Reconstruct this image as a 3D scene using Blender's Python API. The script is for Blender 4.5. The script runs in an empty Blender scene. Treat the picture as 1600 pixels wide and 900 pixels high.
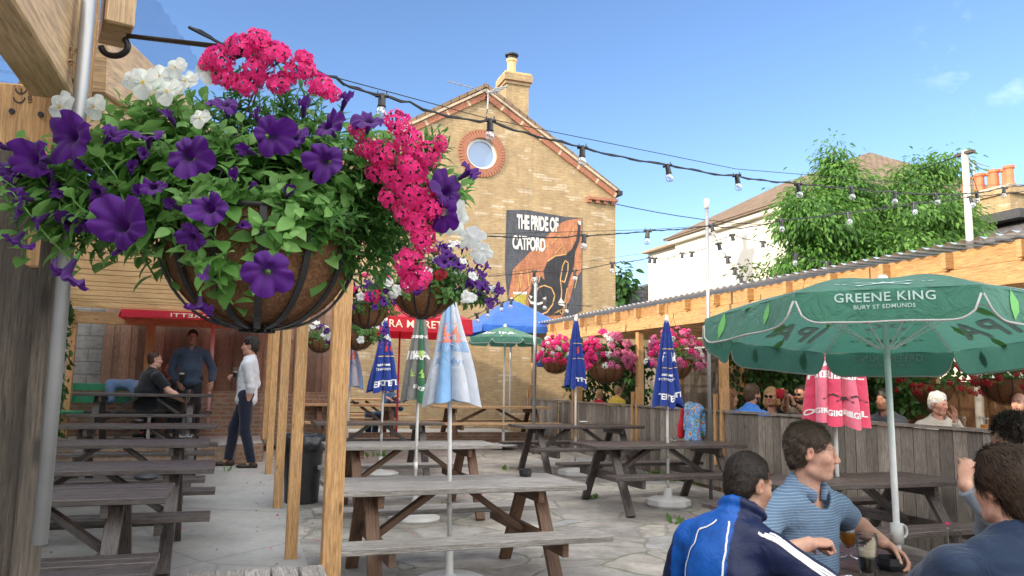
import bpy, bmesh, math, random
import numpy as np
from mathutils import Vector as V, Matrix as Mx, Euler, geometry, noise as mnoise
from mathutils.bvhtree import BVHTree
rad=math.radians; PI=math.pi
sc=bpy.context.scene; COL=sc.collection
random.seed(7); np.random.seed(7)
# ---------------- camera, world, sun, exposure ----------------
F=1200.;YAW=rad(19.5);PIT=rad(7.2);ROL=rad(1.0);EYE=1.52
f0=V((math.sin(YAW),math.cos(YAW),0));r0=V((math.cos(YAW),-math.sin(YAW),0))
FW=f0*math.cos(PIT)+V((0,0,math.sin(PIT)));UP0=-f0*math.sin(PIT)+V((0,0,math.cos(PIT)))
RC=r0*math.cos(ROL)+UP0*math.sin(ROL);UC=UP0*math.cos(ROL)-r0*math.sin(ROL)
CP=V((0,0,EYE))
cd=bpy.data.cameras.new('camera');cam=bpy.data.objects.new('camera',cd);COL.objects.link(cam)
cam.matrix_world=Mx(((RC.x,UC.x,-FW.x,0),(RC.y,UC.y,-FW.y,0),(RC.z,UC.z,-FW.z,EYE),(0,0,0,1)))
cd.sensor_width=36;cd.lens=F*36/1600;cd.clip_start=.05;cd.clip_end=2000
sc.camera=cam
SUN_EL=rad(21);SUN_AZ=rad(-106)      # azimuth clockwise from +Y: low evening sun from the pub side
w=bpy.data.worlds.new('World');sc.world=w;w.use_nodes=True
nt=w.node_tree;nt.nodes.clear()
sky=nt.nodes.new('ShaderNodeTexSky');sky.sky_type='NISHITA';sky.sun_disc=False
sky.sun_elevation=SUN_EL;sky.sun_rotation=SUN_AZ;sky.air_density=.85;sky.dust_density=.0;sky.ozone_density=1.4
bg=nt.nodes.new('ShaderNodeBackground');bg.inputs[1].default_value=.15
wo=nt.nodes.new('ShaderNodeOutputWorld')
tc=nt.nodes.new('ShaderNodeTexCoord')
# thin evening cloud high on the far side of the sky
mp_=nt.nodes.new('ShaderNodeMapping');mp_.inputs['Scale'].default_value=(6,6,9)
nz=nt.nodes.new('ShaderNodeTexNoise');nz.inputs['Scale'].default_value=1.1;nz.inputs['Detail'].default_value=7;nz.inputs['Roughness'].default_value=.62
rp=nt.nodes.new('ShaderNodeValToRGB');rp.color_ramp.elements[0].position=.50;rp.color_ramp.elements[1].position=.75
dp=nt.nodes.new('ShaderNodeVectorMath');dp.operation='DOT_PRODUCT'
CD=(FW+RC*((1555-800)/F)+UC*((450-75)/F)).normalized();dp.inputs[1].default_value=CD
dr=nt.nodes.new('ShaderNodeMapRange');dr.inputs['From Min'].default_value=.9962;dr.inputs['From Max'].default_value=.9995
mu=nt.nodes.new('ShaderNodeMath');mu.operation='MULTIPLY'
mm=nt.nodes.new('ShaderNodeMath');mm.operation='MULTIPLY';mm.inputs[1].default_value=.45
mix=nt.nodes.new('ShaderNodeMix');mix.data_type='RGBA';mix.inputs['B'].default_value=(7.5,8.3,9.2,1)
nt.links.new(tc.outputs['Generated'],mp_.inputs[0]);nt.links.new(mp_.outputs[0],nz.inputs['Vector']);nt.links.new(nz.outputs[0],rp.inputs[0])
nt.links.new(tc.outputs['Generated'],dp.inputs[0]);nt.links.new(dp.outputs['Value'],dr.inputs[0])
nt.links.new(rp.outputs[0],mu.inputs[0]);nt.links.new(dr.outputs[0],mu.inputs[1]);nt.links.new(mu.outputs[0],mm.inputs[0])
hs_=nt.nodes.new('ShaderNodeHueSaturation');hs_.inputs['Saturation'].default_value=1.12;hs_.inputs['Hue'].default_value=.506
nt.links.new(sky.outputs[0],hs_.inputs['Color']);nt.links.new(mm.outputs[0],mix.inputs[0]);nt.links.new(hs_.outputs[0],mix.inputs['A'])
d2_=nt.nodes.new('ShaderNodeVectorMath');d2_.operation='DOT_PRODUCT';d2_.inputs[1].default_value=FW  # bright cloud added behind and overhead, out of view, to fill the shaded patio
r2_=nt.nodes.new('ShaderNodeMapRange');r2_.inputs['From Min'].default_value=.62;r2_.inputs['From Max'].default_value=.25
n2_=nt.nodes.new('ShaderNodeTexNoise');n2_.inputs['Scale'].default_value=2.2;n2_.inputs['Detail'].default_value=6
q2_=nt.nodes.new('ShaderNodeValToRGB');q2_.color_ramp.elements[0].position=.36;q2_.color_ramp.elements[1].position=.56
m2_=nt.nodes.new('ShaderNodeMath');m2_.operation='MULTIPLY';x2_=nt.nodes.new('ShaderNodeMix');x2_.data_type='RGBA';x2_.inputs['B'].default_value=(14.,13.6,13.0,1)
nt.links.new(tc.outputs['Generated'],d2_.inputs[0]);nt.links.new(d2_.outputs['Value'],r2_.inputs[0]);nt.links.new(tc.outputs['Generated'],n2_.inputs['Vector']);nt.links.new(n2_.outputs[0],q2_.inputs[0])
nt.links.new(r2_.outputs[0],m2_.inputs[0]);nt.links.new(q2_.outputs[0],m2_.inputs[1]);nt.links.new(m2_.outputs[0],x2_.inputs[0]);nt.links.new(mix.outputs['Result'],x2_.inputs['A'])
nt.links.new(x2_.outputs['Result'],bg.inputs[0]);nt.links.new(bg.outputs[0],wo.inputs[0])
sl=bpy.data.lights.new('sun','SUN');sl.energy=3.2;sl.angle=rad(.5);sl.color=(1,.86,.66)
so=bpy.data.objects.new('sun',sl);COL.objects.link(so)
sd=V((math.sin(SUN_AZ)*math.cos(SUN_EL),math.cos(SUN_AZ)*math.cos(SUN_EL),math.sin(SUN_EL)))
so.rotation_euler=sd.to_track_quat('Z','Y').to_euler();so.location=(-30,-10,20)
sc.view_settings.view_transform='Standard';sc.view_settings.look='None';sc.view_settings.gamma=1
sc.view_settings.exposure=.92
sc.cycles.use_denoising=True;sc.cycles.max_bounces=8;sc.cycles.transparent_max_bounces=16
sc.cycles.caustics_reflective=False;sc.cycles.caustics_refractive=False
sc.cycles.sample_clamp_indirect=6

def at(x,y,d): return CP+(FW+RC*((x-800)/F)+UC*((450-y)/F))*d
def ray(x,y): return FW+RC*((x-800)/F)+UC*((450-y)/F)
def onY(x,y,Y): r=ray(x,y);return CP+r*(Y/r.y)
def onX(x,y,X): r=ray(x,y);return CP+r*(X/r.x)
def onZ(x,y,z): r=ray(x,y);return CP+r*((z-EYE)/r.z)
def gz(Y): return max(0.,min(.3,.028*(Y-4)))
# ---------------- materials ----------------
MATS={}
class NT:
    def __init__(s,name):
        s.m=bpy.data.materials.new(name);s.m.use_nodes=True;s.t=s.m.node_tree;s.t.nodes.clear()
        s.o=s.n('OutputMaterial');MATS[name]=s.m
    def n(s,t,**k):
        n=s.t.nodes.new('ShaderNode'+t)
        for a,b in k.items():
            if a.startswith('i_'):
                key=a[2:].replace('_',' ');n.inputs[int(key) if key.isdigit() else key].default_value=b
            else: setattr(n,a,b)
        return n
    def l(s,a,b): s.t.links.new(a,b)
    def mix(s,fac,a,b,blend='MIX'):
        m=s.n('Mix',data_type='RGBA',blend_type=blend)
        for x,i in ((fac,'Factor'),(a,'A'),(b,'B')):
            if hasattr(x,'links'): s.l(x,m.inputs[i])
            elif i=='Factor': m.inputs[i].default_value=x
            else: m.inputs[i].default_value=(*x[:3],1)
        return m.outputs['Result']
    def ramp(s,fac,stops,interp='LINEAR'):
        r=s.n('ValToRGB');r.color_ramp.interpolation=interp;e=r.color_ramp.elements
        while len(e)<len(stops): e.new(.5)
        for i,(p,c) in enumerate(stops):
            e[i].position=p;e[i].color=(*c[:3],1) if hasattr(c,'__len__') else (c,c,c,1)
        s.l(fac,r.inputs[0]);return r.outputs[0]
    def coord(s,kind,scale=(1,1,1),rot=(0,0,0)):
        c=s.n('TexCoord');m=s.n('Mapping');m.inputs['Scale'].default_value=scale;m.inputs['Rotation'].default_value=rot
        s.l(c.outputs[kind],m.inputs[0]);return m.outputs[0]
    def noise(s,vec,scale,detail=4,rough=.55,dist=0):
        n=s.n('TexNoise',i_Scale=scale,i_Detail=detail,i_Roughness=rough,i_Distortion=dist)
        s.l(vec,n.inputs['Vector']);return n.outputs[0]
    def bump(s,h,st=.3,d=.01,norm=None):
        b=s.n('Bump',i_Strength=st,i_Distance=d);s.l(h,b.inputs['Height'])
        if norm: s.l(norm,b.inputs['Normal'])
        return b.outputs[0]
    def bsdf(s,col,rough=.6,normal=None,metal=0,spec=.5,**k):
        b=s.n('BsdfPrincipled')
        for x,i in ((col,'Base Color'),(rough,'Roughness'),(metal,'Metallic'),(spec,'Specular IOR Level')):
            if hasattr(x,'links'): s.l(x,b.inputs[i])
            else: b.inputs[i].default_value=(*x[:3],1) if i=='Base Color' else x
        for a,v in k.items(): b.inputs[a.replace('_',' ')].default_value=v
        if normal: s.l(normal,b.inputs['Normal'])
        return b.outputs[0]
    def out(s,sh,transl=None,tcol=None):
        if transl:
            t=s.n('BsdfTranslucent');mx=s.n('MixShader',i_0=transl)
            if hasattr(tcol,'links'): s.l(tcol,t.inputs[0])
            else: t.inputs[0].default_value=(*tcol[:3],1)
            s.l(sh,mx.inputs[1]);s.l(t.outputs[0],mx.inputs[2]);sh=mx.outputs[0]
        s.l(sh,s.o.inputs[0]);return s.m
def sc3(c,k): return tuple(min(1,x*k) for x in c[:3])
def pm(name,c,rough=.6,var=.18,scale=6,bump=.15,bscale=90,metal=0,spec=.5,tr=0,coord='Object',**k):
    if name in MATS: return MATS[name]
    t=NT(name);co=t.coord(coord)
    n=t.noise(co,scale,5);col=t.ramp(n,[(.3,sc3(c,1-var)),(.7,sc3(c,1+var))])
    n2=t.noise(co,bscale,3);nm=t.bump(n2,bump,.004)
    rr=t.ramp(n,[(.3,max(0,rough-.07)),(.7,min(1,rough+.07))])
    return t.out(t.bsdf(col,rr,nm,metal,spec,**k),tr or None,sc3(c,1.1))
def wood(name,a,b,rough=.65,dirt=None,spec=.4,grain=.5,knots=True,dirtc=(.05,.045,.04),isl=(.76,1.22),streak=.55):
    t=NT(name);co=t.coord('UV',(1.6,26,1));g=t.n('NewGeometry')
    off=t.n('VectorMath',operation='SCALE');comb=t.n('CombineXYZ')
    t.l(g.outputs['Random Per Island'],comb.inputs[2]);t.l(comb.outputs[0],off.inputs[0]);off.inputs['Scale'].default_value=37.
    ad=t.n('VectorMath',operation='ADD');t.l(co,ad.inputs[0]);t.l(off.outputs[0],ad.inputs[1]);v=ad.outputs[0]
    n=t.noise(v,1.3,6,.6,.6);n2=t.noise(v,7,4,.7)
    col=t.ramp(n,[(.32,a),(.68,b)])
    col=t.mix(t.ramp(n2,[(.35,1),(.6,0)]),col,sc3(a,streak))
    rc=t.ramp(g.outputs['Random Per Island'],[(0,isl[0]),(1,isl[1])]);col=t.mix(1,col,rc,'MULTIPLY')
    if knots:
        c2=t.coord('UV',(3.2,11,1));a2=t.n('VectorMath',operation='ADD');t.l(c2,a2.inputs[0]);t.l(off.outputs[0],a2.inputs[1])
        vo=t.n('TexVoronoi',i_Scale=.9);t.l(a2.outputs[0],vo.inputs['Vector'])
        col=t.mix(t.ramp(vo.outputs['Distance'],[(.05,.85),(.13,0)]),col,sc3(a,.28))
    if dirt:
        n3=t.noise(t.coord('Object'),2.3,6,.7);col=t.mix(t.ramp(n3,[(.45,0),(.72,dirt)]),col,dirtc)
    rr=t.ramp(n2,[(.3,max(.05,rough-.12)),(.7,min(1,rough+.1))])
    return t.out(t.bsdf(col,rr,t.bump(n2,grain,.004),0,spec))
def brick(name,c1,c2,c3,mortar,bw=.225,rh=.075,rough=.85,ms=.012,pale=None,stain=.25):
    t=NT(name);co=t.coord('UV')
    b=t.n('TexBrick',offset=.5,squash=1,i_Scale=1.0,i_Mortar_Size=ms,i_Mortar_Smooth=.15,i_Bias=-.1,i_Brick_Width=bw,i_Row_Height=rh)
    b.inputs['Color1'].default_value=(*c1,1);b.inputs['Color2'].default_value=(*c2,1);b.inputs['Mortar'].default_value=(*mortar,1);t.l(co,b.inputs['Vector'])
    n=t.noise(co,2.2,5);n2=t.noise(co,30,5)
    # per-brick tone: snap coordinates to a coarse noise
    wn=t.n('TexNoise',i_Scale=7.,i_Detail=0);t.l(t.coord('UV',(1,2.4,1)),wn.inputs['Vector'])
    col=t.mix(t.ramp(wn.outputs[0],[(.52,0),(.64,.7)]),b.outputs['Color'],c3)
    if pale:
        wn2=t.n('TexVoronoi',i_Scale=1,distance='CHEBYCHEV');t.l(t.coord('UV',(1/bw/1.6,1/rh/1.3,1)),wn2.inputs['Vector'])
        sp=t.n('SeparateColor');t.l(wn2.outputs['Color'],sp.inputs[0])
        col=t.mix(t.ramp(sp.outputs[0],[(.9,0),(.93,.75)],'CONSTANT'),col,pale)
    col=t.mix(b.outputs['Fac'],col,mortar)
    col=t.mix(1,col,t.ramp(n,[(.3,1-stain),(.7,1.05)]),'MULTIPLY')
    ns=t.noise(t.coord('UV',(1.3,.16,1)),2.2,5,.65);col=t.mix(1,col,t.ramp(ns,[(.32,1-stain*.9),(.6,1.04)]),'MULTIPLY')
    inv=t.n('Math',operation='SUBTRACT');inv.inputs[0].default_value=1;t.l(b.outputs['Fac'],inv.inputs[1])
    nm=t.bump(n2,.3,.004,t.bump(inv.outputs[0],.6,.008))
    return t.out(t.bsdf(col,rough,nm,0,.25))
def leafm(name,cols,tr=.35,rough=.5):
    t=NT(name);g=t.n('NewGeometry');k=len(cols)
    col=t.ramp(g.outputs['Random Per Island'],[(i/(k-1),c) for i,c in enumerate(cols)])
    n=t.noise(t.coord('Object'),60,3);col=t.mix(1,col,t.ramp(n,[(.3,.8),(.7,1.15)]),'MULTIPLY')
    return t.out(t.bsdf(col,rough,t.bump(n,.25,.003),0,.35),tr,sc3(cols[-1],1.6))
def petal(name,c,c2=None,tr=.35,vein=.0):
    t=NT(name);g=t.n('NewGeometry');c2=c2 or sc3(c,.7)
    n=t.noise(t.coord('Object'),45,3)
    col=t.ramp(n,[(.3,c2),(.65,c)]);col=t.mix(1,col,t.ramp(g.outputs['Random Per Island'],[(0,.75),(1,1.2)]),'MULTIPLY')
    if vein:
        a=t.n('Attribute',attribute_name='vein');col=t.mix(a.outputs['Fac'],col,sc3(c,.22))
    return t.out(t.bsdf(col,.55,t.bump(n,.3,.003),0,.25,Sheen_Weight=.15),tr,sc3(c,1.5))
def cloth(name,c,tr=.0,rough=.8,var=.12,fold=.5,weave=900):
    if name in MATS: return MATS[name]
    t=NT(name);co=t.coord('Object')
    n=t.noise(co,5,4,.55,.4);col=t.ramp(n,[(.3,sc3(c,1-var)),(.7,sc3(c,1+var))])
    nm=t.bump(t.noise(co,weave,2),.15,.001,t.bump(t.noise(co,9,5,.55,1.2),fold,.035))
    return t.out(t.bsdf(col,rough,nm,0,.25,Sheen_Weight=.2),tr or None,sc3(c,1.25))
def glassm(name,c=(1,1,1),rough=.02,mixt=.02):
    if name in MATS: return MATS[name]
    t=NT(name);g=t.n('BsdfGlossy',i_Roughness=rough);tr=t.n('BsdfTransparent');tr.inputs[0].default_value=(*c,1)
    f=t.n('LayerWeight',i_Blend=.16);mx=t.n('MixShader');r=t.ramp(f.outputs['Fresnel'],[(0,mixt),(1,.7)])
    t.l(r,mx.inputs[0]);t.l(tr.outputs[0],mx.inputs[1]);t.l(g.outputs[0],mx.inputs[2]);return t.out(mx.outputs[0])
def vcol(name,rough=.5,sss=0,bump=.2,bs=250,spec=.4,sheen=0,fold=0,tr=0):
    if name in MATS: return MATS[name]
    t=NT(name);a=t.n('Attribute',attribute_name='Col');co=t.coord('Object')
    n=t.noise(co,55,5,.65);col=t.mix(1,a.outputs['Color'],t.ramp(n,[(.3,.84),(.7,1.1)]),'MULTIPLY');n_=t.noise(co,14,4);col=t.mix(1,col,t.ramp(n_,[(.3,(.97,.88,.86)),(.7,(1.03,1.05,1.05))]),'MULTIPLY')
    nm=t.bump(t.noise(co,bs,3),bump,.0012)
    if fold: nm=t.bump(t.noise(co,11,4,.5,.8),fold,.015,nm)
    k={}
    if sss: k=dict(Subsurface_Weight=sss,Subsurface_Radius=(.012,.004,.002),Subsurface_Scale=.6)
    return t.out(t.bsdf(col,rough,nm,0,spec,Sheen_Weight=sheen,**k))
# ---------------- mesh helpers ----------------
class MB:
    def __init__(s): s.v=[];s.f=[];s.uv=[];s.mi=[]
    def poly(s,pts,uv=None,m=0):
        b=len(s.v);s.v+=[tuple(p) for p in pts];s.f.append(tuple(range(b,b+len(pts))))
        s.uv+=uv if uv else [(p[0],p[1]) for p in pts];s.mi.append(m)
    def box(s,c,sz,R=None,m=0,uvwall=False):
        c=V(c);x,y,z=[k/2 for k in sz];R=R or Mx.Identity(3)
        cs=[V((i*x,j*y,k*z)) for i in (-1,1) for j in (-1,1) for k in (-1,1)]
        b=len(s.v);s.v+=[tuple(c+R@p) for p in cs]
        la=max(range(3),key=lambda i:sz[i]);ru,rv=random.random()*9,random.random()*9
        for q in ((0,1,3,2),(4,6,7,5),(0,4,5,1),(2,3,7,6),(0,2,6,4),(1,5,7,3)):
            s.f.append(tuple(b+i for i in q));s.mi.append(m)
            P=[cs[i] for i in q];n=(P[1]-P[0]).cross(P[2]-P[1]);na=max(range(3),key=lambda i:abs(n[i]))
            if uvwall:
                ax=[(1,2),(0,2),(0,1)][na];s.uv+=[((c+R@p)[ax[0]],(c+R@p)[ax[1]]) for p in P]
            else:
                oth=[i for i in range(3) if i!=na];u=la if la in oth else oth[0];v_=[i for i in oth if i!=u][0]
                s.uv+=[(p[u]+ru,p[v_]+rv+na*.31) for p in P]
    def beam(s,p0,p1,w,h,up=(0,0,1),m=0):
        p0=V(p0);p1=V(p1);d=p1-p0;L=d.length;d.normalize();u=V(up)
        if abs(d.dot(u))>.98: u=V((0,1,0))
        sx=d.cross(u).normalized();uu=sx.cross(d)
        R=Mx((d,-sx,uu)).transposed();s.box((p0+p1)/2,(L,w,h),R,m)
    def tube(s,pts,r,n=8,caps=True,m=0):
        pts=[V(p) for p in pts];k=len(pts);rs=r if hasattr(r,'__len__') else [r]*k;b=len(s.v)
        t0=(pts[1]-pts[0]).normalized();a=V((0,0,1)) if abs(t0.z)<.9 else V((1,0,0));nx=t0.cross(a).normalized()
        L=0
        for i,p in enumerate(pts):
            t=(pts[min(i+1,k-1)]-pts[max(i-1,0)]).normalized();nx=(nx-t*nx.dot(t)).normalized();ny=t.cross(nx)
            for j in range(n):
                th=2*PI*j/n;s.v.append(tuple(p+(nx*math.cos(th)+ny*math.sin(th))*rs[i]))
        for i in range(k-1):
            L2=L+(pts[i+1]-pts[i]).length
            for j in range(n):
                j2=(j+1)%n;s.f.append((b+i*n+j,b+i*n+j2,b+(i+1)*n+j2,b+(i+1)*n+j));s.mi.append(m)
                c=2*PI*rs[i]/n;s.uv+=[(L,j*c),(L,(j+1)*c),(L2,(j+1)*c),(L2,j*c)]
            L=L2
        if caps:
            s.f.append(tuple(b+j for j in reversed(range(n))));s.f.append(tuple(b+(k-1)*n+j for j in range(n)));s.mi+=[m,m];s.uv+=[(0,0)]*(2*n)
    def lathe(s,prof,n=24,c=(0,0,0),m=0,M=None):
        b=len(s.v);k=len(prof);c=V(c)
        for r,z in prof:
            for j in range(n):
                p=V((r*math.cos(2*PI*j/n),r*math.sin(2*PI*j/n),z));s.v.append(tuple(c+(M@p if M else p)))
        for i in range(k-1):
            for j in range(n):
                j2=(j+1)%n;s.f.append((b+i*n+j,b+i*n+j2,b+(i+1)*n+j2,b+(i+1)*n+j));s.mi.append(m)
                s.uv+=[(j/n,prof[i][1]),((j+1)/n,prof[i][1]),((j+1)/n,prof[i+1][1]),(j/n,prof[i+1][1])]
    def prism(s,pts,d,m=0,holes=()):
        """outline pts (3D, planar) given thickness vector d; optional holes"""
        loops=[[V(p) for p in pts]]+[[V(p) for p in h] for h in holes];d=V(d)
        flat=[p for l in loops for p in l];tri=geometry.tessellate_polygon(loops)
        n=d.normalized();ax=V((0,0,1)) if abs(n.z)<.9 else V((0,1,0));ux=ax.cross(n).normalized();uy=n.cross(ux)
        uvf=lambda p:(p.dot(ux),p.dot(uy));b=len(s.v)
        s.v+=[tuple(p) for p in flat]+[tuple(p+d) for p in flat];K=len(flat)
        for t in tri:
            a=(flat[t[1]]-flat[t[0]]).cross(flat[t[2]]-flat[t[0]]);t=tuple(t) if a.dot(d)<0 else tuple(reversed(t))
            s.f.append(tuple(b+i for i in t));s.uv+=[uvf(flat[i]) for i in t];s.mi.append(m)
            t=tuple(reversed(t));s.f.append(tuple(b+K+i for i in t));s.uv+=[uvf(flat[i]) for i in t];s.mi.append(m)
        o=0
        for l in loops:
            q=len(l);L=0
            for i in range(q):
                j=(i+1)%q;s.f.append((b+o+i,b+o+j,b+K+o+j,b+K+o+i));s.mi.append(m)
                e=(l[j]-l[i]).length;dz=d.length;s.uv+=[(L,0),(L+e,0),(L+e,dz),(L,dz)];L+=e
            o+=q
    def build(s,name,mats,parent=None,smooth=False,bevel=0,loc=None,solid=0,fixn=False):
        me=bpy.data.meshes.new(name);me.from_pydata(s.v,[],s.f)
        ul=me.uv_layers.new(name='UVMap');ul.data.foreach_set('uv',np.array(s.uv,dtype=np.float32).ravel())
        for m in (mats if isinstance(mats,(list,tuple)) else [mats]): me.materials.append(m)
        me.polygons.foreach_set('material_index',s.mi)
        if smooth: me.polygons.foreach_set('use_smooth',[True]*len(s.f))
        if fixn:
            bm=bmesh.new();bm.from_mesh(me);bmesh.ops.recalc_face_normals(bm,faces=bm.faces);bm.to_mesh(me);bm.free()
        me.update()
        o=bpy.data.objects.new(name,me);COL.objects.link(o)
        if parent: o.parent=parent
        if loc: o.location=loc
        if bevel:
            bv=o.modifiers.new('b','BEVEL');bv.width=bevel;bv.segments=1;bv.limit_method='ANGLE'
        if solid:
            sm=o.modifiers.new('s','SOLIDIFY');sm.thickness=solid;sm.offset=0
        return o
def npmesh(name,v,f,mat,parent=None,smooth=False,mi=None,attr=None):
    me=bpy.data.meshes.new(name);v=np.asarray(v,dtype=np.float32);f=np.asarray(f,dtype=np.int32)
    me.vertices.add(len(v));me.vertices.foreach_set('co',v.ravel())
    k=f.shape[1];me.loops.add(f.size);me.loops.foreach_set('vertex_index',f.ravel())
    me.polygons.add(len(f));me.polygons.foreach_set('loop_start',np.arange(0,f.size,k,dtype=np.int32))
    for m in (mat if isinstance(mat,(list,tuple)) else [mat]): me.materials.append(m)
    if mi is not None: me.polygons.foreach_set('material_index',np.asarray(mi,dtype=np.int32))
    me.polygons.foreach_set('use_smooth',np.full(len(f),smooth,dtype=bool))
    if attr is not None:
        a=me.attributes.new('vein','FLOAT','POINT');a.data.foreach_set('value',np.asarray(attr,dtype=np.float32))
    me.update(calc_edges=True);me.validate()
    o=bpy.data.objects.new(name,me);COL.objects.link(o)
    if parent: o.parent=parent
    return o
def tag(o,label,cat,group=None):
    o['label']=label;o['category']=cat
    if group: o['group']=group
    return o
def thing(name,label,cat,loc=(0,0,0),rz=0,group=None):
    o=bpy.data.objects.new(name,None);COL.objects.link(o);o.location=loc;o.rotation_euler=(0,0,rz);o.empty_display_size=.1
    return tag(o,label,cat,group)
def struct(o): o['kind']='structure';return o
def copy_tree(o,parent=None):
    c=o.copy();COL.objects.link(c);c.parent=parent
    for ch in list(o.children): copy_tree(ch,c)
    return c
def dup(o,loc,rz,label,group=None):
    c=copy_tree(o);c.location=loc;c.rotation_euler=(0,0,rz);c['label']=label
    if group: c['group']=group
    return c
def rotm(nrm,roll=0,up=(0,0,1)):
    z=V(nrm).normalized();u=V(up)
    if abs(z.dot(u))>.97: u=V((0,1,0))
    x=u.cross(z).normalized();y=z.cross(x)
    return Mx((x,y,z)).transposed()@Mx.Rotation(roll,3,'Z')
TXT={}
def text2d(s,bold=.0,space=1.0):
    """triangulated, finely split outline of a string: 1 unit cap height, centred on x"""
    k=(s,bold,space)
    if k in TXT: return TXT[k]
    c=bpy.data.curves.new('t','FONT');c.body=s;c.size=1;c.offset=bold;c.space_character=space;c.align_x='CENTER';c.resolution_u=3
    o=bpy.data.objects.new('t',c);COL.objects.link(o);bpy.context.view_layer.update()
    me=bpy.data.meshes.new_from_object(o.evaluated_get(bpy.context.evaluated_depsgraph_get()))
    bm=bmesh.new();bm.from_mesh(me);bmesh.ops.triangulate(bm,faces=bm.faces)
    for _ in range(2):
        e=[x for x in bm.edges if x.calc_length()>.3]
        if e: bmesh.ops.subdivide_edges(bm,edges=e,cuts=1);bmesh.ops.triangulate(bm,faces=bm.faces)
    bm.verts.ensure_lookup_table();xs=[v.co.x for v in bm.verts];x0=(min(xs)+max(xs))/2
    r=([((v.co.x-x0)/.7,v.co.y/.7) for v in bm.verts],[tuple(v.index for v in f.verts) for f in bm.faces]);bm.free()
    bpy.data.objects.remove(o);bpy.data.curves.remove(c);bpy.data.meshes.remove(me);TXT[k]=r;return r
def put_text(mb,s,fn,m=0,bold=.0,space=1.0,hscale=1.0):
    """fn(x,y)->3D point; x,y in cap heights"""
    vs,fs=text2d(s,bold,space);b=len(mb.v)
    mb.v+=[tuple(fn(x*hscale,y)) for x,y in vs]
    for f in fs: mb.f.append(tuple(b+i for i in f));mb.mi.append(m);mb.uv+=[(0,0)]*3
def poly2d(mb,pts,fn,m=0,sub=0):
    tri=geometry.tessellate_polygon([[V((p[0],p[1],0)) for p in pts]])
    bm=bmesh.new();vs=[bm.verts.new((p[0],p[1],0)) for p in pts]
    for t in tri:
        try: bm.faces.new([vs[i] for i in t])
        except ValueError: pass
    if sub:
        for _ in range(3):
            e=[x for x in bm.edges if x.calc_length()>sub]
            if e: bmesh.ops.subdivide_edges(bm,edges=e,cuts=1);bmesh.ops.triangulate(bm,faces=bm.faces)
    bm.verts.index_update();b=len(mb.v);mb.v+=[tuple(fn(v.co.x,v.co.y)) for v in bm.verts]
    for f in bm.faces: mb.f.append(tuple(b+v.index for v in f.verts));mb.mi.append(m);mb.uv+=[(0,0)]*len(f.verts)
    bm.free()
# ---------------- implicit-surface bodies ----------------
import openvdb as vdb
def sn(P,f,seed=0):
    r=np.random.RandomState(seed);s=0
    for i in range(7):
        k=r.randn(3);k=k/np.linalg.norm(k)*f*(.7+.9*r.rand());s=s+np.sin(P[0]*k[0]+P[1]*k[1]+P[2]*k[2]+r.rand()*6.28)
    return s/4
def cap(a,b,ra,rb=None,k=.02,flat=False,sub=False): return ('c',np.array(a,float),np.array(b,float),ra,ra if rb is None else rb,k,flat,sub)
def ell(c,r,R=None,k=.02,sub=False): return ('e',np.array(c,float),np.array(r,float),None if R is None else np.array(R,float),k,False,sub)
def sdist(pr,X,Y,Z):
    if pr[0]=='c':
        _,a,b,ra,rb,k,flat,sub=pr;d=b-a;L2=max(1e-9,d@d)
        t=((X-a[0])*d[0]+(Y-a[1])*d[1]+(Z-a[2])*d[2])/L2;tc_=np.clip(t,0,1)
        q=np.sqrt((X-a[0]-tc_*d[0])**2+(Y-a[1]-tc_*d[1])**2+(Z-a[2]-tc_*d[2])**2)-(ra+(rb-ra)*tc_)
        if flat: q=np.maximum(q,(t-1)*math.sqrt(L2))
        return q
    _,c,r,R,k,_,sub=pr;p=[X-c[0],Y-c[1],Z-c[2]]
    if R is not None: p=[sum(R[j][i]*p[j] for j in range(3)) for i in range(3)]
    k0=np.sqrt((p[0]/r[0])**2+(p[1]/r[1])**2+(p[2]/r[2])**2);k1=np.sqrt((p[0]/r[0]**2)**2+(p[1]/r[1]**2)**2+(p[2]/r[2]**2)**2)
    return k0*(k0-1)/np.maximum(k1,1e-6)
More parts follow.
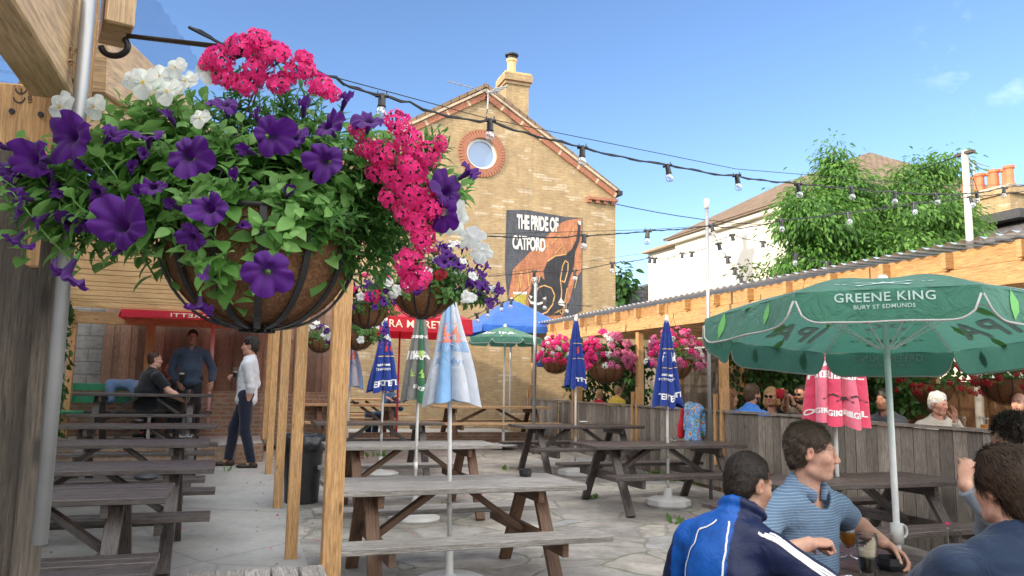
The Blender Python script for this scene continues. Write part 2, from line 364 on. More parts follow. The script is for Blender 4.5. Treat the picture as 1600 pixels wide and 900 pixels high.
def sdfmesh(name,prims,h,mat,parent=None,disp=None,colf=None,cut=None,smooth=True):
    los=[];his=[]
    for p in prims:
        if p[-1]: continue
        if p[0]=='c':
            r=max(p[3],p[4]);los.append(np.minimum(p[1],p[2])-r);his.append(np.maximum(p[1],p[2])+r)
        else: r=max(p[2]);los.append(p[1]-r);his.append(p[1]+r)
    lo=np.min(los,0)-.03;hi=np.max(his,0)+.03
    n=np.ceil((hi-lo)/h).astype(int)+1
    D=np.full(n,.04,dtype=np.float32);ax=[(lo[i]+np.arange(n[i])*h).astype(np.float32) for i in range(3)]
    for p in prims:
        k=p[-3];mg=k+.03
        if p[0]=='c': r=max(p[3],p[4]);a=np.minimum(p[1],p[2])-r-mg;b=np.maximum(p[1],p[2])+r+mg
        else: r=max(p[2]);a=p[1]-r-mg;b=p[1]+r+mg
        i0=np.clip(((a-lo)/h).astype(int),0,n);i1=np.clip(((b-lo)/h).astype(int)+2,0,n)
        if np.any(i1<=i0): continue
        sl_=tuple(slice(i0[i],i1[i]) for i in range(3))
        X=ax[0][sl_[0]][:,None,None];Y=ax[1][sl_[1]][None,:,None];Z=ax[2][sl_[2]][None,None,:]
        d=sdist(p,X,Y,Z).astype(np.float32);E=D[sl_]
        if p[-1]:
            d=-d;hh=np.maximum(k-np.abs(E-d),0)/k;D[sl_]=np.maximum(E,d)+hh*hh*k*.25
        else:
            hh=np.maximum(k-np.abs(E-d),0)/k;D[sl_]=np.minimum(E,d)-hh*hh*k*.25
    X=ax[0][:,None,None];Y=ax[1][None,:,None];Z=ax[2][None,None,:]
    if disp: D=D+disp((X,Y,Z)).astype(np.float32)
    if cut: D=np.maximum(D,cut((X,Y,Z)).astype(np.float32))
    D=np.ascontiguousarray(np.clip(D,-.04,.04).astype(np.float64))
    g=vdb.DoubleGrid(.04);g.copyFromArray(D)
    pts,quads=g.convertToQuads(0.0)
    pts=np.asarray(pts,dtype=np.float32)*h+lo.astype(np.float32);quads=np.asarray(quads).astype(np.int32)
    if len(quads)==0: return None
    a,b,c,d=[pts[quads[:,i]] for i in range(4)]
    vol=np.einsum('ij,ij->i',a-pts.mean(0),np.cross(b-a,c-a)).sum()
    if vol<0: quads=quads[:,::-1]
    o=npmesh(name,pts,quads,mat,parent,smooth)
    if colf is not None and len(o.data.vertices)==len(pts):
        at_=o.data.attributes.new('Col','FLOAT_COLOR','POINT');c=np.ones((len(pts),4),dtype=np.float32);c[:,:3]=colf(pts);at_.data.foreach_set('color',c.ravel())
    return o
def npv(v): return np.array([v[0],v[1],v[2]],float)
SKINM=None
def person(label,loc,az,tone=(.62,.38,.28),pelvis=(0,0,.53),lean=(0,.12,1),head_dir=(0,.15,1),head_az=0,head_pitch=0,
    sh=.185,hands={},feet=None,group=None,hair='short',hairc=(.05,.03,.02),shirt=(.1,.1,.1),sleeve='short',shirtm=None,trous=(.03,.035,.05),
    shoec=(.02,.02,.02),beard=None,glasses=None,res=.008,fat=1.0,female=False,curl=.5,shirtcol=None,collar=False,neck_open=0,height=1.0,
    shfwd=0,shoes=True,legs=True,watch=None,handres=None,elbow_hint={},skirt=False,torso=.48,shup={},open_shirt=False,fold=.0085):
    """az: direction the chest faces, clockwise from +Y. hands: {'R':(x,y,z,curl,dirv),...} in world coordinates"""
    root=thing('person',label,'person',loc,-rad(az),group)
    Rw=Mx.Rotation(-rad(az),3,'Z');Ri=Rw.inverted();L=V(loc)
    tl=lambda p:Ri@(V(p)-L)
    P=V(pelvis);T=V(lean).normalized();N=P+T*torso;C=P+T*.27;HD=V(head_dir).normalized();HC=N+HD*.175
    Hr=(Mx.Rotation(-rad(head_az),3,'Z')@Mx.Rotation(rad(head_pitch),3,'X'))
    hp=lambda x,y,z:HC+Hr@V((x,y,z))
    X=V((1,0,0))
    R3=np.array(Hr)
    hl=lambda x,y,z,a,b,c,k=.015,sub=False,R=None:ell(hp(x,y,z),(a,b,c),R if R is not None else R3,k,sub)
    fwd=X.cross(T)*-1
    if fwd.y<0: fwd=-fwd
    Ss={}
    for sd_,sg in (('R',1),('L',-1)): Ss[sd_]=N-T*.082+X*sh*sg+fwd*shfwd+T*shup.get(sd_,0)
    tb=[];w_=fat;TR=np.array(Mx((X,fwd,T)).transposed())
    fb=.9 if female else 1
    tb.append(ell(P+T*.02,(.155*w_,.115*w_,.12),TR,.05));tb.append(ell(P+T*.16+fwd*.01*w_,(.14*w_*fb,.11*w_*w_,.15),TR,.06))
    tb.append(ell(C+T*.05,(.158*w_**.5*fb,.112*w_**.5,.17),TR,.06));tb.append(cap(Ss['L']*.86+N*.14-T*.01,Ss['R']*.86+N*.14-T*.01,.055,.055,.05));tb.append(cap(N-T*.05-X*.09,N-T*.05+X*.09,.05,.05,.06))
    tb.append(cap(N-T*.1,N+T*.02,.075,.058,.05))
    if female:
        for s in (-1,1): tb.append(ell(C+T*.04+fwd*.085+X*.07*s,(.055,.05,.055),TR,.03))
    neck=[cap(N-T*.04,HC+Hr@V((0,-.012,-.06)),.058*(.85 if female else 1),.052*(.85 if female else 1),.025)]
    arm=[];sleevep=[];lower=[];hand=[]
    for sd_,sg in (('R',1),('L',-1)):
        S=Ss[sd_];h=hands.get(sd_)
        if h is None: h=(L+Rw@(S+V((.05*sg,.05,-.52))))[:]+(.3,None)
        Wt=tl(h[:3]);a_,b_=.285,.255
        d=Wt-S
        if d.length>a_+b_-.012: Wt=S+d.normalized()*(a_+b_-.012);d=Wt-S
        l=d.length;ca=(a_*a_+l*l-b_*b_)/(2*a_*l);ca=max(-1,min(1,ca))
        hint=V(elbow_hint.get(sd_,(sg*.5,-.4,-.8)));ph=hint-d.normalized()*hint.dot(d.normalized());ph.normalize()
        E=S+d.normalized()*(a_*ca)+ph*(a_*math.sqrt(max(0,1-ca*ca)))
        af=(.9 if female else 1)*(1+(fat-1)*.5)
        up=[cap(S,E,.049*af,.041*af,.03)];lo_=[cap(E,E.lerp(Wt,.35),.041*af,.043*af,.02),cap(E.lerp(Wt,.35),Wt,.043*af,.027*af,.02)]
        arm+=up+lo_
        if sleeve=='short': sleevep+=[cap(S,S.lerp(E,.78),.064*af,.066*af,.03,True)]
        elif sleeve=='rolled': sleevep+=[cap(S,E,.061*af,.056*af,.03),cap(E,E.lerp(Wt,.3),.058*af,.05*af,.02,True)]
        elif sleeve=='long': sleevep+=[cap(S,E,.063*af,.058*af,.03),cap(E,E.lerp(Wt,.93),.060*af,.043*af,.02,True)]
        # hand
        fd=V(h[4]) if len(h)>4 and h[4] is not None else None
        fd=(Ri@fd).normalized() if fd else (Wt-E).normalized()
        cu=h[3] if len(h)>3 else .4
        pn=V(h[5]) if len(h)>5 and h[5] else None
        pn=(Ri@pn) if pn else V((-sg*.6,0,-.8))       # palm direction
        pn=(pn-fd*pn.dot(fd)).normalized();sdv=fd.cross(pn)*(-1 if sd_=='L' else 1)   # towards thumb
        hs=.93 if female else 1.0
        pc=Wt+fd*.055*hs;HRm=np.array(Mx((sdv,fd,pn)).transposed())
        hand.append(ell(pc,(.038*hs,.052*hs,.0165),HRm,.015))
        for i,(o_,ln) in enumerate(((.028,.92),(.0095,1.),(-.0095,.94),(-.027,.76))):
            p=Wt+fd*(.092 if i in(1,2) else .085)*hs+sdv*o_*hs;dr_=fd+sdv*o_*2.5;dr_.normalize();ang=0
            for sgm,(ll,rr) in enumerate(((.042,.0088),(.027,.0080),(.021,.0070))):
                ang+=cu*(.75,1.05,.75)[sgm];q=p+(dr_*math.cos(ang)+pn*math.sin(ang))*ll*ln*hs;hand.append(cap(p,q,rr*hs,rr*.93*hs,.004));p=q
        p=Wt+fd*.028*hs+sdv*.024*hs;dv=(sdv*.75+fd*.6+pn*(.25+cu*.35)).normalized()
        q=p+dv*.04*hs;hand.append(cap(p,q,.013*hs,.0095*hs,.012));dv=(sdv*.25+fd*.8+pn*(.3+cu*.6)).normalized()
        r_=q+dv*.032*hs;hand.append(cap(q,r_,.0095*hs,.0085*hs,.004));hand.append(cap(r_,r_+dv*.022*hs,.0085*hs,.007*hs,.004))
        if watch==sd_:
            wm=MB();wd=(Wt-E).normalized();wm.tube([Wt-wd*.035,Wt-wd*.018],.034*af,14);wm.build('wristwatch',pm('dark_metal',(.03,.03,.035),.35,metal=.3),root,True)
    head=[hl(0,-.015,.035,.0745,.093,.086,.02),hl(0,.028,-.045,.056 if female else .060,.062,.072,.03),hl(0,.066,-.094,.024,.021,.018,.02),
      cap(hp(0,.088,.008),hp(0,.105,-.028),.0085,.0118,.008),cap(hp(-.012,.097,-.034),hp(.012,.097,-.034),.008,.008,.008),
      cap(hp(-.036,.074,.024),hp(-.012,.085,.021),.010,.009,.012),cap(hp(.036,.074,.024),hp(.012,.085,.021),.010,.009,.012),
      hl(-.040,.056,-.022,.024,.024,.024,.02),hl(.040,.056,-.022,.024,.024,.024,.02),
      ell(hp(-.031,.093,.004),(.015,.012,.010),R3,.008,True),ell(hp(.031,.093,.004),(.015,.012,.010),R3,.008,True),
      ell(hp(-.031,.074,.003),(.0135,.0135,.012),R3,.002),ell(hp(.031,.074,.003),(.0135,.0135,.012),R3,.002),
      cap(hp(-.019,.083,-.057),hp(0,.0895,-.055),.0058,.0066,.005),cap(hp(.019,.083,-.057),hp(0,.0895,-.055),.0058,.0066,.005),
      cap(hp(-.016,.081,-.0675),hp(.016,.081,-.0675),.0075,.0075,.005),
      cap(hp(-.05,.0,-.075),hp(-.022,.055,-.098),.016,.014,.02),cap(hp(.05,.0,-.075),hp(.022,.055,-.098),.016,.014,.02)]
    for s in (-1,1):
        ER=np.array(Hr@Mx.Rotation(rad(-18*s),3,'Z')@Mx.Rotation(rad(-12),3,'X'))
        head.append(ell(hp(.077*s,-.008,-.006),(.0085,.019,.031),ER,.006));head.append(ell(hp(.085*s,-.002,-.002),(.006,.010,.017),ER,.004,True))
    lg=[];tr_=[];sho=[]
    feet=feet or {'R':(.12,.42,0),'L':(-.12,.42,0)}
    if legs:
        for sd_,sg in (('R',1),('L',-1)):
            Hp=P+X*.09*sg;ft=feet[sd_];A=V((ft[0],ft[1],ft[2]+.085));fdir=V(ft[3]) if len(ft)>3 else V((sg*.2,1,0));fdir.normalize()
            a_,b_=.43,.42;d=A-Hp
            if d.length>a_+b_-.005: A=Hp+d.normalized()*(a_+b_-.005);d=A-Hp
            l=d.length;ca=(a_*a_+l*l-b_*b_)/(2*a_*l);ca=max(-1,min(1,ca));hint=V((sg*.15,1,.3));ph=(hint-d.normalized()*hint.dot(d.normalized())).normalized()
            K=Hp+d.normalized()*a_*ca+ph*a_*math.sqrt(max(0,1-ca*ca))
            lg+=[cap(Hp,K,.078,.052,.03),cap(K,K.lerp(A,.3),.052,.054,.02),cap(K.lerp(A,.3),A,.052,.036,.02)]
            tr_+=[cap(Hp+T*.02,K,.098*w_**.5,.070,.04),cap(K,A-(A-K).normalized()*.0,.070,.056,.03,True)]
            lg+=[cap(A,A+V((0,0,-.05))+fdir*.06,.03,.03,.02)]
            FR=np.array(Mx((V((0,0,1)).cross(fdir)*-1,fdir,V((0,0,1)))).transposed())
            hz=A+V((0,0,-.047))
            sho.append([ell(hz-fdir*.03,(.034,.05,.045),FR,.03),ell(hz+fdir*.09+V((0,0,-.008)),(.045,.10,.036),FR,.03),cap(A+V((0,0,.0)),hz,.038,.038,.02)])
    tonev=np.array(tone);Ha=np.array(Hr);HCn=npv(HC)
    def bcol(p):
        q=(p-HCn)@Ha;x,y,z=np.abs(q[:,0]),q[:,1],q[:,2];c=np.tile(tonev,(len(p),1));inh=(z>-.12)&(z<.13)&(x<.1)&(y>-.12)&(y<.14)
        def bl(mask,col,a=1.):
            mask=mask*inh;c[:]=c*(1-a*mask[:,None])+np.array(col)*(a*mask[:,None])
        g=lambda cx,cy,cz,r:np.exp(-(((x-cx)**2+(y-cy)**2+(z-cz)**2)/r**2))
        bl(g(.042,.07,-.03,.022),tonev*(1.08,.78,.75),.5);bl(g(0,.108,-.03,.014),tonev*(1.08,.78,.75),.5);bl(g(.085,0,0,.02),tonev*(1.1,.7,.65),.6)
        bl(((z<-.03)&(y>.0)&(z>-.125)&((z<-.074)|(x>.026)|((z>-.05)&(z<-.04)))&(y<.105)).astype(float),np.array(beard) if beard else tonev*.8,.85 if beard else (.0 if female else .25))
        bl(((x<.021)&(z<-.05)&(z>-.0735)&(y>.078)).astype(float),tonev*(.85,.5,.5),.75)
        bl(((x<.044)&(x>.013)&(z>.0225)&(z<.0300)&(y>.06)).astype(float),np.array(hairc)*.9+.02,.6)
        bl(((x<.040)&(x>.0215)&(np.abs(z-.003)<.0042)&(y>.078)).astype(float),(.38,.33,.30),1)
        bl((((x-.031)**2+(z-.003)**2<.0058**2)&(y>.080)).astype(float),(.03,.02,.015),1)
        return c
    global SKINM
    if not SKINM: SKINM=vcol('skin',.5,.12,.25,400,.35)
    body=tb[:0]+[ell(P+T*.02,(.13,.095,.11),TR,.05),ell(C,(.125,.085,.19),TR,.05),cap(Ss['L'].lerp(N,.15),Ss['R'].lerp(N,.15),.045,.045,.04),cap(N-T*.1,N,.055,.05,.04)]
    b=sdfmesh('body',body+neck+arm+lg+head+hand,res,SKINM,root,colf=bcol)
    # clothes
    inf=.014
    sp=[(p[:2]+(p[2]+inf,)+p[3:]) if p[0]=='e' else p for p in tb]
    sp=[('c',p[1],p[2],p[3]+inf,p[4]+inf)+p[5:] if p[0]=='c' else p for p in tb]+[]
    sp=[ell(p[1],p[2]+inf,p[3],p[-3]) if p[0]=='e' else p for p in sp]
    # open neckline following the neck
    nk=cap(N-T*.02+fwd*(.02+neck_open*.4),N+HD*.2+fwd*(.03+neck_open*.8),.058+neck_open*.25,.12,.008,False,True)
    Nn=npv(N);Tn=npv(T);Pn=npv(P)
    def fdisp(Q):
        a=sn(Q,26,3)*.5+sn(Q,60,5)*.25
        return fold*a
    sp.append(ell(P-T*.045,(.172*w_,.137*w_,.10),TR,.03))
    shirt_parts=sp+sleevep+[nk]
    if collar:
        ring=[]
        for i in range(12):
            t0=2*PI*i/12;t1=2*PI*(i+1)/12
            if collar!='zip' and i in (2,3) : continue
            cr__=.066 if collar!='zip' else .082;q=lambda t:N+T*(.0+.012*math.sin(t)*-1+(.015 if collar=='zip' else 0))+(X*math.cos(t)*cr__+fwd*(math.sin(t)*cr__+.012))
            ring.append(cap(q(t0),q(t1),.013,.013,.008));ring.append(cap(q(t0)+HD*(.028 if collar!='zip' else .055),q(t1)+HD*(.028 if collar!='zip' else .055),.009,.009,.03))
        shirt_parts+=ring
    hem=-.10
    def cutf(Q):
        d=(Q[0]-Pn[0])*Tn[0]+(Q[1]-Pn[1])*Tn[1]+(Q[2]-Pn[2])*Tn[2]
        return np.where(d>hem+.2,-1,hem-d+0*Q[0])
    # the hem cut only applies near the trunk; sleeves are kept by distance
    sm_=shirtm or cloth('cloth_%d%d%d'%tuple(int(k*255) for k in shirt),shirt)
    so_=sdfmesh('shirt',[p for p in shirt_parts],res*1.15,sm_,root,disp=fdisp,colf=shirtcol)
    if legs:
        tp=[ell(P+T*.0,(.152*w_,.118*w_,.12),TR,.05)]+tr_
        tn='trousers_cloth_%d%d%d'%tuple(int(k*255) for k in trous)
        sdfmesh('trousers',tp,res*1.3,cloth(tn,trous),root,disp=fdisp)
        for q_ in (sho if shoes else []): sdfmesh('shoe',q_,res,pm('shoe_%d'%int(shoec[0]*255),shoec,.45,bump=.05),root)
    # hair
    hm=MATS.get('hair_%d%d'%(int(hairc[0]*999),int(hairc[2]*999))) 
    if hm is None:
        t=NT('hair_%d%d'%(int(hairc[0]*999),int(hairc[2]*999)));co=t.coord('Object',(1,1,.35));n=t.noise(co,210,5,.7);col=t.ramp(n,[(.3,sc3(hairc,.35)),(.7,sc3(hairc,1.9))])
        n2=t.noise(t.coord('Object'),35,4);col=t.mix(1,col,t.ramp(n2,[(.3,.6),(.7,1.25)]),'MULTIPLY')
        hm=t.out(t.bsdf(col,.55,t.bump(n,.5,.002,t.bump(n2,.3,.006)),0,.35))
    if hair!='none':
        g=.0 if hair=='crop' else .003 if hair=='short' else .008
        hr=[hl(0,-.019,.042,.0765+g,.092+g,.086+g*1.4,.02),hl(0,-.045,-.01,.069+g*.8,.058+g*.8,.075+g*.8,.02)]
        if hair in('curly','full','wave'):
            hr+=[hl(0,-.012,.088,.068,.074,.044,.02),hl(0,.03,.098,.048,.04,.026,.02)]
        if hair=='wave': hr+=[hl(.015,-.045,.03,.082,.072,.075,.02),hl(-.0,-.065,-.045,.062,.045,.06,.02),hl(.066,.0,.02,.022,.05,.05,.02),hl(-.066,.0,.02,.022,.05,.05,.02)]
        if hair in('bob','long'):
            zl=-.14 if hair=='bob' else -.24
            for s in(-1,1): hr+=[cap(hp(.066*s,-.0,.04),hp(.078*s,-.015,zl*.6),.030,.032,.03),cap(hp(.078*s,-.015,zl*.6),hp(.07*s,-.02,zl),.032,.02,.03)]
            hr+=[cap(hp(0,-.06,.03),hp(0,-.075,zl),.07,.05,.03),cap(hp(-.04,-.07,0),hp(-.05,-.06,zl),.05,.03,.03),cap(hp(.04,-.07,0),hp(.05,-.06,zl),.05,.03,.03)]
        hr+=[hl(0,.105,-.045,.061 if hair in('bob','long') else .074,.080,.106,.008,True)]
        if hair not in('bob','long'):
            hr+=[cap(hp(-.09,.004,-.018),hp(-.06,.03,-.02),.024,.026,.006,False,True),cap(hp(.09,.004,-.018),hp(.06,.03,-.02),.024,.026,.006,False,True),
                 hl(.085,-.004,-.05,.035,.04,.04,.006,True),hl(-.085,-.004,-.05,.035,.04,.04,.006,True)]
            if hair!='wave': hr+=[cap(hp(-.09,-.03,-.105),hp(.09,-.03,-.105),.045,.045,.01,False,True)]
        amp,fr={'curly':(.009,170),'short':(.0035,150),'crop':(.0015,180),'full':(.005,110),'wave':(.006,75),'bob':(.003,60),'long':(.003,60)}.get(hair,(.003,120))
        sdfmesh('hair',hr,min(res,.007),hm,root,disp=lambda Q:amp*sn(Q if hair in('curly','crop','short') else (Q[0],Q[1],Q[2]*.35),fr,11))
    if beard and res<.02:
        be=[hl(0,.05,-.085,.052,.042,.036,.02),cap(hp(-.062,.012,-.03),hp(-.05,.035,-.08),.012,.018,.02),cap(hp(.062,.012,-.03),hp(.05,.035,-.08),.012,.018,.02),
            cap(hp(-.024,.085,-.052),hp(-.03,.07,-.075),.006,.008,.01),cap(hp(.024,.085,-.052),hp(.03,.07,-.075),.006,.008,.01),cap(hp(-.022,.09,-.044),hp(.022,.09,-.044),.006,.006,.01),
            hl(0,.098,-.06,.022,.03,.013,.006,True)]
        sdfmesh('beard',be,.006,hm,root,disp=lambda Q:.003*sn(Q,160,4))
    if glasses:
        m=MB()
        for s in(-1,1):
            c=hp(.031*s,.103,.004);ax=[Hr@V((1,0,0)),Hr@V((0,0,1))];ring=[c+ax[0]*math.cos(t)*.024+ax[1]*math.sin(t)*.017 for t in [2*PI*i/14 for i in range(15)]]
            m.tube(ring,.0016,5)
            if glasses=='sun': m.prism(ring[:14],Hr@V((0,-.002,0)))
            m.tube([hp(.054*s,.098,.01),hp(.078*s,.06,.012),hp(.083*s,-.01,.008)],.002,5)
        m.tube([hp(-.008,.106,.008),hp(.008,.106,.008)],.0018,5)
        m.build('sunglasses' if glasses=='sun' else 'spectacles',pm('lens_black',(.01,.01,.012),.12,bump=0),root)
    root['_i']=0;del root['_i']
    root.scale=(height,)*3
    return root,dict(S=Ss,N=N,P=P,T=T,fwd=fwd,HC=HC,shirt=so_,tl=tl,Hr=Hr,Rw=Rw)
# ---------------- materials used by the setting ----------------
W_new=wood('timber_fresh',(.46,.25,.10),(.62,.38,.17),.62,dirt=.35,dirtc=(.28,.20,.13))
W_old=wood('timber_weathered_dark',(.075,.062,.05),(.15,.125,.10),.8,dirt=.6,knots=True,grain=.9)
W_pale=wood('timber_planed_pale',(.46,.31,.17),(.60,.43,.26),.55,grain=.25)
W_stain=wood('table_dark_stain',(.048,.038,.034),(.10,.082,.075),.33,spec=.5,knots=False,grain=.8,dirt=.35,dirtc=(.12,.115,.11))
W_grey=wood('table_grey_weathered',(.22,.205,.185),(.42,.40,.37),.75,knots=False,grain=1,dirt=.4,dirtc=(.13,.11,.09))
W_leg=wood('table_leg_brown',(.11,.055,.032),(.20,.115,.07),.65,knots=True,dirt=.3,dirtc=(.2,.17,.14))
W_nat=wood('table_natural',(.42,.25,.12),(.58,.39,.22),.6)
W_fence=wood('fence_brown',(.27,.16,.11),(.40,.25,.17),.8,dirt=.5,dirtc=(.10,.07,.055),isl=(.5,1.3))
W_fgrey=wood('fence_grey',(.20,.17,.14),(.36,.32,.27),.85,dirt=.5,dirtc=(.09,.075,.065),grain=.9,isl=(.6,1.3))
BR_house=brick('brick_house',(.46,.335,.18),(.40,.285,.155),(.36,.235,.13),(.35,.28,.18),pale=(.58,.47,.34),ms=.008,stain=.18)
BR_wall=brick('brick_low_wall',(.30,.16,.10),(.24,.13,.09),(.34,.24,.16),(.30,.26,.21))
BR_block=brick('block_wall',(.30,.30,.29),(.35,.35,.335),(.25,.25,.24),(.2,.2,.195),.45,.225,.9,.012)
RED=pm('red_brick',(.33,.135,.08),.85,.35,30,.4)
RENDER=pm('white_render',(.76,.72,.62),.9,.05,1.5,.2,40)
def tiles(name,c,sx,sy,flat=.25):
    t=NT(name);co=t.coord('UV')
    b=t.n('TexBrick',offset=.5,i_Scale=1.,i_Mortar_Size=.012,i_Mortar_Smooth=.1,i_Brick_Width=sx,i_Row_Height=sy);t.l(co,b.inputs['Vector'])
    b.inputs['Color1'].default_value=(*sc3(c,.85),1);b.inputs['Color2'].default_value=(*sc3(c,1.15),1);b.inputs['Mortar'].default_value=(*sc3(c,flat),1)
    n=t.noise(co,1.3,6,.65);col=t.mix(1,b.outputs['Color'],t.ramp(n,[(.3,.75),(.7,1.15)]),'MULTIPLY')
    w_=t.n('TexWave',wave_type='BANDS',bands_direction='Y',wave_profile='SAW',i_Scale=1/sy/6.283*3.1416);t.l(co,w_.inputs['Vector'])
    return t.out(t.bsdf(col,.85,t.bump(b.outputs['Fac'],.5,.01),0,.3))
ROOF_BR=tiles('roof_brown',(.22,.155,.105),.26,.16);SLATE=tiles('roof_slate',(.13,.125,.13),.3,.2)
def crazy():
    t=NT('crazy_paving');g=t.n('NewGeometry');m=t.n('Mapping',);m.inputs['Scale'].default_value=(1.35,1.75,1.5);t.l(g.outputs['Position'],m.inputs[0])
    nd=t.n('TexNoise',i_Scale=1.6,i_Detail=2);t.l(m.outputs[0],nd.inputs['Vector'])
    va=t.n('VectorMath',operation='MULTIPLY_ADD');t.l(nd.outputs['Color'],va.inputs[0]);va.inputs[1].default_value=(.35,.35,0);t.l(m.outputs[0],va.inputs[2])
    e=t.n('TexVoronoi',feature='DISTANCE_TO_EDGE',i_Scale=1,i_Randomness=1);c=t.n('TexVoronoi',i_Scale=1,i_Randomness=1)
    t.l(va.outputs[0],e.inputs['Vector']);t.l(va.outputs[0],c.inputs['Vector'])
    s=t.n('SeparateColor');t.l(c.outputs['Color'],s.inputs[0])
    col=t.ramp(s.outputs[0],[(0,(.29,.275,.25)),(.45,(.35,.33,.295)),(.7,(.40,.375,.32)),(1,(.31,.31,.305))])
    n=t.noise(g.outputs['Position'],5,7,.65);col=t.mix(1,col,t.ramp(n,[(.28,.55),(.7,1.2)]),'MULTIPLY')
    n3=t.noise(g.outputs['Position'],.9,4);col=t.mix(t.ramp(n3,[(.48,0),(.66,.6)]),col,(.16,.15,.14))
    en=t.n('Math',operation='MULTIPLY_ADD');t.l(n,en.inputs[0]);en.inputs[1].default_value=.05;t.l(e.outputs[0],en.inputs[2])
    j=t.ramp(en.outputs[0],[(.028,0),(.055,1)]);mo=t.noise(g.outputs['Position'],2.2,4);jc=t.mix(t.ramp(mo,[(.45,0),(.6,.8)]),(.235,.22,.195),(.13,.15,.09));col=t.mix(j,jc,col)
    return t.out(t.bsdf(col,.8,t.bump(n,.4,.01,t.bump(j,.7,.015)),0,.35))
CRAZY=crazy()
def conc(name,c):
    t=NT(name);g=t.n('NewGeometry');p=g.outputs['Position'];n=t.noise(p,1.1,6,.6);n2=t.noise(p,14,6,.7);n3=t.noise(p,90,3)
    col=t.ramp(n,[(.3,sc3(c,.78)),(.7,sc3(c,1.12))]);col=t.mix(1,col,t.ramp(n2,[(.3,.88),(.65,1.06)]),'MULTIPLY')
    v=t.n('TexVoronoi',feature='DISTANCE_TO_EDGE',i_Scale=.45);t.l(p,v.inputs['Vector']);nd=t.noise(p,3,4)
    col=t.mix(t.ramp(v.outputs[0],[(.0,.35),(.012,0)]),col,sc3(c,.4))
    return t.out(t.bsdf(col,.85,t.bump(n3,.3,.003,t.bump(n2,.35,.01)),0,.3))
CONC=conc('concrete',(.37,.36,.335));EARTH=conc('ground_tarmac',(.13,.125,.115))
METAL=pm('galvanised_metal',(.36,.37,.38),.48,.15,5,.15,60,.7);DARKM=pm('black_iron',(.018,.018,.02),.45,.2,10,.15,120,.3)
WHITEP=pm('white_paint',(.72,.72,.70),.4,.08,4,.08,80);PLAST=pm('white_plastic',(.62,.63,.62),.45,.10,5,.08,80)
BLACKP=pm('black_plastic',(.022,.023,.026),.35,.2,8,.1,80);CABLE=pm('cable_black',(.015,.015,.017),.5,bump=0)
BULB=glassm('bulb_glass',(.90,.92,.95),.12,.28);GLASS=glassm('drinking_glass',(.96,.97,.97))
# ---------------- ground, paths, terraces ----------------
def sheet(name,x0,x1,ys,dz,mat,n=1,xr=None):
    mb=MB()
    for i in range(len(ys)-1):
        a,b=ys[i],ys[i+1];mb.poly([(x0,a,gz(a)+dz),(x1,a,gz(a)+dz),(x1,b,gz(b)+dz),(x0,b,gz(b)+dz)])
    return struct(mb.build(name,mat))
sheet('ground',-300,300,[-300,-20,4,14.72,30,300],-.004,EARTH)
sheet('patio_paving',.62,6.2,[-6,4,14.72,15.1],.004,CRAZY)
sheet('concrete_path',-4.6,.62,[-6,4,12.3,15.1],.004,CONC)
mb=MB();mb.prism([(-4.5,12.55,gz(12.5)-.05),(-.1,12.55,gz(12.5)-.05),(.45,13.0,gz(12.5)-.05),(.45,15.2,gz(12.5)-.05),(-4.5,15.2,gz(12.5)-.05)],(0,0,.36))
struct(mb.build('rear_terrace',[CONC]));
mb=MB()
for a,b in (((-4.5,12.54),(-.1,12.54)),((-.1,12.54),(.46,13.0)),((.46,13.0),(.46,14.4))):
    a=V((*a,.33));b=V((*b,.33));d=(b-a);L=d.length;d.normalize();nn=d.cross(V((0,0,1)))
    mb.poly([a-V((0,0,.12))+nn*.012,b-V((0,0,.12))+nn*.012,b+V((0,0,.21))+nn*.012,a+V((0,0,.21))+nn*.012],[(0,0),(L,0),(L,.33),(0,.33)])
struct(mb.build('rear_terrace_kerb',BR_wall))
mb=MB();mb.box((3.33,16.8,.26),(5.7,3.6,.36));struct(mb.build('back_terrace',CONC))
mb=MB();mb.box((9.8,9,.12),(7.1,19,.42));struct(mb.build('seating_deck',wood('decking',(.2,.13,.08),(.3,.21,.14),.7)))
# brick retaining wall under the back fence, stone edge in front of far tables
def wallthing(name,label,boxes,mat,cat='wall',cop=None):
    mb=MB()
    for c,s in boxes: mb.box(c,s,uvwall=True)
    o=mb.build(name,mat);return tag(o,label,cat)
wallthing('brick_wall','low brick wall at the foot of the tall brown board fence',[((-1.35,14.75,.85),(6.0,.3,.95))],BR_wall)
wallthing('brick_wall','long low brick edging wall running under the far pale wooden tables',[((3.35,14.95,.36),(5.5,.22,.42))],BR_wall)
wallthing('block_wall','grey concrete block wall at the end of the wooden pergola',[((-3.1,15.35,1.7),(2.9,.22,3.3))],BR_block)
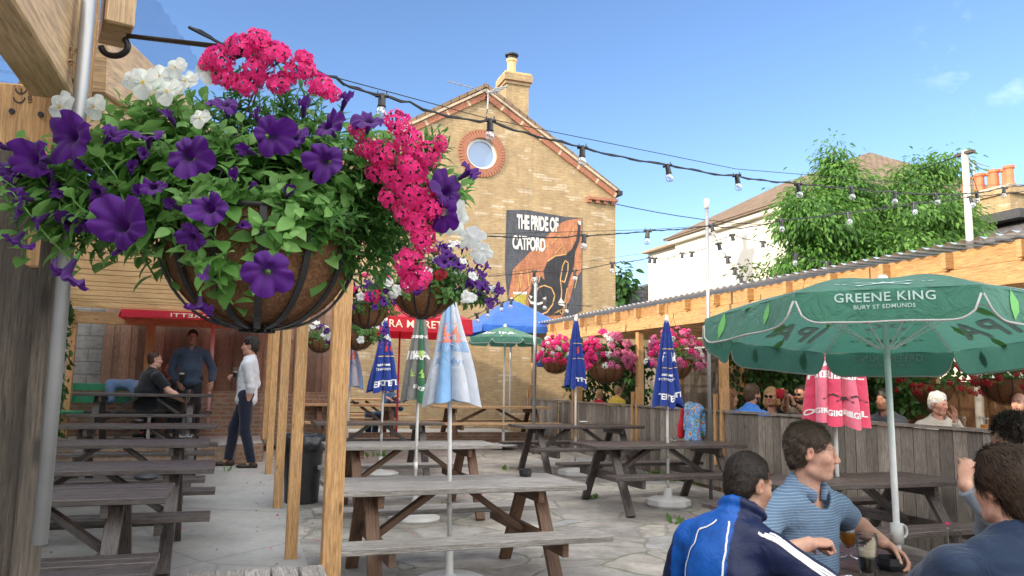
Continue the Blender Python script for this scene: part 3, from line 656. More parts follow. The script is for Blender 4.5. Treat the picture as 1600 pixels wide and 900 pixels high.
# weeds in the joints
def weeds(name,label,cx,cy,z,n,sx,sy,h=.12):
    v=[];f=[]
    for i in range(n):
        x=cx+random.gauss(0,sx);y=cy+random.gauss(0,sy);a=random.random()*6.28;l=h*random.uniform(.5,1.2);w_=l*.3;tx,ty=random.gauss(0,.6)*l,random.gauss(0,.6)*l
        b=len(v);dx,dy=math.cos(a)*w_,math.sin(a)*w_
        v+=[(x,y,z),(x+dx+tx*.5,y+dy+ty*.5,z+l*.55),(x+tx,y+ty,z+l),(x-dx+tx*.5,y-dy+ty*.5,z+l*.55)];f.append((b,b+1,b+2,b+3))
    o=npmesh(name,v,f,leafm('weed_leaf',[(.08,.16,.03),(.16,.28,.06)]) if 'weed_leaf' not in MATS else MATS['weed_leaf']);o['kind']='stuff';o['label']=label;return o
wd=[];
for (px,py,k,s) in [(655,692,30,.1),(845,690,70,.25),(880,692,50,.2),(590,715,16,.1),(500,690,18,.1),(1030,745,40,.15),(1060,752,40,.12),(1105,760,40,.12),(930,782,10,.06),(382,700,20,.12),(700,800,10,.05),(1060,822,8,.05),(790,735,8,.08),(350,737,6,.05)]:
    p=onZ(px,py,.2);z=gz(p.y);p=onZ(px,py,z);wd.append((p.x,p.y,z,k,s))
V_=[];F_=[]
for (x0,y0,z,n,s) in wd:
    for i in range(int(n*1.1)):
        x=x0+random.gauss(0,s);y=y0+random.gauss(0,.05);a=random.random()*6.28;l=.09*random.uniform(.5,1.3);w_=l*.3;tx,ty=random.gauss(0,.6)*l,random.gauss(0,.6)*l
        b=len(V_);dx,dy=math.cos(a)*w_,math.sin(a)*w_
        V_+=[(x,y,z),(x+dx+tx*.5,y+dy+ty*.5,z+l*.55),(x+tx,y+ty,z+l),(x-dx+tx*.5,y-dy+ty*.5,z+l*.55)];F_.append((b,b+1,b+2,b+3))
o=npmesh('weeds',V_,F_,leafm('weed_leaf',[(.06,.13,.03),(.13,.25,.05)]));o['kind']='stuff';o['label']='small green weeds growing between the paving stones'
# ---------------- board fences ----------------
def fence(name,label,p0,p1,z0,z1,bw,mat,posts=0,rail=True,jit=.01,group=None,face=-1,overlap=False):
    p0=V((*p0,0));p1=V((*p1,0));d=p1-p0;L=d.length;d.normalize();nn=d.cross(V((0,0,1)))*face
    root=thing(name,label,'fence',(p0.x,p0.y,z0),0,group);o0=V((p0.x,p0.y,z0));mb=MB();k=int(L/bw)
    for i in range(k):
        a=p0+d*((i+.5)*L/k)-o0;off=nn*(random.uniform(-.004,.004)+(.032 if overlap and i%2 else 0))
        R=Mx((d,nn,V((0,0,1)))).transposed()@Mx.Rotation(rad(random.uniform(-5,5) if overlap else random.uniform(-.5,.5)),3,'Z')
        h=z1-z0+random.uniform(-jit,jit);mb.box((a.x+off.x,a.y+off.y,z0+h/2-z0),(L/k-.008+(.03 if overlap else 0),.018,h),R)
    mb.build('boards',mat,root)
    if rail:
        mb=MB();mb.beam((p0-o0)+V((0,0,z1+.02)),(p1-o0)+V((0,0,z1+.02)),.07,.028);mb.build('cap_rail',mat,root)
    if posts:
        n=max(1,int(L/posts))
        for i in range(n+1):
            a=p0+d*(L*i/n)-o0-nn*.06;mb=MB();mb.box((a.x,a.y,(z1-z0)/2+.02),(.09,.09,z1-z0+.05));mb.build('post',mat,root,bevel=.004)
    return root
fence('board_fence','tall brown overlapping board fence above the low brick wall',(-2.2,14.98),(1.8,14.98),1.32,3.1,.13,W_fence,0,False,overlap=True)
FX=6.2
fence('board_fence','low grey board fence beside the seated child in red',(FX,14.6),(FX,16.4),.31,1.2,.13,W_fgrey,0)
fence('board_fence','low grey board fence behind the two dark tables, cap lit by sun',(FX+.02,7.2),(FX+.02,14.55),.2,1.2,.14,W_fgrey,0)
fence('board_fence','low grey board fence behind the man in the striped polo shirt',(FX-.03,1.5),(FX-.03,7.1),.02,1.18,.145,W_fgrey,0)
fence('board_fence','tall grey board fence behind the sunlit flower baskets',(10.6,21),(10.6,15.3),.3,2.45,.15,W_fgrey,2.4,True,.02)
fence('board_fence','tall brown board fence behind the bearded man in blue',(10.6,15.2),(10.6,11.6),.3,2.35,.13,W_fence,2.4,True,.02)
fence('board_fence','sunlit orange board fence behind the white haired woman',(12.2,15.2),(12.2,4.5),.3,1.72,.13,wood('fence_orange',(.30,.15,.07),(.42,.24,.12),.75),2.4,True,.01)
# ---------------- brick gable house ----------------
HY=18.5
def hpx(x,y,off=.03): p=onY(x,y,HY);return V((p.x,HY-off,p.z))
hx0,hx1,hxr=1.92,9.52,5.72;zr=9.15;ze=6.85
H=thing('brick_house','yellow brick gable end house with a round window and painted mural','house',(hxr,HY,0));o0=V((hxr,HY,0))
cen=hpx(753,240);cr_=.42
circ=[V((cen.x-hxr+cr_*math.cos(t),0,cen.z+cr_*math.sin(t))) for t in [2*PI*i/40 for i in range(40)]]
mb=MB();mb.prism([(hx0-hxr,0,0),(hx1-hxr,0,0),(hx1-hxr,0,ze),(0,0,zr),(hx0-hxr,0,ze)],(0,.3,0),holes=[circ])
for x in (hx0-hxr,hx1-hxr-.3): mb.box((x+.15,4.9,ze/2-.05),(.298,9.2,ze-.1),uvwall=True)
mb.build('wall',BR_house,H)
mb=MB()
for s in (-1,1):
    e=V((3.8*s*1.03,0,ze-.06));r=V((0,0,zr+.10));nn=V((0,1,0)).cross((e-r).normalized())*s
    mb.prism([e+V((0,-.06,0)),r+V((0,-.06,0)),r+V((0,9.6,0)),e+V((0,9.6,0))],V((0,0,.11)))
mb.build('roof',ROOF_BR,H)
mb=MB();mb2=MB()
for s in (-1,1):
    e=V((3.8*s,-.035,ze-.13));r=V((0,-.035,zr-.13));n=62;d=(r-e)/n
    R=rotm((0,-1,0));ang=math.atan2((r-e).z,(r-e).x)
    for i in range(n):
        c=e+d*(i+.5);RR=Mx.Rotation(-ang,3,'Y');mb.box(c,(d.length*.94,.05,.14),RR,m=0 if (i%9) else 1)
    mb2.beam(e+V((0,-.01,.15)),r+V((0,-.01,.15)),.10,.06)
mb.build('verge_bricks',[RED,pm('cream_brick',(.5,.36,.24),.85)],H);mb2.build('verge_capping',pm('mortar_cream',(.46,.37,.26),.85),H)
# oculus
Wd=thing('round_window','round window in a ring of radial red bricks','window');bpy.data.objects.remove(Wd)
win=MB();n=46
cR=V((cen.x-hxr,0,cen.z))
for i in range(n):
    t=2*PI*(i+.5)/n;R=Mx.Rotation(-t,3,'Y');c=cR+V((math.cos(t),0,math.sin(t)))*.525+V((0,-.012,0));win.box(c,(.215,.05,2*PI*.525/n*.90),R)
wino=win.build('window_surround',RED,H)
rg=MB();rg.lathe([(.35,-.0),(.42,-.0),(.42,.06),(.35,.06),(.35,0)],40,cR+V((0,.14,0)),M=Mx.Rotation(rad(90),3,'X'));fr=rg.build('window_frame',WHITEP,wino)
gl=MB();gl.prism([cR+V((.36*math.cos(t),.12,.36*math.sin(t))) for t in [2*PI*i/40 for i in range(40)]],(0,.01,0));pass
gl.build('glass',[pm('window_glass',(.13,.24,.42),.06,.1,1,0,metal=.0,spec=1.0),WHITEP],wino)
# dentil corbel at eaves, rainwater bracket
mb=MB();p=hpx(915,299);q=hpx(962,306);mb.box((hx1-hxr-.42,-.06,ze-.28),(.9,.12,.075))
for i in range(4): mb.box((hx1-hxr-.1-.24*i,-.05,ze-.36),(.11,.1,.075))
mb.build('eaves_corbel',RED,H)
mb=MB();mb.box((hx1-hxr+.1,-.02,ze-.05),(.14,.16,.12));mb.box((hx1-hxr+.12,4.5,ze-.05),(.12,9.0,.1));mb.build('gutter',DARKM,H)
# chimney
ch=MB();cx,cy=1.12,.95
zr-=.36;ch.box((cx,cy,zr+.02),(.66,.62,1.9),uvwall=True);ch.box((cx,cy,zr+.99),(.74,.70,.08),uvwall=True);ch.box((cx,cy,zr+1.14),(.82,.8,.2),uvwall=True)
co_=ch.build('chimney',BR_house,H)
b_=MB();b_.box((cx,cy,zr+1.035),(.76,.72,.04));b_.build('brick_band',RED,co_)
b_=MB();b_.box((cx,cy,zr+1.27),(.76,.74,.05));b_.lathe([(.15,0),(.15,.1),(.125,.12),(.12,.42),(.15,.45),(.15,.51),(.12,.51)],20,(cx-.08,cy,zr+1.28));b_.build('chimney_pot',pm('buff_clay',(.62,.42,.20),.7),co_)
b_=MB();b_.lathe([(.13,0),(.13,.08),(.19,.10),(.19,.14),(.02,.17)],16,(cx-.08,cy,zr+1.79));b_.build('cowl',DARKM,co_)
b_=MB()
zr+=.36;e=V((3.8,0,ze));r=V((0,0,zr));sl_=(e-r)/3.8
a=r+sl_*.42;c=r+sl_*1.62;b_.prism([a+V((0,.60,.13)),c+V((0,.60,.13)),c+V((0,.60,.42)),a+V((0,.60,.38))],(0,.02,0));b_.build('lead_flashing',pm('lead',(.17,.18,.21),.5),co_)
# aerial on the gable
A=thing('tv_aerial','small metal television aerial fixed under the gable peak','aerial',(hxr+.0,HY-.1,zr-.2))
mb=MB();mb.tube([(0,0,-.45),(0,-.12,-.35),(0,-.15,.1)],.02,6);mb.tube([(-1.1,-.15,.22),(.25,-.15,.05)],.012,6)
for i in range(9): 
    u=i/8;c=V((-1.05+1.25*u,-.15,.215-.16*u));mb.tube([c+V((0,-.18,0)),c+V((0,.1,0))],.006,5)
mb.build('aerial_rods',METAL,A)
mb=MB()
for i in range(3): mb.tube([(-.1+.1*i,-.3,.0+.07*i),(.28+.1*i,-.3,.12+.07*i)],.02,6)
mb.build('reflector',METAL,A)
# mural painted on the gable wall
def paint(name,c,v=.25):
    t=NT(name);co=t.coord('Object');b=t.n('TexBrick',offset=.5,i_Scale=1.,i_Mortar_Size=.012,i_Mortar_Smooth=.4,i_Brick_Width=.225,i_Row_Height=.075)
    s=t.n('SeparateXYZ');t.l(co,s.inputs[0]);cb=t.n('CombineXYZ');t.l(s.outputs[0],cb.inputs[0]);t.l(s.outputs[2],cb.inputs[1]);t.l(cb.outputs[0],b.inputs['Vector'])
    n=t.noise(co,3,6,.7);n2=t.noise(t.coord('Object',(7,7,2),(0,.6,0)),2,5,.7);col=t.ramp(n,[(.3,sc3(c,1-v)),(.7,sc3(c,1+v))]);col=t.mix(t.ramp(n2,[(.35,.7),(.55,0)]),col,sc3(c,.5))
    inv=t.n('Math',operation='SUBTRACT');inv.inputs[0].default_value=1;t.l(b.outputs['Fac'],inv.inputs[1])
    return t.out(t.bsdf(col,.8,t.bump(inv.outputs[0],.5,.006),0,.3))
def mc(cx_,cy_,off): return hpx(740+cx_/3.4615,300+cy_/3.4615,off)
MU=MB();L0=[0]
def mp2(pts,off,m): 
    P=[mc(a,b,0) for a,b in pts];poly2d(MU,[(p.x,p.z) for p in P],lambda x,z:V((x,HY-off,z)),m)
def mline(pts,off,w_,m):
    P=[mc(a,b,off) for a,b in pts]
    for a,b in zip(P[:-1],P[1:]):
        d=(b-a).normalized();n_=V((0,1,0)).cross(d)*w_/2;MU.poly([a-n_,b-n_,b+n_,a+n_],m=m)
mp2([(178,97),(290,97),(500,135),(588,140),(585,640),(400,700),(195,700),(168,420),(174,200)],.006,0)
mp2([(520,150),(585,142),(583,425),(545,480),(520,580),(470,700),(200,700),(188,560),(212,420),(300,330),(420,215),(480,162)],.010,1)
mp2([(583,425),(547,545),(490,660),(470,700),(585,640)],.013,0)
cat=[(560,165),(578,185),(572,260),(548,325),(540,400),(522,460),(505,520),(490,600),(478,665),(345,672),(300,640),(294,565),(312,520),(312,485),(332,500),(345,478),(358,448),(382,478),(378,425),(400,375),(440,345),(500,335),(530,310),(553,260),(562,200)]
mp2(cat,.016,2)
mline([(330,560),(345,520),(380,505),(420,520),(438,560),(425,610),(395,650),(350,668)],.019,.035,3)
mline([(470,600),(475,540),(468,470),(480,400),(495,370),(510,385),(508,430),(490,490),(475,480)],.019,.03,3)
mline(cat[6:9]+[(460,640),(420,672)],.019,.03,3);mline([(318,488),(332,520),(345,500)],.019,.025,3);mline([(358,452),(350,490)],.019,.025,3)
mline([(398,375),(440,347),(500,337)],.019,.03,3)
for pts in ([(240,480),(262,420),(250,520)],[(290,420),(300,520)],[(440,330),(480,290),(500,330)],[(230,560),(250,470)],[(545,520),(560,460)],[(520,250),(540,200)],[(420,280),(470,230)],[(350,330),(400,290)],[(420,670),(500,620)]): mline(pts,.019,.02,4)
mp2([(292,570),(312,592),(345,600),(375,590),(392,570),(388,598),(350,612),(305,606)],.022,5)
mp2([(296,556),(318,566),(308,580)],.022,5);mp2([(368,575),(392,566),(380,590)],.022,5)
mp2([(455,600),(470,572),(490,600),(492,618),(460,612)],.022,5)
mp2([(215,552),(285,552),(283,632),(222,632)],.014,6);mp2([(213,540),(287,540),(287,554),(213,554)],.020,5)
mp2([(562,155),(578,160),(578,180),(566,175)],.022,5)
def mtext(s,cx_,cy_,h,w_,off,rot=-.02):
    def fn(x,y):
        return mc(cx_+x*w_,cy_-y*h+x*w_*.09,off)
    put_text(MU,s,fn,5,bold=.045,space=.95)
mtext('THE PRIDE OF',345,205,72,26,.022);mtext('CATFORD',298,312,68,28,.022)
MUo=MU.build('mural',[paint('mural_charcoal',(.085,.09,.105)),paint('mural_orange',(.45,.19,.10)),paint('mural_black',(.045,.045,.052)),paint('mural_line',(.62,.36,.15)),paint('mural_yellow',(.62,.42,.14)),paint('mural_white',(.66,.64,.60),.12),paint('mural_beer',(.42,.36,.07))],H)
MUo.matrix_parent_inverse=H.matrix_world.inverted();MUo.matrix_parent_inverse=Mx.Translation(-o0)
# ---------------- the pub itself, which shades the patio ----------------
PB=thing('pub_building','long brick pub building beside the patio','building',(-9,0,0))
mb=MB();mb.box((0,-3,3.05),(7,38,6.1),uvwall=True);mb.build('wall',BR_wall,PB)
mb=MB();mb.prism([(-3.8,-22.3,6.0),(3.7,-22.3,6.0),(0,-22.3,8.0)],(0,38.6,0));mb.build('roof',SLATE,PB)
for i in range(8):
    mb=MB();y=-18+i*4.4;mb.box((3.5,y,2.0),(.12,1.2,1.5));wn_=mb.build('window',WHITEP,PB)
    mb=MB();mb.box((3.56,y,2.0),(.04,1.0,1.3));mb.build('pane',MATS['window_glass'],wn_)
# ---------------- rendered house, far houses ----------------
XW=16.5
def wx(x,y): return onX(x,y,XW)
a=wx(1062,385);b_=wx(1055,366);eL=wx(1055,372);eR=wx(1245,322);
y0=eL.y;z1=eL.z;HW=thing('rendered_house','cream rendered house with a brown hipped roof behind the pergola','house',(XW,y0,0))
Lw=9.3;mb=MB();mb.box((4.5,-Lw/2,z1/2),(9,Lw,z1),uvwall=True);q=wx(1007,397);mb.box((4.6,(q.y-y0)/2+.01,q.z/2),(8.8,q.y-y0,q.z),uvwall=True);mb.build('wall',RENDER,HW)
mb=MB();pk=onX(1220,289,XW+4.5);rz_=pk.z
e=[V((-.35,.35,z1-.06)),V((-.35,-Lw-.35,z1-.06)),V((9.35,-Lw-.35,z1-.06)),V((9.35,.35,z1-.06))];r1=V((4.5,pk.y-y0,rz_));r2=V((4.5,min(pk.y-y0-.5,-Lw+3.5),rz_))
for P in ([e[0],e[1],r2,r1],[e[1],e[2],r2],[e[2],e[3],r1,r2],[e[3],e[0],r1]):
    nrm=(P[1]-P[0]).cross(P[2]-P[0]).normalized();ux=(P[1]-P[0]).normalized();uy=nrm.cross(ux);mb.poly(P,[((p-P[0]).dot(ux),(p-P[0]).dot(uy)) for p in P])
mb.build('roof',ROOF_BR,HW,fixn=True,solid=.06)
mb=MB();mb.box((-.12,-Lw/2,z1-.18),(.22,Lw+.4,.16));mb.box((-.30,-Lw/2,z1-.05),(.1,Lw+.7,.1),m=1);mb.build('eaves_trim',[RENDER,pm('gutter_brown',(.2,.14,.1),.5)],HW)
mb=MB();mb.box((.05,(q.y-y0)/2+.03,q.z+.05),(.35,q.y-y0,.09));mb.build('parapet_coping',pm('coping_stone',(.32,.25,.18),.8),HW)
# brown gabled house behind the tree
p=onX(1322,330,21);G=thing('gabled_house','brown roofed house with pale gable coping behind the chestnut tree','house',(21,p.y,0));L1=onX(1322,262,21).z-1.5
mb=MB();mb.box((4,0,(L1-.4)/2),(8,7,L1-.4),uvwall=True);mb.build('wall',BR_house,G)
mb=MB()
for s in(-1,1):
    P=[V((-.2,3.8*s,L1-.8)),V((8.2,3.8*s,L1-.8)),V((8.2,0,L1+1.5)),V((-.2,0,L1+1.5))];mb.poly(P,[(p_.x,abs(p_.y)) for p_ in P])
mb.build('roof',ROOF_BR,G,fixn=True,solid=.06)
mb=MB()
for s in(-1,1): mb.beam((-.22,3.9*s,L1-.75),(-.22,0,L1+1.65),.25,.22)
mb.build('gable_coping',pm('coping_sand',(.45,.30,.17),.8),G);mb=MB();mb.prism([(-.12,3.5,L1-.7),(-.12,-3.5,L1-.7),(-.12,0,L1+1.4)],(.2,0,0));mb.build('gable_wall',BR_house,G)
mb=MB();mb.lathe([(.14,0),(.12,.5),(.17,.55),(.17,.62)],12,(1.5,-1.2,L1+.9));mb.build('flue',METAL,G)
# terrace house with the seven pot chimney stack
p=onX(1560,360,19);T=thing('slate_house','white house with slate roof and a seven pot brick chimney stack','house',(19,p.y,0));zt=onX(1575,372,19).z
mb=MB();mb.box((3.5,-3,zt/2-.1),(7,13,zt-.2),uvwall=True);mb.build('wall',RENDER,T)
mb=MB();P=[V((-.3,3.6,zt-.1)),V((-.3,-9.6,zt-.1)),V((3.5,-9.6,zt+1.8)),V((3.5,3.6,zt+1.8))];mb.poly(P,[(q_.y,q_.x*1.3) for q_ in P]);P=[V((7.3,3.6,zt-.1)),V((7.3,-9.6,zt-.1)),V((3.5,-9.6,zt+1.8)),V((3.5,3.6,zt+1.8))];mb.poly(P,[(q_.y,q_.x*1.3) for q_ in P])
mb.build('roof',SLATE,T,fixn=True,solid=.05)
mb=MB();mb.box((-.25,-3,zt-.02),(.16,13.3,.14));mb.build('gutter',WHITEP,T)
mb=MB();mb.box((1.3,.5,zt+.75),(1.6,1.5,.25));mb.build('roof_light',pm('dark_lead',(.05,.05,.055),.5),T)
pc=onX(1549,318,21.);zc=onX(1557,300,21.).z
mb=MB();mb.box((2.,pc.y-p.y,zc/2+2),(.75,1.75,zc-4),uvwall=True);mb.box((2.,pc.y-p.y,zc-.12),(.9,1.95,.2),uvwall=True);stk=mb.build('chimney',BR_house,T)
mb=MB();mb.box((2.,pc.y-p.y,zc+.02),(.7,1.7,.1));mb.build('flaunching',pm('mortar_grey',(.4,.36,.3),.9),stk)
for i in range(7):
    mb=MB();mb.lathe([(.15,0),(.15,.08),(.125,.1),(.12,.5),(.155,.52),(.155,.6),(.1,.6)],14,(1.9+.2*(i%2),pc.y-p.y+.72-.235*i,zc+.05));mb.build('chimney_pot',pm('terracotta_%d'%(i%2),((.52,.17,.08),(.60,.22,.11))[i%2],.7),stk)
mb=MB();mb.tube([(2,pc.y-p.y+.5,zc),(2,pc.y-p.y+.5,zc+1.1)],.02,5);mb.tube([(1.6,pc.y-p.y+.7,zc+1.25),(2.4,pc.y-p.y+.3,zc+.95)],.015,5);mb.build('aerial',METAL,stk)
# small far roof beyond the gable
p=at(980,465,42);S=thing('small_house','small distant house with a grey tiled roof beyond the gable','house',(p.x,p.y,0))
mb=MB();mb.box((0,0,p.z/2-.3),(5,6,p.z-.6));mb.build('wall',BR_house,S);mb=MB();mb.prism([(-2.7,-3.2,p.z-.7),(2.7,-3.2,p.z-.7),(0,-3.2,p.z+.5)],(0,6.4,0));mb.build('roof',SLATE,S)
# telegraph pole
p=onX(1515,370,11.8);TP=thing('telegraph_pole','pale telegraph pole rising behind the chestnut tree','pole',(p.x,p.y,0),0);zt2=onX(1506,236,11.8).z
mb=MB();mb.tube([(0,0,0),(.0,0,zt2)],[.07,.055],12);mb.build('pole_shaft',pm('pale_pole',(.6,.55,.46),.7),TP)
mb=MB();mb.box((0,0,zt2-.05),(.10,.34,.05));mb.build('cross_arm',W_old,TP)
def wire(name,label,pts,r=.008,group=None,sag=0,n=12):
    mb=MB();P=[]
    for a,b in zip(pts[:-1],pts[1:]):
        a=V(a);b=V(b)
        for i in range(n): u=i/n;P.append(a.lerp(b,u)-V((0,0,sag*4*u*(1-u))))
    P.append(V(pts[-1]));mb.tube(P,r,5);return tag(mb.build(name,CABLE),label,'cable',group)
top=(p.x,p.y,zt2-.05)
wire('overhead_wire','thin wire from the telegraph pole down to the gabled roof',[top,at(1290,318,30)],.012)
wire('overhead_wire','thin wire from the pole top to the chimney stack house',[top,at(1545,265,18.5)],.010,None,.1)
wire('overhead_wire','faint long wire crossing the sky below the gable eaves',[at(945,315,19.4),at(1340,348,24)],.012,None,.3)
wire('overhead_wire','thin wire leaning steeply off the telegraph pole top',[top,at(1528,300,19)],.010)
# ---------------- picnic tables ----------------
def picnic(label,loc,rz,top,leg,L=1.8,W=.74,H=.74,seed=0,group='wooden picnic tables',lb=None,bench=True):
    random.seed(seed);t=thing('picnic_table',lb or label,'table',loc,rz,group)
    mb=MB();n=5;bw=W/n
    for i in range(n): mb.box((random.uniform(-.004,.004),-W/2+bw*(i+.5),H-.02+random.uniform(-.0015,.0015)),(L+random.uniform(-.008,.008),bw-.009,.04),Mx.Rotation(rad(random.uniform(-.12,.12)),3,'Z'))
    mb.build('tabletop',top,t,bevel=.004)
    for s in (-1,1):
        mb=MB()
        for k in (0,1): mb.box((random.uniform(-.004,.004),s*(.70+(k-.5)*.135),.43),(L,.128,.04))
        mb.build('bench',top,t,bevel=.004)
    for e in (-1,1):
        x=e*(L/2-.30)
        for s in (-1,1):
            mb=MB();mb.beam((x,s*.16,H-.045),(x,s*.60,.0),.045,.095,up=(1,0,0));o=mb.build('leg',leg,t,bevel=.003)
        mb=MB();mb.beam((x-e*.047,-.80,.365),(x-e*.047,.80,.365),.045,.095);mb.build('bench_support',leg,t,bevel=.003)
        mb=MB();mb.beam((x-e*.047,-W/2+.05,H-.085),(x-e*.047,W/2-.05,H-.085),.045,.085);mb.build('top_support',leg,t,bevel=.003)
        mb=MB();mb.beam((x-e*.075,0,.37),(e*.12,0,H-.055),.09,.045);mb.build('brace',leg,t,bevel=.003)
    return t
GL='wooden picnic tables'
def tb(x,y,mt,label,L=1.8,rz=0,W=.74,z=None,seed=0):
    top,leg={'g':(W_grey,W_leg),'d':(W_stain,W_stain),'n':(W_nat,W_leg)}[mt]
    return picnic(label,(x,y,gz(y) if z is None else z),rad(rz),top,leg,L,W,seed=seed)
tb(1.58,5.75,'g','silvery weathered picnic table nearest the thick wooden post, small ashtray at its end',1.88,0,.8,seed=1)
tb(1.85,8.45,'g','silvery weathered picnic table with the closed grey and green parasol',1.86,seed=2)
tb(2.0,11.5,'d','dark picnic table with the closed blue parasol printed F',1.85,seed=3)
tb(2.1,14.6,'n','pale new picnic table on the rear terrace with the far white parasol',1.9,z=.385,seed=4)
tb(4.78,14.6,'n','pale new picnic table against the house wall with the open green parasol',2.3,z=.36,seed=5)
tb(4.93,10.87,'d','dark picnic table standing before the sunlit low fence',1.95,seed=6)
tb(4.83,8.25,'d','dark picnic table carrying a glass ashtray beside the white parasol foot',2.0,seed=7)
tb(5.0,5.35,'d','dark picnic table with the pink parasol behind the striped polo man',1.9,seed=8)
FTC=V((2.82,2.74,0));FTA=-78
tb(2.82,2.74,'d','dark picnic table with drinks where the four young men sit',1.8,FTA,.72,z=0,seed=9)
tb(-1.27,5.72,'d','dark picnic table on concrete nearest the old timber post, with round ashtray',1.8,seed=10)
tb(-1.05,7.0,'d','dark picnic table, second from the timber post on the concrete strip',1.85,seed=11)
tb(-1.15,8.85,'d','dark picnic table, third on the concrete strip, with the clear ashtray',1.85,seed=12)
tb(-1.12,11.0,'d','dark picnic table nearest the raised terrace, with a black ashtray',1.85,seed=13)
tb(-1.2,3.3,'d','dark picnic table at the very bottom edge beside the timber post',1.85,seed=14)
tb(.125,2.6,'g','weathered grey picnic table set lengthways just below the camera',1.8,90,.55,seed=15)
tb(-1.3,13.3,'d','dark picnic table on the rear terrace where the black shirt man sits',1.9,0,z=.55,seed=16)
tb(2.45,16.3,'n','brown picnic table pushed against the house wall behind the closed parasols',1.8,z=.45,seed=17)
tb(7.9,6.6,'d','picnic table behind the low fence where the sunglasses group sits',1.8,90,z=.33,seed=18)
tb(8.6,4.1,'d','picnic table behind the low fence beside the white haired woman',1.8,90,z=.33,seed=19)
tb(7.9,12.3,'d','picnic table beside the children behind the sunlit fence',1.8,90,z=.33,seed=20)
# green bench at the rear fence
GB=thing('garden_bench','green painted bench with a denim jacket on it by the block wall','bench',(-2.0,14.1,.55))
GRN=pm('green_paint',(.02,.20,.10),.45,.12,5,.1)
for k in range(2): m=MB();m.box((0,.24,.62+.2*k),(1.7,.03,.12));m.build('back_slat',GRN,GB,bevel=.004)
m=MB();m.box((0,0,.42),(1.7,.36,.04));m.build('seat',GRN,GB,bevel=.004)
for s in(-1,1): m=MB();m.box((.7*s,.2,.42),(.05,.05,.84));m.box((.7*s,-.15,.21),(.05,.05,.42));m.build('leg',WHITEP,GB,bevel=.004)
# ashtrays
def ashtray(label,loc,r=.075,h=.035,mat=None,oct_=False):
    mb=MB();n=8 if oct_ else 28;mb.lathe([(0,.004),(r*.8,.0),(r,h*.4),(r,h),(r*.86,h),(r*.8,.010),(0,.010)],n,(0,0,0))
    o=mb.build('ashtray',mat or BLACKP,None,smooth=not oct_);o.location=loc;return tag(o,label,'ashtray')
ashtray('wide round black ashtray on the dark table by the timber post',onZ(228,749,.795),.085,.03)
ashtray('small black ashtray on the end of the silvery table',onZ(821,744,.79),.055,.055,oct_=True)
ashtray('clear glass ashtray on the third dark table on the concrete',onZ(291,683,.885),.08,.03,GLASS)
ashtray('small black ashtray on the dark table below the seated man',onZ(215,660,.95),.07,.04)
ashtray('clear glass ashtray on the dark table beside the white parasol foot',onZ(1048,688,.865),.085,.035,GLASS)
ashtray('tiny black ashtray on the pale table under the far parasol',onZ(556,631,1.13),.06,.04)
ashtray('pale dish ashtray on the dark table before the sunlit fence',onZ(912,660,.935),.07,.02,PLAST)
ashtray('black plastic ashtray beside the dark stout glass',onZ(1391,888,.745),.062,.05,oct_=True)
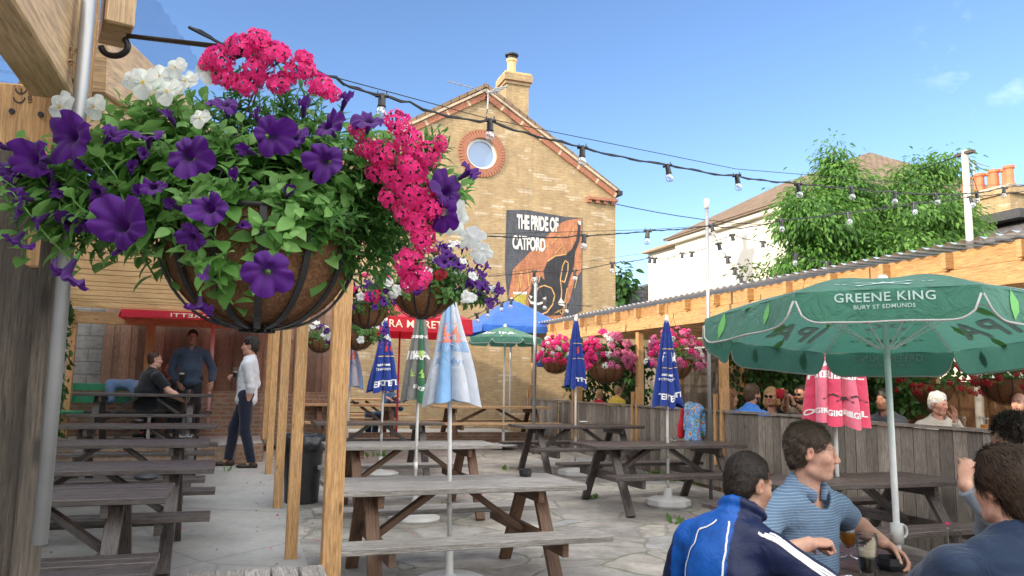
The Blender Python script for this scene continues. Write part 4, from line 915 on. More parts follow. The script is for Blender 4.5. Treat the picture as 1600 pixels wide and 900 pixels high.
# ---------------- parasols ----------------
def parasol_foot(parent,z,kind=0):
    mb=MB();r=.26
    if kind: mb.lathe([(0,.12),(.05,.22),(.05,.12),(.20,.105),(.265,.085),(.27,.03),(.25,.0),(0,0)],10,(0,0,z))
    else: mb.lathe([(.03,.26),(.03,.07),(.06,.06),(.22,.045),(.27,.025),(.27,0),(0,0)],32,(0,0,z))
    return mb.build('foot',PLAST,parent,smooth=not kind,bevel=.008 if kind else 0)
def closed_parasol(label,x,y,zt,zh,rb,cols,prints=(),under=None,foot=0,zg=None,tilt=(0,0),ph=0,N=8,polem=None,shp=.92):
    zg=gz(y) if zg is None else zg
    t=thing('closed_parasol',label,'parasol',(x,y,zg));t.rotation_euler=(rad(tilt[0]),rad(tilt[1]),0);zt-=zg;zh-=zg
    mb=MB();mb.tube([(0,0,.06),(0,0,zt-.05)],.0165,12);mb.tube([(0,0,.5),(0,0,.58)],.021,12);mb.build('pole',polem or WHITEP,t,smooth=True)
    if foot is not None: parasol_foot(t,.0,foot)
    nt_,nu=N*14,26;rs=np.random.RandomState(int(abs(x*100+y*10)));pa=rs.uniform(.62,1.18,N);pz=rs.uniform(-.05,.045,N);pt=rs.uniform(-.22,.22,N)
    def S(th,u,off=0):
        th0=th;k=(th/(2*PI)*N+ph)%N;i=int(k)%N;fr=k-int(k);j=(i+1)%N if fr>.5 else (i-1)%N;wt=abs(fr-.5)
        am=pa[i]*(1-wt)+pa[j]*wt;R=.022+(rb-.022)*(u**shp);fold=abs(math.sin(PI*fr))**.55
        r=R*(.40+.60*fold*am)+off+R*.035*math.sin(9*u+i*2.1)*fold
        z=zt-(zt-zh)*u-(.035*(fold-.4)+(pz[i]*(1-wt)+pz[j]*wt))*u**3
        a=th+pt[i]*u*fold*1.2
        return V((r*math.cos(a),r*math.sin(a),z))
    for iu in range(nu):
        for it in range(nt_):
            a,b=2*PI*it/nt_,2*PI*(it+1)/nt_;u0,u1=iu/nu,(iu+1)/nu;k=int(((it+.5)/nt_*N+ph)%N)%len(cols)
            if it==0 and iu==0: mb=MB()
            mb.poly([S(a,u0),S(b,u0),S(b,u1),S(a,u1)],m=k)
    names=[]
    bm_=bmesh.new();o=mb.build('canopy',cols,t,smooth=True)
    bm_.from_mesh(o.data);bmesh.ops.remove_doubles(bm_,verts=bm_.verts,dist=.0004);bm_.to_mesh(o.data);bm_.free()
    o.data.polygons.foreach_set('use_smooth',[True]*len(o.data.polygons))
    # inner lining seen at the open hem
    mb=MB()
    for it in range(nt_):
        a,b=2*PI*it/nt_,2*PI*(it+1)/nt_
        p,q=S(a,1),S(b,1);mb.poly([p*1,q*1,V((q.x*.5,q.y*.5,q.z+.16)),V((p.x*.5,p.y*.5,p.z+.16))])
    mb.build('lining',under or cols[0],t,smooth=True)
    mb=MB();mb.lathe([(.0,.05),(.014,.045),(.018,.02),(.026,.0),(.026,-.05),(.012,-.06)],12,(0,0,zt));mb.build('finial',polem or WHITEP,t,smooth=True)
    for i,(txt,ths,u,h,m,hs) in enumerate(prints):
        mb=MB()
        for th in sorted(set(360/N*(round(q_*N/360-.5+ph)+.5-ph) for q_ in ths)):
            R=.022+(rb-.022)*u
            fn=lambda px_,py_:S((rad(th)+px_*h/(R*.85))%(2*PI),min(1,u-py_*h/(zt-zh)),.004)
            if isinstance(txt,str): put_text(mb,txt,fn,0,bold=.03)
            else: poly2d(mb,txt,fn,0,sub=.4)
        mb.build('printing',m,t)
    return t
PW=pm('print_white',(.78,.78,.76),.7,.03,bump=0);PR=pm('print_red',(.55,.03,.03),.7,.05,bump=0);PY=pm('print_gold',(.75,.50,.12),.7,.05,bump=0)
PLB=pm('print_pale_blue',(.28,.42,.62),.7,.05,bump=0);PCO=pm('print_coral',(.75,.22,.15),.7,.05,bump=0);PLG=pm('print_lime',(.35,.55,.10),.7,.05,bump=0);PK=pm('print_black',(.02,.02,.02),.7,.05,bump=0)
cW=cloth('canvas_white',(.62,.66,.72),.25,var=.16);cLB=cloth('canvas_pale_blue',(.26,.48,.76),.25);cGy=cloth('canvas_grey',(.20,.20,.19),.1);cGn=cloth('canvas_green',(.03,.16,.075),.1);cBl=cloth('canvas_blue',(.015,.045,.27),.12);cBl2=cloth('canvas_royal_blue',(.03,.13,.50),.2)
cPk=cloth('canvas_pink',(.70,.07,.14),.12);cPk2=cloth('canvas_rose',(.74,.17,.25),.12);cRed=cloth('canvas_red',(.62,.03,.055),.35);cDR=cloth('canvas_dark_red',(.45,.02,.04),.1)
GA=(-126,-107,-88,-68);blob=[(-1,-1),(1,-1),(1,1),(-1,1)];bar=[(-1.6,-.18),(1.6,-.18),(1.6,.18),(-1.6,.18)]
boat=[(-1.2,-1),(-.2,-.9),(-.1,.2),(-.9,-.3),(-.05,1.2),(.15,1.3),(.1,.3),(.9,-.2),(.2,-.4),(1.1,-.9),(.5,-1.2)]
closed_parasol('large closed white and pale blue parasol in the nearest silvery table',1.585,5.76,2.235,1.385,.255,[cW,cLB,cW,cW],
  [('A P A M',(-112,),.55,.075,PLB,1),('AM',(-60,),.55,.075,PLB,1),('BR  W',(-112,),.66,.042,PLB,1),('W W',(-68,),.68,.04,PLB,1),(boat,(-125,-75),.40,.055,PCO,1),(bar,(-125,-75),.30,.012,PCO,1)],cLB,tilt=(-.4,-1.4),ph=.2)
closed_parasol('closed grey and green parasol in the second silvery table',1.83,8.1,2.36,1.36,.20,[cGy,cGn,cGy,cGn,cGy,cGy,cGn,cGy],
  [('IPA',GA[::2],.58,.085,PW,1),('E KING',GA[1::2],.88,.036,PW,1),('GREENE',GA[::2],.36,.03,PW,1),(boat,GA,.72,.035,PLG,1),(blob,(-100,-70),.52,.03,PLG,1)],cGy,ph=.5)
closed_parasol('closed blue parasol printed F in red and gold, in the dark table',2.04,11.35,2.46,1.42,.26,[cBl],
  [('F',(-126,-81,-36),.47,.14,PR,1),(bar,(-126,-81,-36),.53,.028,PY,1),(bar,(-126,-81,-36),.27,.022,PY,1),('TER',(-126,-81,-36),.93,.075,PW,1),('AMBER',(-126,-81),.66,.028,PW,1),('NECTAR',(-126,-81),.72,.028,PW,1)],cBl,ph=.3)
closed_parasol('far closed white and pale blue parasol by the brick edging',1.88,13.75,2.38,1.45,.26,[cW,cLB,cW,cLB],[(boat,(-110,-70),.42,.06,PCO,1),('A P',(-100,-60),.62,.08,PLB,1)],cLB,zg=.29,ph=.1)
closed_parasol('closed blue parasol in the dark table before the sunlit fence',4.86,10.75,2.56,1.53,.19,[cBl],
  [(bar,(-125,-95,-65),.38,.022,PY,1),('F',(-110,-78),.53,.10,PR,1),(bar,(-125,-95,-65),.60,.02,PY,1),('TER',(-105,-60),.93,.055,PW,1)],cBl,foot=1,ph=.45)
closed_parasol('closed blue parasol in the dark table with the glass ashtray',4.93,8.22,2.36,1.33,.21,[cBl],
  [(bar,(-130,-100,-70),.36,.024,PY,1),('F',(-128,-60),.51,.11,PW,1),(bar,(-130,-100,-70),.58,.02,PY,1),('TER',(-130,-85,-40),.93,.062,PW,1),('AMBER',(-125,-75),.67,.024,PW,1),('NECTAR',(-125,-75),.72,.024,PW,1)],cBl,foot=1,ph=.6)
closed_parasol('closed pink parasol above the striped polo man',4.99,5.5,2.46,1.24,.295,[cPk2,cPk],
  [('LONDON',(-160,-112,-65),.60,.06,PW,1),('PRIDE',(-160,-112,-65),.68,.06,PW,1),([(-1.5,-.5),(0,.1),(1.5,-.5),(1.5,-.35),(0,.28),(-1.5,-.35)],(-148,-112,-78),.80,.09,PK,1),('ORIGINAL',(-150,-110,-72),.93,.045,PW,1)],cDR,ph=.3,shp=.45)
def open_parasol(label,x,y,zg,zhub,zrim,R,cols,hv=.12,rot=0,prints=(),tilt=(0,0),n=8,foot=0,polem=None,piping=None,polek=.018,ribs=True,round_=1,zp0=.05,under=None,pw=1.15,sg_=.03):
    t=thing('open_parasol',label,'parasol',(x,y,zg));t.rotation_euler=(rad(tilt[0]),rad(tilt[1]),0);zhub-=zg;zrim-=zg
    mb=MB();mb.tube([(0,0,zp0),(0,0,zhub+.01)],polek,16);mb.build('pole',polem or WHITEP,t,smooth=True)
    if foot is not None: parasol_foot(t,0,foot)
    ap=R*math.cos(PI/n);half=R*math.sin(PI/n);K=12
    def fr(k): a=rad(rot)+2*PI*k/n;return V((math.cos(a),math.sin(a),0)),V((-math.sin(a),math.cos(a),0))
    def S(k,e,s,off=0):   # e: -1..1 across, s:0..1 hub->rim
        c,tn=fr(k);sag=(1-e*e)*math.sin(PI*min(s,1))*sg_*R
        z=zhub-(zhub-zrim)*(s**pw)-sag+off;return c*(ap*s)+tn*(half*s*e)+V((0,0,z))
    def Vv(k,xm,dm,off=0):  # valance: xm metres along, dm metres below rim
        c,tn=fr(k);return c*(ap+.02*math.sin(dm/hv*1.5)+off+.006*math.sin(xm*23+k*2))+tn*xm+V((0,0,zrim-dm))
    mb=MB();pip=MB();ro=.3*half
    for k in range(n):
        m=k%len(cols)
        for i in range(8):
            for j in range(K):
                e0,e1=-1+2*j/K,-1+2*(j+1)/K;s0,s1=i/8,(i+1)/8;mb.poly([S(k,e0,s0),S(k,e0,s1),S(k,e1,s1),S(k,e1,s0)],m=m)
        def low(xm):
            d_=half-abs(xm);r_=min(ro,hv);return hv-(r_-math.sqrt(max(0,r_*r_-max(0,r_-d_)**2))) if round_ and d_<r_ else hv
        KK=28;xs=[-half+2*half*j/KK for j in range(KK+1)]
        for j in range(KK):
            for q in range(3): mb.poly([Vv(k,xs[j],low(xs[j])*q/3),Vv(k,xs[j],low(xs[j])*(q+1)/3),Vv(k,xs[j+1],low(xs[j+1])*(q+1)/3),Vv(k,xs[j+1],low(xs[j+1])*q/3)],m=m)
        if piping: pip.tube([Vv(k,xx,low(xx)) for xx in xs],.0045,6)
    o=mb.build('canopy',cols,t,smooth=True)
    b_=bmesh.new();b_.from_mesh(o.data);bmesh.ops.remove_doubles(b_,verts=b_.verts,dist=.001);b_.to_mesh(o.data);b_.free();o.data.polygons.foreach_set('use_smooth',[True]*len(o.data.polygons))
    if piping: pip.build('piping',piping,t,smooth=True)
    if ribs:
        for k in range(n):
            a=rad(rot)+2*PI*(k+.5)/n;c=V((math.cos(a),math.sin(a),0));mb=MB()
            mb.tube([c*.03+V((0,0,zhub-.03))]+[c*R*q_+V((0,0,zhub-(zhub-zrim)*q_**pw-.014)) for q_ in (.25,.5,.75,.98)],.005,6)
            mb.tube([c*.03+V((0,0,zhub-.32)),c*R*.5+V((0,0,zhub-(zhub-zrim)*.5**pw-.02))],.0045,6);mb.build('rib',METAL if polem is None else polem,t)
    mb=MB();mb.lathe([(0,.05),(.02,.045),(.028,.02),(.028,0),(.04,-.005)],14,(0,0,zhub));mb.build('finial',WHITEP,t,smooth=True)
    for (what,k,where,cx_,cy_,h,m,mirror) in prints:
        mb=MB()
        if where=='v': fn=lambda a,b:Vv(k,cx_+a*h*(-1 if mirror=='flip' else 1),cy_-b*h,-.004 if mirror is True else .004)
        else:
            def fn(a,b):
                s=cy_-b*h/ap;e=(cx_+a*h)/(half*max(.05,s));return S(k,max(-1,min(1,e)),s,.004 if not mirror else -.005)
        if isinstance(what,str): put_text(mb,what,fn,0,bold=.012,space=1.08)
        else:
            for pg in what: poly2d(mb,pg,fn,0,sub=1.)
        mb.build('printing',m,t)
    return t,S,Vv,fr
cG1=cloth('canvas_emerald',(.075,.24,.17),.4,var=.10,fold=.8);cG2=cloth('canvas_emerald_light',(.105,.275,.21),.4,var=.10,fold=.8)
PM_=pm('print_mint',(.34,.47,.44),.8,.03,bump=0);PLF=pm('print_leaf',(.14,.42,.12),.8,.05,bump=0);PGy=pm('piping_grey',(.42,.41,.40),.7,.05,bump=0)
arrows=[[(-2.4,.75),(2.2,-.85),(2.3,-.65),(-2.3,.95)],[(2.4,.75),(-2.2,-.85),(-2.3,-.65),(2.3,.95)],[(-3,.9),(-2.1,1.1),(-2.3,.6)],[(3,.9),(2.1,1.1),(2.3,.6)],
 [(-2.7,-.6),(-1.7,-.7),(-2.2,-1.3)],[(2.7,-.6),(1.7,-.7),(2.2,-1.3)],[(-1,-.1),(-1.15,.8),(-.5,.35),(0,1.1),(.5,.35),(1.15,.8),(1,-.1)],[(-4.6,.0),(-4.1,.0),(-4.1,.25),(-4.6,.25)],[(4.1,0),(4.6,0),(4.6,.25),(4.1,.25)],[(-3.8,0),(-3.5,0),(-3.5,.25),(-3.8,.25)],[(3.5,0),(3.8,0),(3.8,.25),(3.5,.25)]]
lf=[[(-.2,-1.4),(.5,-.6),(.7,.3),(.2,1.4),(-.3,.4),(-.45,-.5)]]
vw=math.degrees(math.atan2(-2.74,-2.82))   # towards the camera
rot0=vw
pr=[]
for k in (0,2,4,6):
    pr+=[('GREENE KING',k,'v',0,.052,.038,PM_,False),('BURY ST EDMUNDS',k,'v',0,.082,.0165,PM_,False),(arrows,k,'s',0,.87,.040,PM_,False),
         ('GREENE KING',k,'v',0,.052,.038,PM_,True),('BURY ST EDMUNDS',k,'v',0,.082,.0165,PM_,True),(arrows,k,'s',0,.66,.040,PM_,True)]
for k in (1,3,5,7):
    pr+=[('IPA',k,'s',0,.90,.15,PM_,True),('IPA',k,'s',0,.90,.15,PM_,False),(lf,k,'s',-.13,.62,.05,PLF,True),(lf,k,'s',.12,.80,.05,PLF,True),(lf,k,'s',.02,.97,.045,PLF,True),(lf,k,'v',-.18,.06,.045,PLF,False),(lf,k,'v',.15,.06,.035,PLF,False)]
GU,_,_,_=open_parasol('big open green parasol lettered GREENE KING over the young men',2.82,2.74,0,2.055,1.845,.86,[cG1,cG2],.135,rot0,pr,(-5.0,4.2),pw=1.9,sg_=.012,foot=0,piping=PGy,polek=.0145,polem=pm('pole_white',(.82,.82,.82),.4))
mb=MB();mb.tube([(0,0,.84),(0,0,.93)],.027,16);mb.tube([V((.025,0,.925))+V((.035*math.sin(t),0,-.03+.03*math.cos(t))) for t in [PI*i/8 for i in range(9)]]+[(.0,0,.865)],.006,8);mb.build('crank_collar',PLAST,GU,smooth=True)
p=at(787,640,14.9)
open_parasol('small open green parasol lettered IPA over the pale far table',p.x,p.y,.36,2.66,2.42,.74,[cG2,cG1],.12,-105,[('IPA',7,'s',.0,.74,.14,PW,False),('IPA',0,'s',.0,.74,.14,PW,False),('GREENE KING',1,'s',0,.85,.05,PM_,False),(lf,0,'s',-.12,.95,.05,PLF,False),(lf,7,'s',.12,.95,.05,PLF,False)],piping=PGy,foot=0)
p=at(622,600,13.2)
open_parasol('open red parasol lettered BIRRA MORETTI behind the grey and green parasol',p.x,p.y,gz(13),2.98,2.58,1.42,[cRed],.24,-90,[('BIRRA MORETTI',0,'v',0,.17,.12,pm('print_cream',(.75,.66,.48),.7,bump=0),False)],n=4,round_=0,foot=None,polem=cDR)
p=at(345,560,13.4)
open_parasol('open red parasol under the pergola with reversed lettering',-.42,14.1,.62,2.62,2.60,1.0,[cRed],.12,-90,[('BIRRA MORETTI',0,'v',0,.09,.062,pm('print_cream',(.75,.66,.48),.7),'flip')],n=4,round_=0,foot=None,polem=pm('pole_rose',(.6,.35,.34),.5))[0].scale=(1.9,1,1)
p=at(797,600,17.)
open_parasol('open royal blue parasol in front of the painted mural',p.x,p.y,.36,3.42,2.76,1.35,[cBl2],.14,-90,[],n=4,round_=0,foot=None)
p=at(940,600,16.3)
open_parasol('open royal blue parasol half hidden behind the pink flower baskets',7.8,16.2,.33,2.32,2.1,1.5,[cBl2],.14,-90,[],n=4,round_=0,foot=None)
# ---------------- pergolas ----------------
t=NT('corrugated_plastic');bs=t.bsdf((.55,.66,.75),.25,t.bump(t.noise(t.coord('Object'),20,4),.1,.003),0,.6);tr=t.n('BsdfTransparent');tr.inputs[0].default_value=(.78,.88,.97,1);mx=t.n('MixShader',i_0=.2)
t.l(tr.outputs[0],mx.inputs[1]);t.l(bs,mx.inputs[2]);SHEET=t.out(mx.outputs[0]);t=NT('corrugated_grey');bs=t.bsdf((.42,.50,.58),.3,t.bump(t.noise(t.coord('Object'),20,4),.1,.003),0,.6);tr=t.n('BsdfTransparent');mx=t.n('MixShader',i_0=.82);t.l(tr.outputs[0],mx.inputs[1]);t.l(bs,mx.inputs[2]);SHEET2=t.out(mx.outputs[0])
def corr(name,x0,x1,y0,y1,z0,z1,parent=None,p=.15,am=.017,mat=None):
    n=int((y1-y0)/p*6);v=[];f=[]
    for i in range(n+1):
        y=y0+(y1-y0)*i/n;dz=am*math.sin(2*PI*(y-y0)/p);v+=[(x0,y,z0+dz),(x1,y,z1+dz)]
    for i in range(n): f.append((2*i,2*i+1,2*i+3,2*i+2))
    o=npmesh(name,v,f,mat or SHEET,parent,True);return o
PG=thing('pergola','sunlit timber pergola with corrugated roof behind the low grey fence','pergola',(6.2,0,0))
Yp=[4.45,6.75,9.0,11.35,13.75,16.2]
for y in Yp:
    zg=.0 if y<7 else .2
    m=MB();m.box((.09,y,1.24),(.1,.1,2.48));m.build('post',W_new,PG,bevel=.004)
    m=MB();m.box((-.0,y-.075,1.0),(.05,.045,1.1));m.box((.0,y+.075,1.0),(.05,.045,.95));m.build('post_cheek',W_new,PG,bevel=.003)
    m=MB();m.box((3.9,y,1.3),(.1,.1,2.6));m.build('post',W_new,PG,bevel=.004)
for (ya,yb,zz,xx) in ((4.2,10.2,2.555,-.005),(10.205,16.4,2.56,0)):
    m=MB();m.box((xx,(ya+yb)/2,zz+.02),(.045,yb-ya,.195));m.build('fascia_beam',W_new,PG,bevel=.003)
m=MB()
for i in range(6): a=4.25+i*2.02;m.box((.02,a+1.01,2.765),(.03,2.0,.17))
m.build('upper_fascia',W_new,PG,bevel=.003)
for i in range(17):
    y=4.55+i*.735;m=MB();m.box((1.93,y,2.76),(4.06,.05,.15));m.build('rafter',W_new,PG,bevel=.003)
m=MB();m.box((-.03,4.23,2.78),(.2,.12,.17));m.build('rafter_end',W_new,PG,bevel=.003)
m=MB();m.box((3.9,10.3,2.6),(.05,12.3,.18));m.build('rear_beam',W_new,PG,bevel=.003)
for k in range(5): m=MB();m.box((.5+k*.75,10.3,2.855),(.045,12.3,.04));m.build('batten',W_new,PG)
corr('roof_sheet',-.14,4.1,4.1,16.5,2.90,2.96,PG,mat=SHEET2);PG.location.z=-.03
# pergola over the concrete strip
W_raft=wood('timber_rafter',(.50,.285,.12),(.60,.37,.17),.6,isl=(.55,1.3),streak=.8)
PL=thing('pergola','timber pergola over the dark tables with slatted underside','pergola',(0,0,0))
for i,y in enumerate((4.12,6.75,9.0,11.6)):
    z0=gz(y);m=MB();m.box((.505,y,(z0+2.46)/2),(.095,.095,2.46-z0));m.build('post',W_new,PL,bevel=.004)
m=MB();m.box((.505,13.55,1.51),(.095,.095,1.9));m.build('post',W_new,PL,bevel=.004)
for y in(5.0,9.0,12.9,14.2): m=MB();m.box((-2.55,y,1.45),(.1,.1,2.0));m.build('post',W_new,PL,bevel=.004)
m=MB();m.box((-1.45,14.7,1.95),(.14,.09,1.3));m.build('post',W_new,PL,bevel=.004)
m=MB();m.box((.56,9.4,2.54),(.045,10.9,.16));m.build('side_beam',W_new,PL,bevel=.003)
m=MB();m.box((-2.55,9.4,2.54),(.05,10.9,.16));m.build('side_beam',W_new,PL,bevel=.003)
for i in range(16):
    y=5.3+i*.585;m=MB();m.box((-1.0,y,2.70+random.uniform(-.022,.012)),(3.3,.045,.105));m.build('rafter',W_raft,PL,bevel=.003)
for x in(-2.2,-1.35,-.55,.2): m=MB();m.box((x,9.6,2.795),(.05,9.6,.035));m.build('batten',W_new,PL)
corr('roof_sheet',-2.8,.72,5.1,14.5,2.84,2.84,PL)
m=MB();m.box((-.95,14.16,2.5),(3.3,.05,.2));m.build('end_beam',W_new,PL,bevel=.003)
# near corner: old dark post, metal pipe, pale joist, stamped post, hanging rail
def pbeam(name,label,a,b,w_,h,mat,parent=None,up=(0,0,1),cat='timber'):
    m=MB();m.beam(a,b,w_,h,up);o=m.build(name,mat,parent,bevel=.003)
    return o if parent else tag(o,label,cat)
NP=thing('corner_post','old dark timber corner post of the near shelter with its joists','post',(0,0,0))
KD=1.62
pp=at(32,560,1.66);m=MB();m.box((pp.x-.07,pp.y+.02,1.0),(.25,.2,2.0),Mx.Rotation(rad(14),3,'Z'));m.build('post_shaft',W_old,NP,bevel=.006)
m=MB();q=at(76,560,1.58);m.box((q.x-.012,q.y+.02,1.0),(.05,.06,2.0),Mx.Rotation(rad(14),3,'Z'));m.build('post_edging',W_old,NP,bevel=.004)
c0=at(101,420,1.5);m=MB();m.tube([(c0.x,c0.y,EYE-.31),(c0.x,c0.y,2.95)],.0135,14);m.build('pipe',METAL,NP,smooth=True)
m=MB();m.box((c0.x-.045,c0.y+.06,2.6),(.075,.06,.95),Mx.Rotation(rad(14),3,'Z'));m.build('post_extension',W_pale,NP,bevel=.004)
s0=at(45,235,1.66);fz=Mx.Rotation(rad(-6),3,'Z');fc=V((s0.x-.03,s0.y+.03,0))
def onboard(px,py):
    r=ray(px,py);n_=fz@V((0,-1,0));o_=fc+n_*.0335;tt=(o_-CP).dot(n_)/r.dot(n_);return CP+r*tt
zt_=onboard(50,132).z;m=MB();m.box((fc.x,fc.y,zt_-.2),(.21,.065,.40),fz);st=m.build('stamped_board',W_new,NP,bevel=.004)
m=MB()
def arc(cx_,cy_,r_,a0,a1,w_):
    for i in range(10):
        t0=rad(a0+(a1-a0)*i/10);t1=rad(a0+(a1-a0)*(i+1)/10)
        m.poly([onboard(cx_+math.cos(t)*q_,cy_+math.sin(t)*q_) for t,q_ in ((t0,r_-w_),(t1,r_-w_),(t1,r_+w_),(t0,r_+w_))])
arc(33,138,8.5,0,180,1.3);arc(30,152,8.5,0,180,1.3);m.poly([onboard(*k_) for k_ in((31.8,138),(34.2,138),(34.2,147),(31.8,147))])
put_text(m,'1224',lambda x,y:onboard(44+y*6,153-x*6),0,bold=.04);m.build('stamp',pm('stamp_ink',(.06,.045,.035),.8,bump=0),st)
for kx,ky in((19,174),(64,179)): m=MB();m.tube([onboard(kx,ky),onboard(kx,ky)+fz@V((0,-.004,0))],.006,8);m.build('screw_hole',DARKM,st)
j0=at(-40,-140,1.15);j1=at(90,84,1.62);m=MB();m.beam(j0,j1,.085,.2);m.build('joist',W_pale,NP,bevel=.004)
m=MB()
for i in range(16):
    a=at(112+random.gauss(0,3),95+random.gauss(0,10),1.55);m.tube([a,a+V((random.gauss(.005,.009),-.01,random.gauss(0,.012)))],.0019,4)
m.build('splinters',W_pale,NP)
q=at(132,60,1.62);m=MB();m.box((q.x-.01,q.y+.04,q.z+.1),(.05,.08,.45),Mx.Rotation(rad(10),3,'Z'));m.build('timber_packer',W_new,NP)
q=at(45,100,1.72);m=MB();m.box((q.x,q.y+.05,q.z+.1),(.05,.08,.4),Mx.Rotation(rad(10),3,'Z'));m.build('rear_packer',W_new,NP)
b0=at(183,28,1.75);m=MB();m.box((b0.x,b0.y,b0.z+.045),(.060,.14,.175),Mx.Rotation(rad(14),3,'Z'));m.build('joist_end',W_pale,NP,bevel=.004)
r0_=at(150,88,2.0);r1_=at(338,238,3.6);m=MB();m.beam(r0_,r1_,.06,.19);m.build('side_rail',W_pale,NP,bevel=.004)
r0_=at(150,175,2.05);r1_=at(320,330,3.6);m=MB();m.beam(r0_,r1_,.05,.15);m.build('lower_rail',W_pale,NP,bevel=.004)
ck=at(179,72,1.72);m=MB();m.tube([ck+RC*.030*math.cos(t)+UC*.022*math.sin(t) for t in [PI*1.0+PI*1.25*i/14 for i in range(15)]],.007,8);m.build('hook',DARKM,NP,smooth=True)
for (x0,y0,x1,y1,z) in ((-4.4,.2,-.95,4.4,2.9),):
    corr('roof_sheet',x0,x1,y0,y1,z,z,NP)
A0=onZ(205,-60,3.05);A1=onZ(322,112,3.05)
v=[];f=[];n=90
for i in range(n+1):
    e_=A0.lerp(A1,i/n);dz=.008*math.sin(i/n*2*PI*10);v+=[tuple(e_+V((0,0,dz))),tuple(e_+V((-1.6,.05,dz)))]
for i in range(n): f.append((2*i,2*i+1,2*i+3,2*i+2))
npmesh('roof_sheet',v,f,SHEET,NP,True)
# tall lighting poles
p=onX(1112,700,5.75)
LPm=thing('lighting_pole','tall galvanised pole with bright sunlit tip carrying the string lights','pole',(5.72,9.35,gz(9.3)))
zt3=at(1104,309,10.2).z-gz(9.3)
pz=at(1104,309,10.2);LPm.location=(pz.x,pz.y,gz(pz.y))
m=MB();m.tube([(0,0,0),(0,0,zt3-.12)],.024,14);m.build('pole_shaft',METAL,LPm,smooth=True);m=MB();m.tube([(0,0,zt3-.12),(0,0,zt3)],.033,12);m.build('pole_cap',WHITEP,LPm,smooth=True)
pz2=at(837,432,14.5);L2=thing('lighting_pole','slim pole in front of the mural holding the small string lights','pole',(pz2.x,pz2.y,gz(pz2.y)))
m=MB();m.tube([(0,0,0),(0,0,pz2.z-gz(pz2.y))],.03,12);m.build('pole_shaft',METAL,L2,smooth=True)
# ---------------- string lights ----------------
def festoon(label,pts,bulbs,sc_=1.,wirepts=None,r=.0036,group=None,jit=.006):
    """pts: cable points (px,py,d); bulbs: px list along x"""
    t=thing('string_lights',label,'string lights',(0,0,0));P=[at(*q) for q in pts];out=[]
    for i in range(len(P)-1):
        n=max(3,int((P[i+1]-P[i]).length/.05))
        for k in range(n):
            u=k/n;out.append(P[i].lerp(P[i+1],u)+V((0,0,-.007*sc_*4*u*(1-u)+.004*math.sin(i*2.7+u*5)+random.gauss(0,jit*.12))))
    out.append(P[-1]);m=MB();m.tube(out,r,6)
    off=[p_+V((random.gauss(0,.001),0,.006*math.sin(i*1.3))) for i,p_ in enumerate(out)];m.tube(off,r*.7,5);m.build('cable',CABLE,t,smooth=True)
    if wirepts: m=MB();m.tube([at(*q) for q in wirepts],r*.45,5);m.build('support_wire',CABLE,t)
    bl0=None
    for b in bulbs:
        i=next((i for i in range(len(pts)-1) if min(pts[i][0],pts[i+1][0])<=b<=max(pts[i][0],pts[i+1][0])),len(pts)-2)
        u=(b-pts[i][0])/((pts[i+1][0]-pts[i][0]) or 1);p_=P[i].lerp(P[i+1],u)
        if bl0 is None:
            m=MB();m.lathe([(.0,-.048),(.012,-.05),(.020,-.062),(.0245,-.078),(.0225,-.094),(.014,-.104),(0,-.107)],18);bl=m.build('bulb',BULB,t,smooth=True)
            m=MB();m.lathe([(.0,.012),(.012,.010),(.014,-.006),(.0165,-.012),(.0165,-.044),(.019,-.046),(.019,-.052),(.0,-.053)],14);m.tube([(-.03,0,.0),(.03,0,.0)],.0085,8);m.tube([(.018,0,0),(.02,0,.022)],.003,5);m.tube([(-.018,0,0),(-.02,0,.022)],.003,5);so_=m.build('socket',BLACKP,bl,smooth=False)
            m=MB();m.tube([(.0,0,-.052),(.0,0,-.07)],.003,6);m.tube([(-.006,0,-.07),(0,0,-.078),(.006,0,-.07)],.0012,4);m.build('filament',PLAST,bl)
            bl0=bl;ks=bl0
        else:
            ks=copy_tree(bl0,t)
        ks.location=p_;ks.scale=(sc_,)*3;ks.rotation_euler=(rad(random.uniform(-8,8)),rad(random.uniform(-10,10)),YAW*-1+random.uniform(-.3,.3))
    return t
festoon('nearest string of clear bulbs crossing the sky from the flowers to the chimney stack',
 [(296,44,1.6),(360,70,1.8),(450,98,2.0),(525,122,2.25),(560,138,2.35),(597,150,2.45),(640,158,2.5),(700,183,2.65),(765,188,2.8),(840,212,2.95),(912,231,3.1),(985,246,3.3),(1043,259,3.45),(1150,274,3.75),(1247,288,4.1),(1330,293,4.4),(1398,301,4.7),(1463,303,5.0),(1525,301,5.35),(1568,294,5.6),(1640,282,6.0)],
 [597,766,910,1043,1151,1247,1330,1398,1462,1526,1569],.72,[(520,120,2.2),(765,186,2.8),(1150,264,3.75),(1463,290,5.0),(1640,288,6.0)])
festoon('second string of bulbs passing the mural top and the tall pole',
 [(740,368,6.4),(830,370,6.7),(913,368,7.0),(1012,361,7.5),(1112,352,8.2),(1160,357,8.4),(1222,343,8.6),(1325,333,9.),(1428,318,9.2),(1515,308,9.4),(1620,296,9.8)],
 [913,1012,1112,1220,1325,1428,1516],1.3,[(740,366,6.4),(1012,359,7.5),(1222,345,8.6),(1515,305,9.4)],.0055)
festoon('third string of bulbs low across the cat mural towards the cream house',
 [(762,432,11.5),(835,424,12),(898,423,12.4),(957,411,12.8),(1015,403,13),(1040,405,13.1),(1062,396,13.2),(1082,394,13.3),(1105,386,13)],
 [835,898,957,1016,1023,1066,1081],1.6,[(762,430,11.5),(1105,382,13)],.006)
festoon('short string of bulbs hanging down from the tall pole',
 [(1110,352,10.1),(1124,383,10.3),(1137,402,10.5),(1148,420,10.7),(1158,434,10.9),(1170,450,11.1)],[1123,1137,1148,1157],1.6,None,.005)
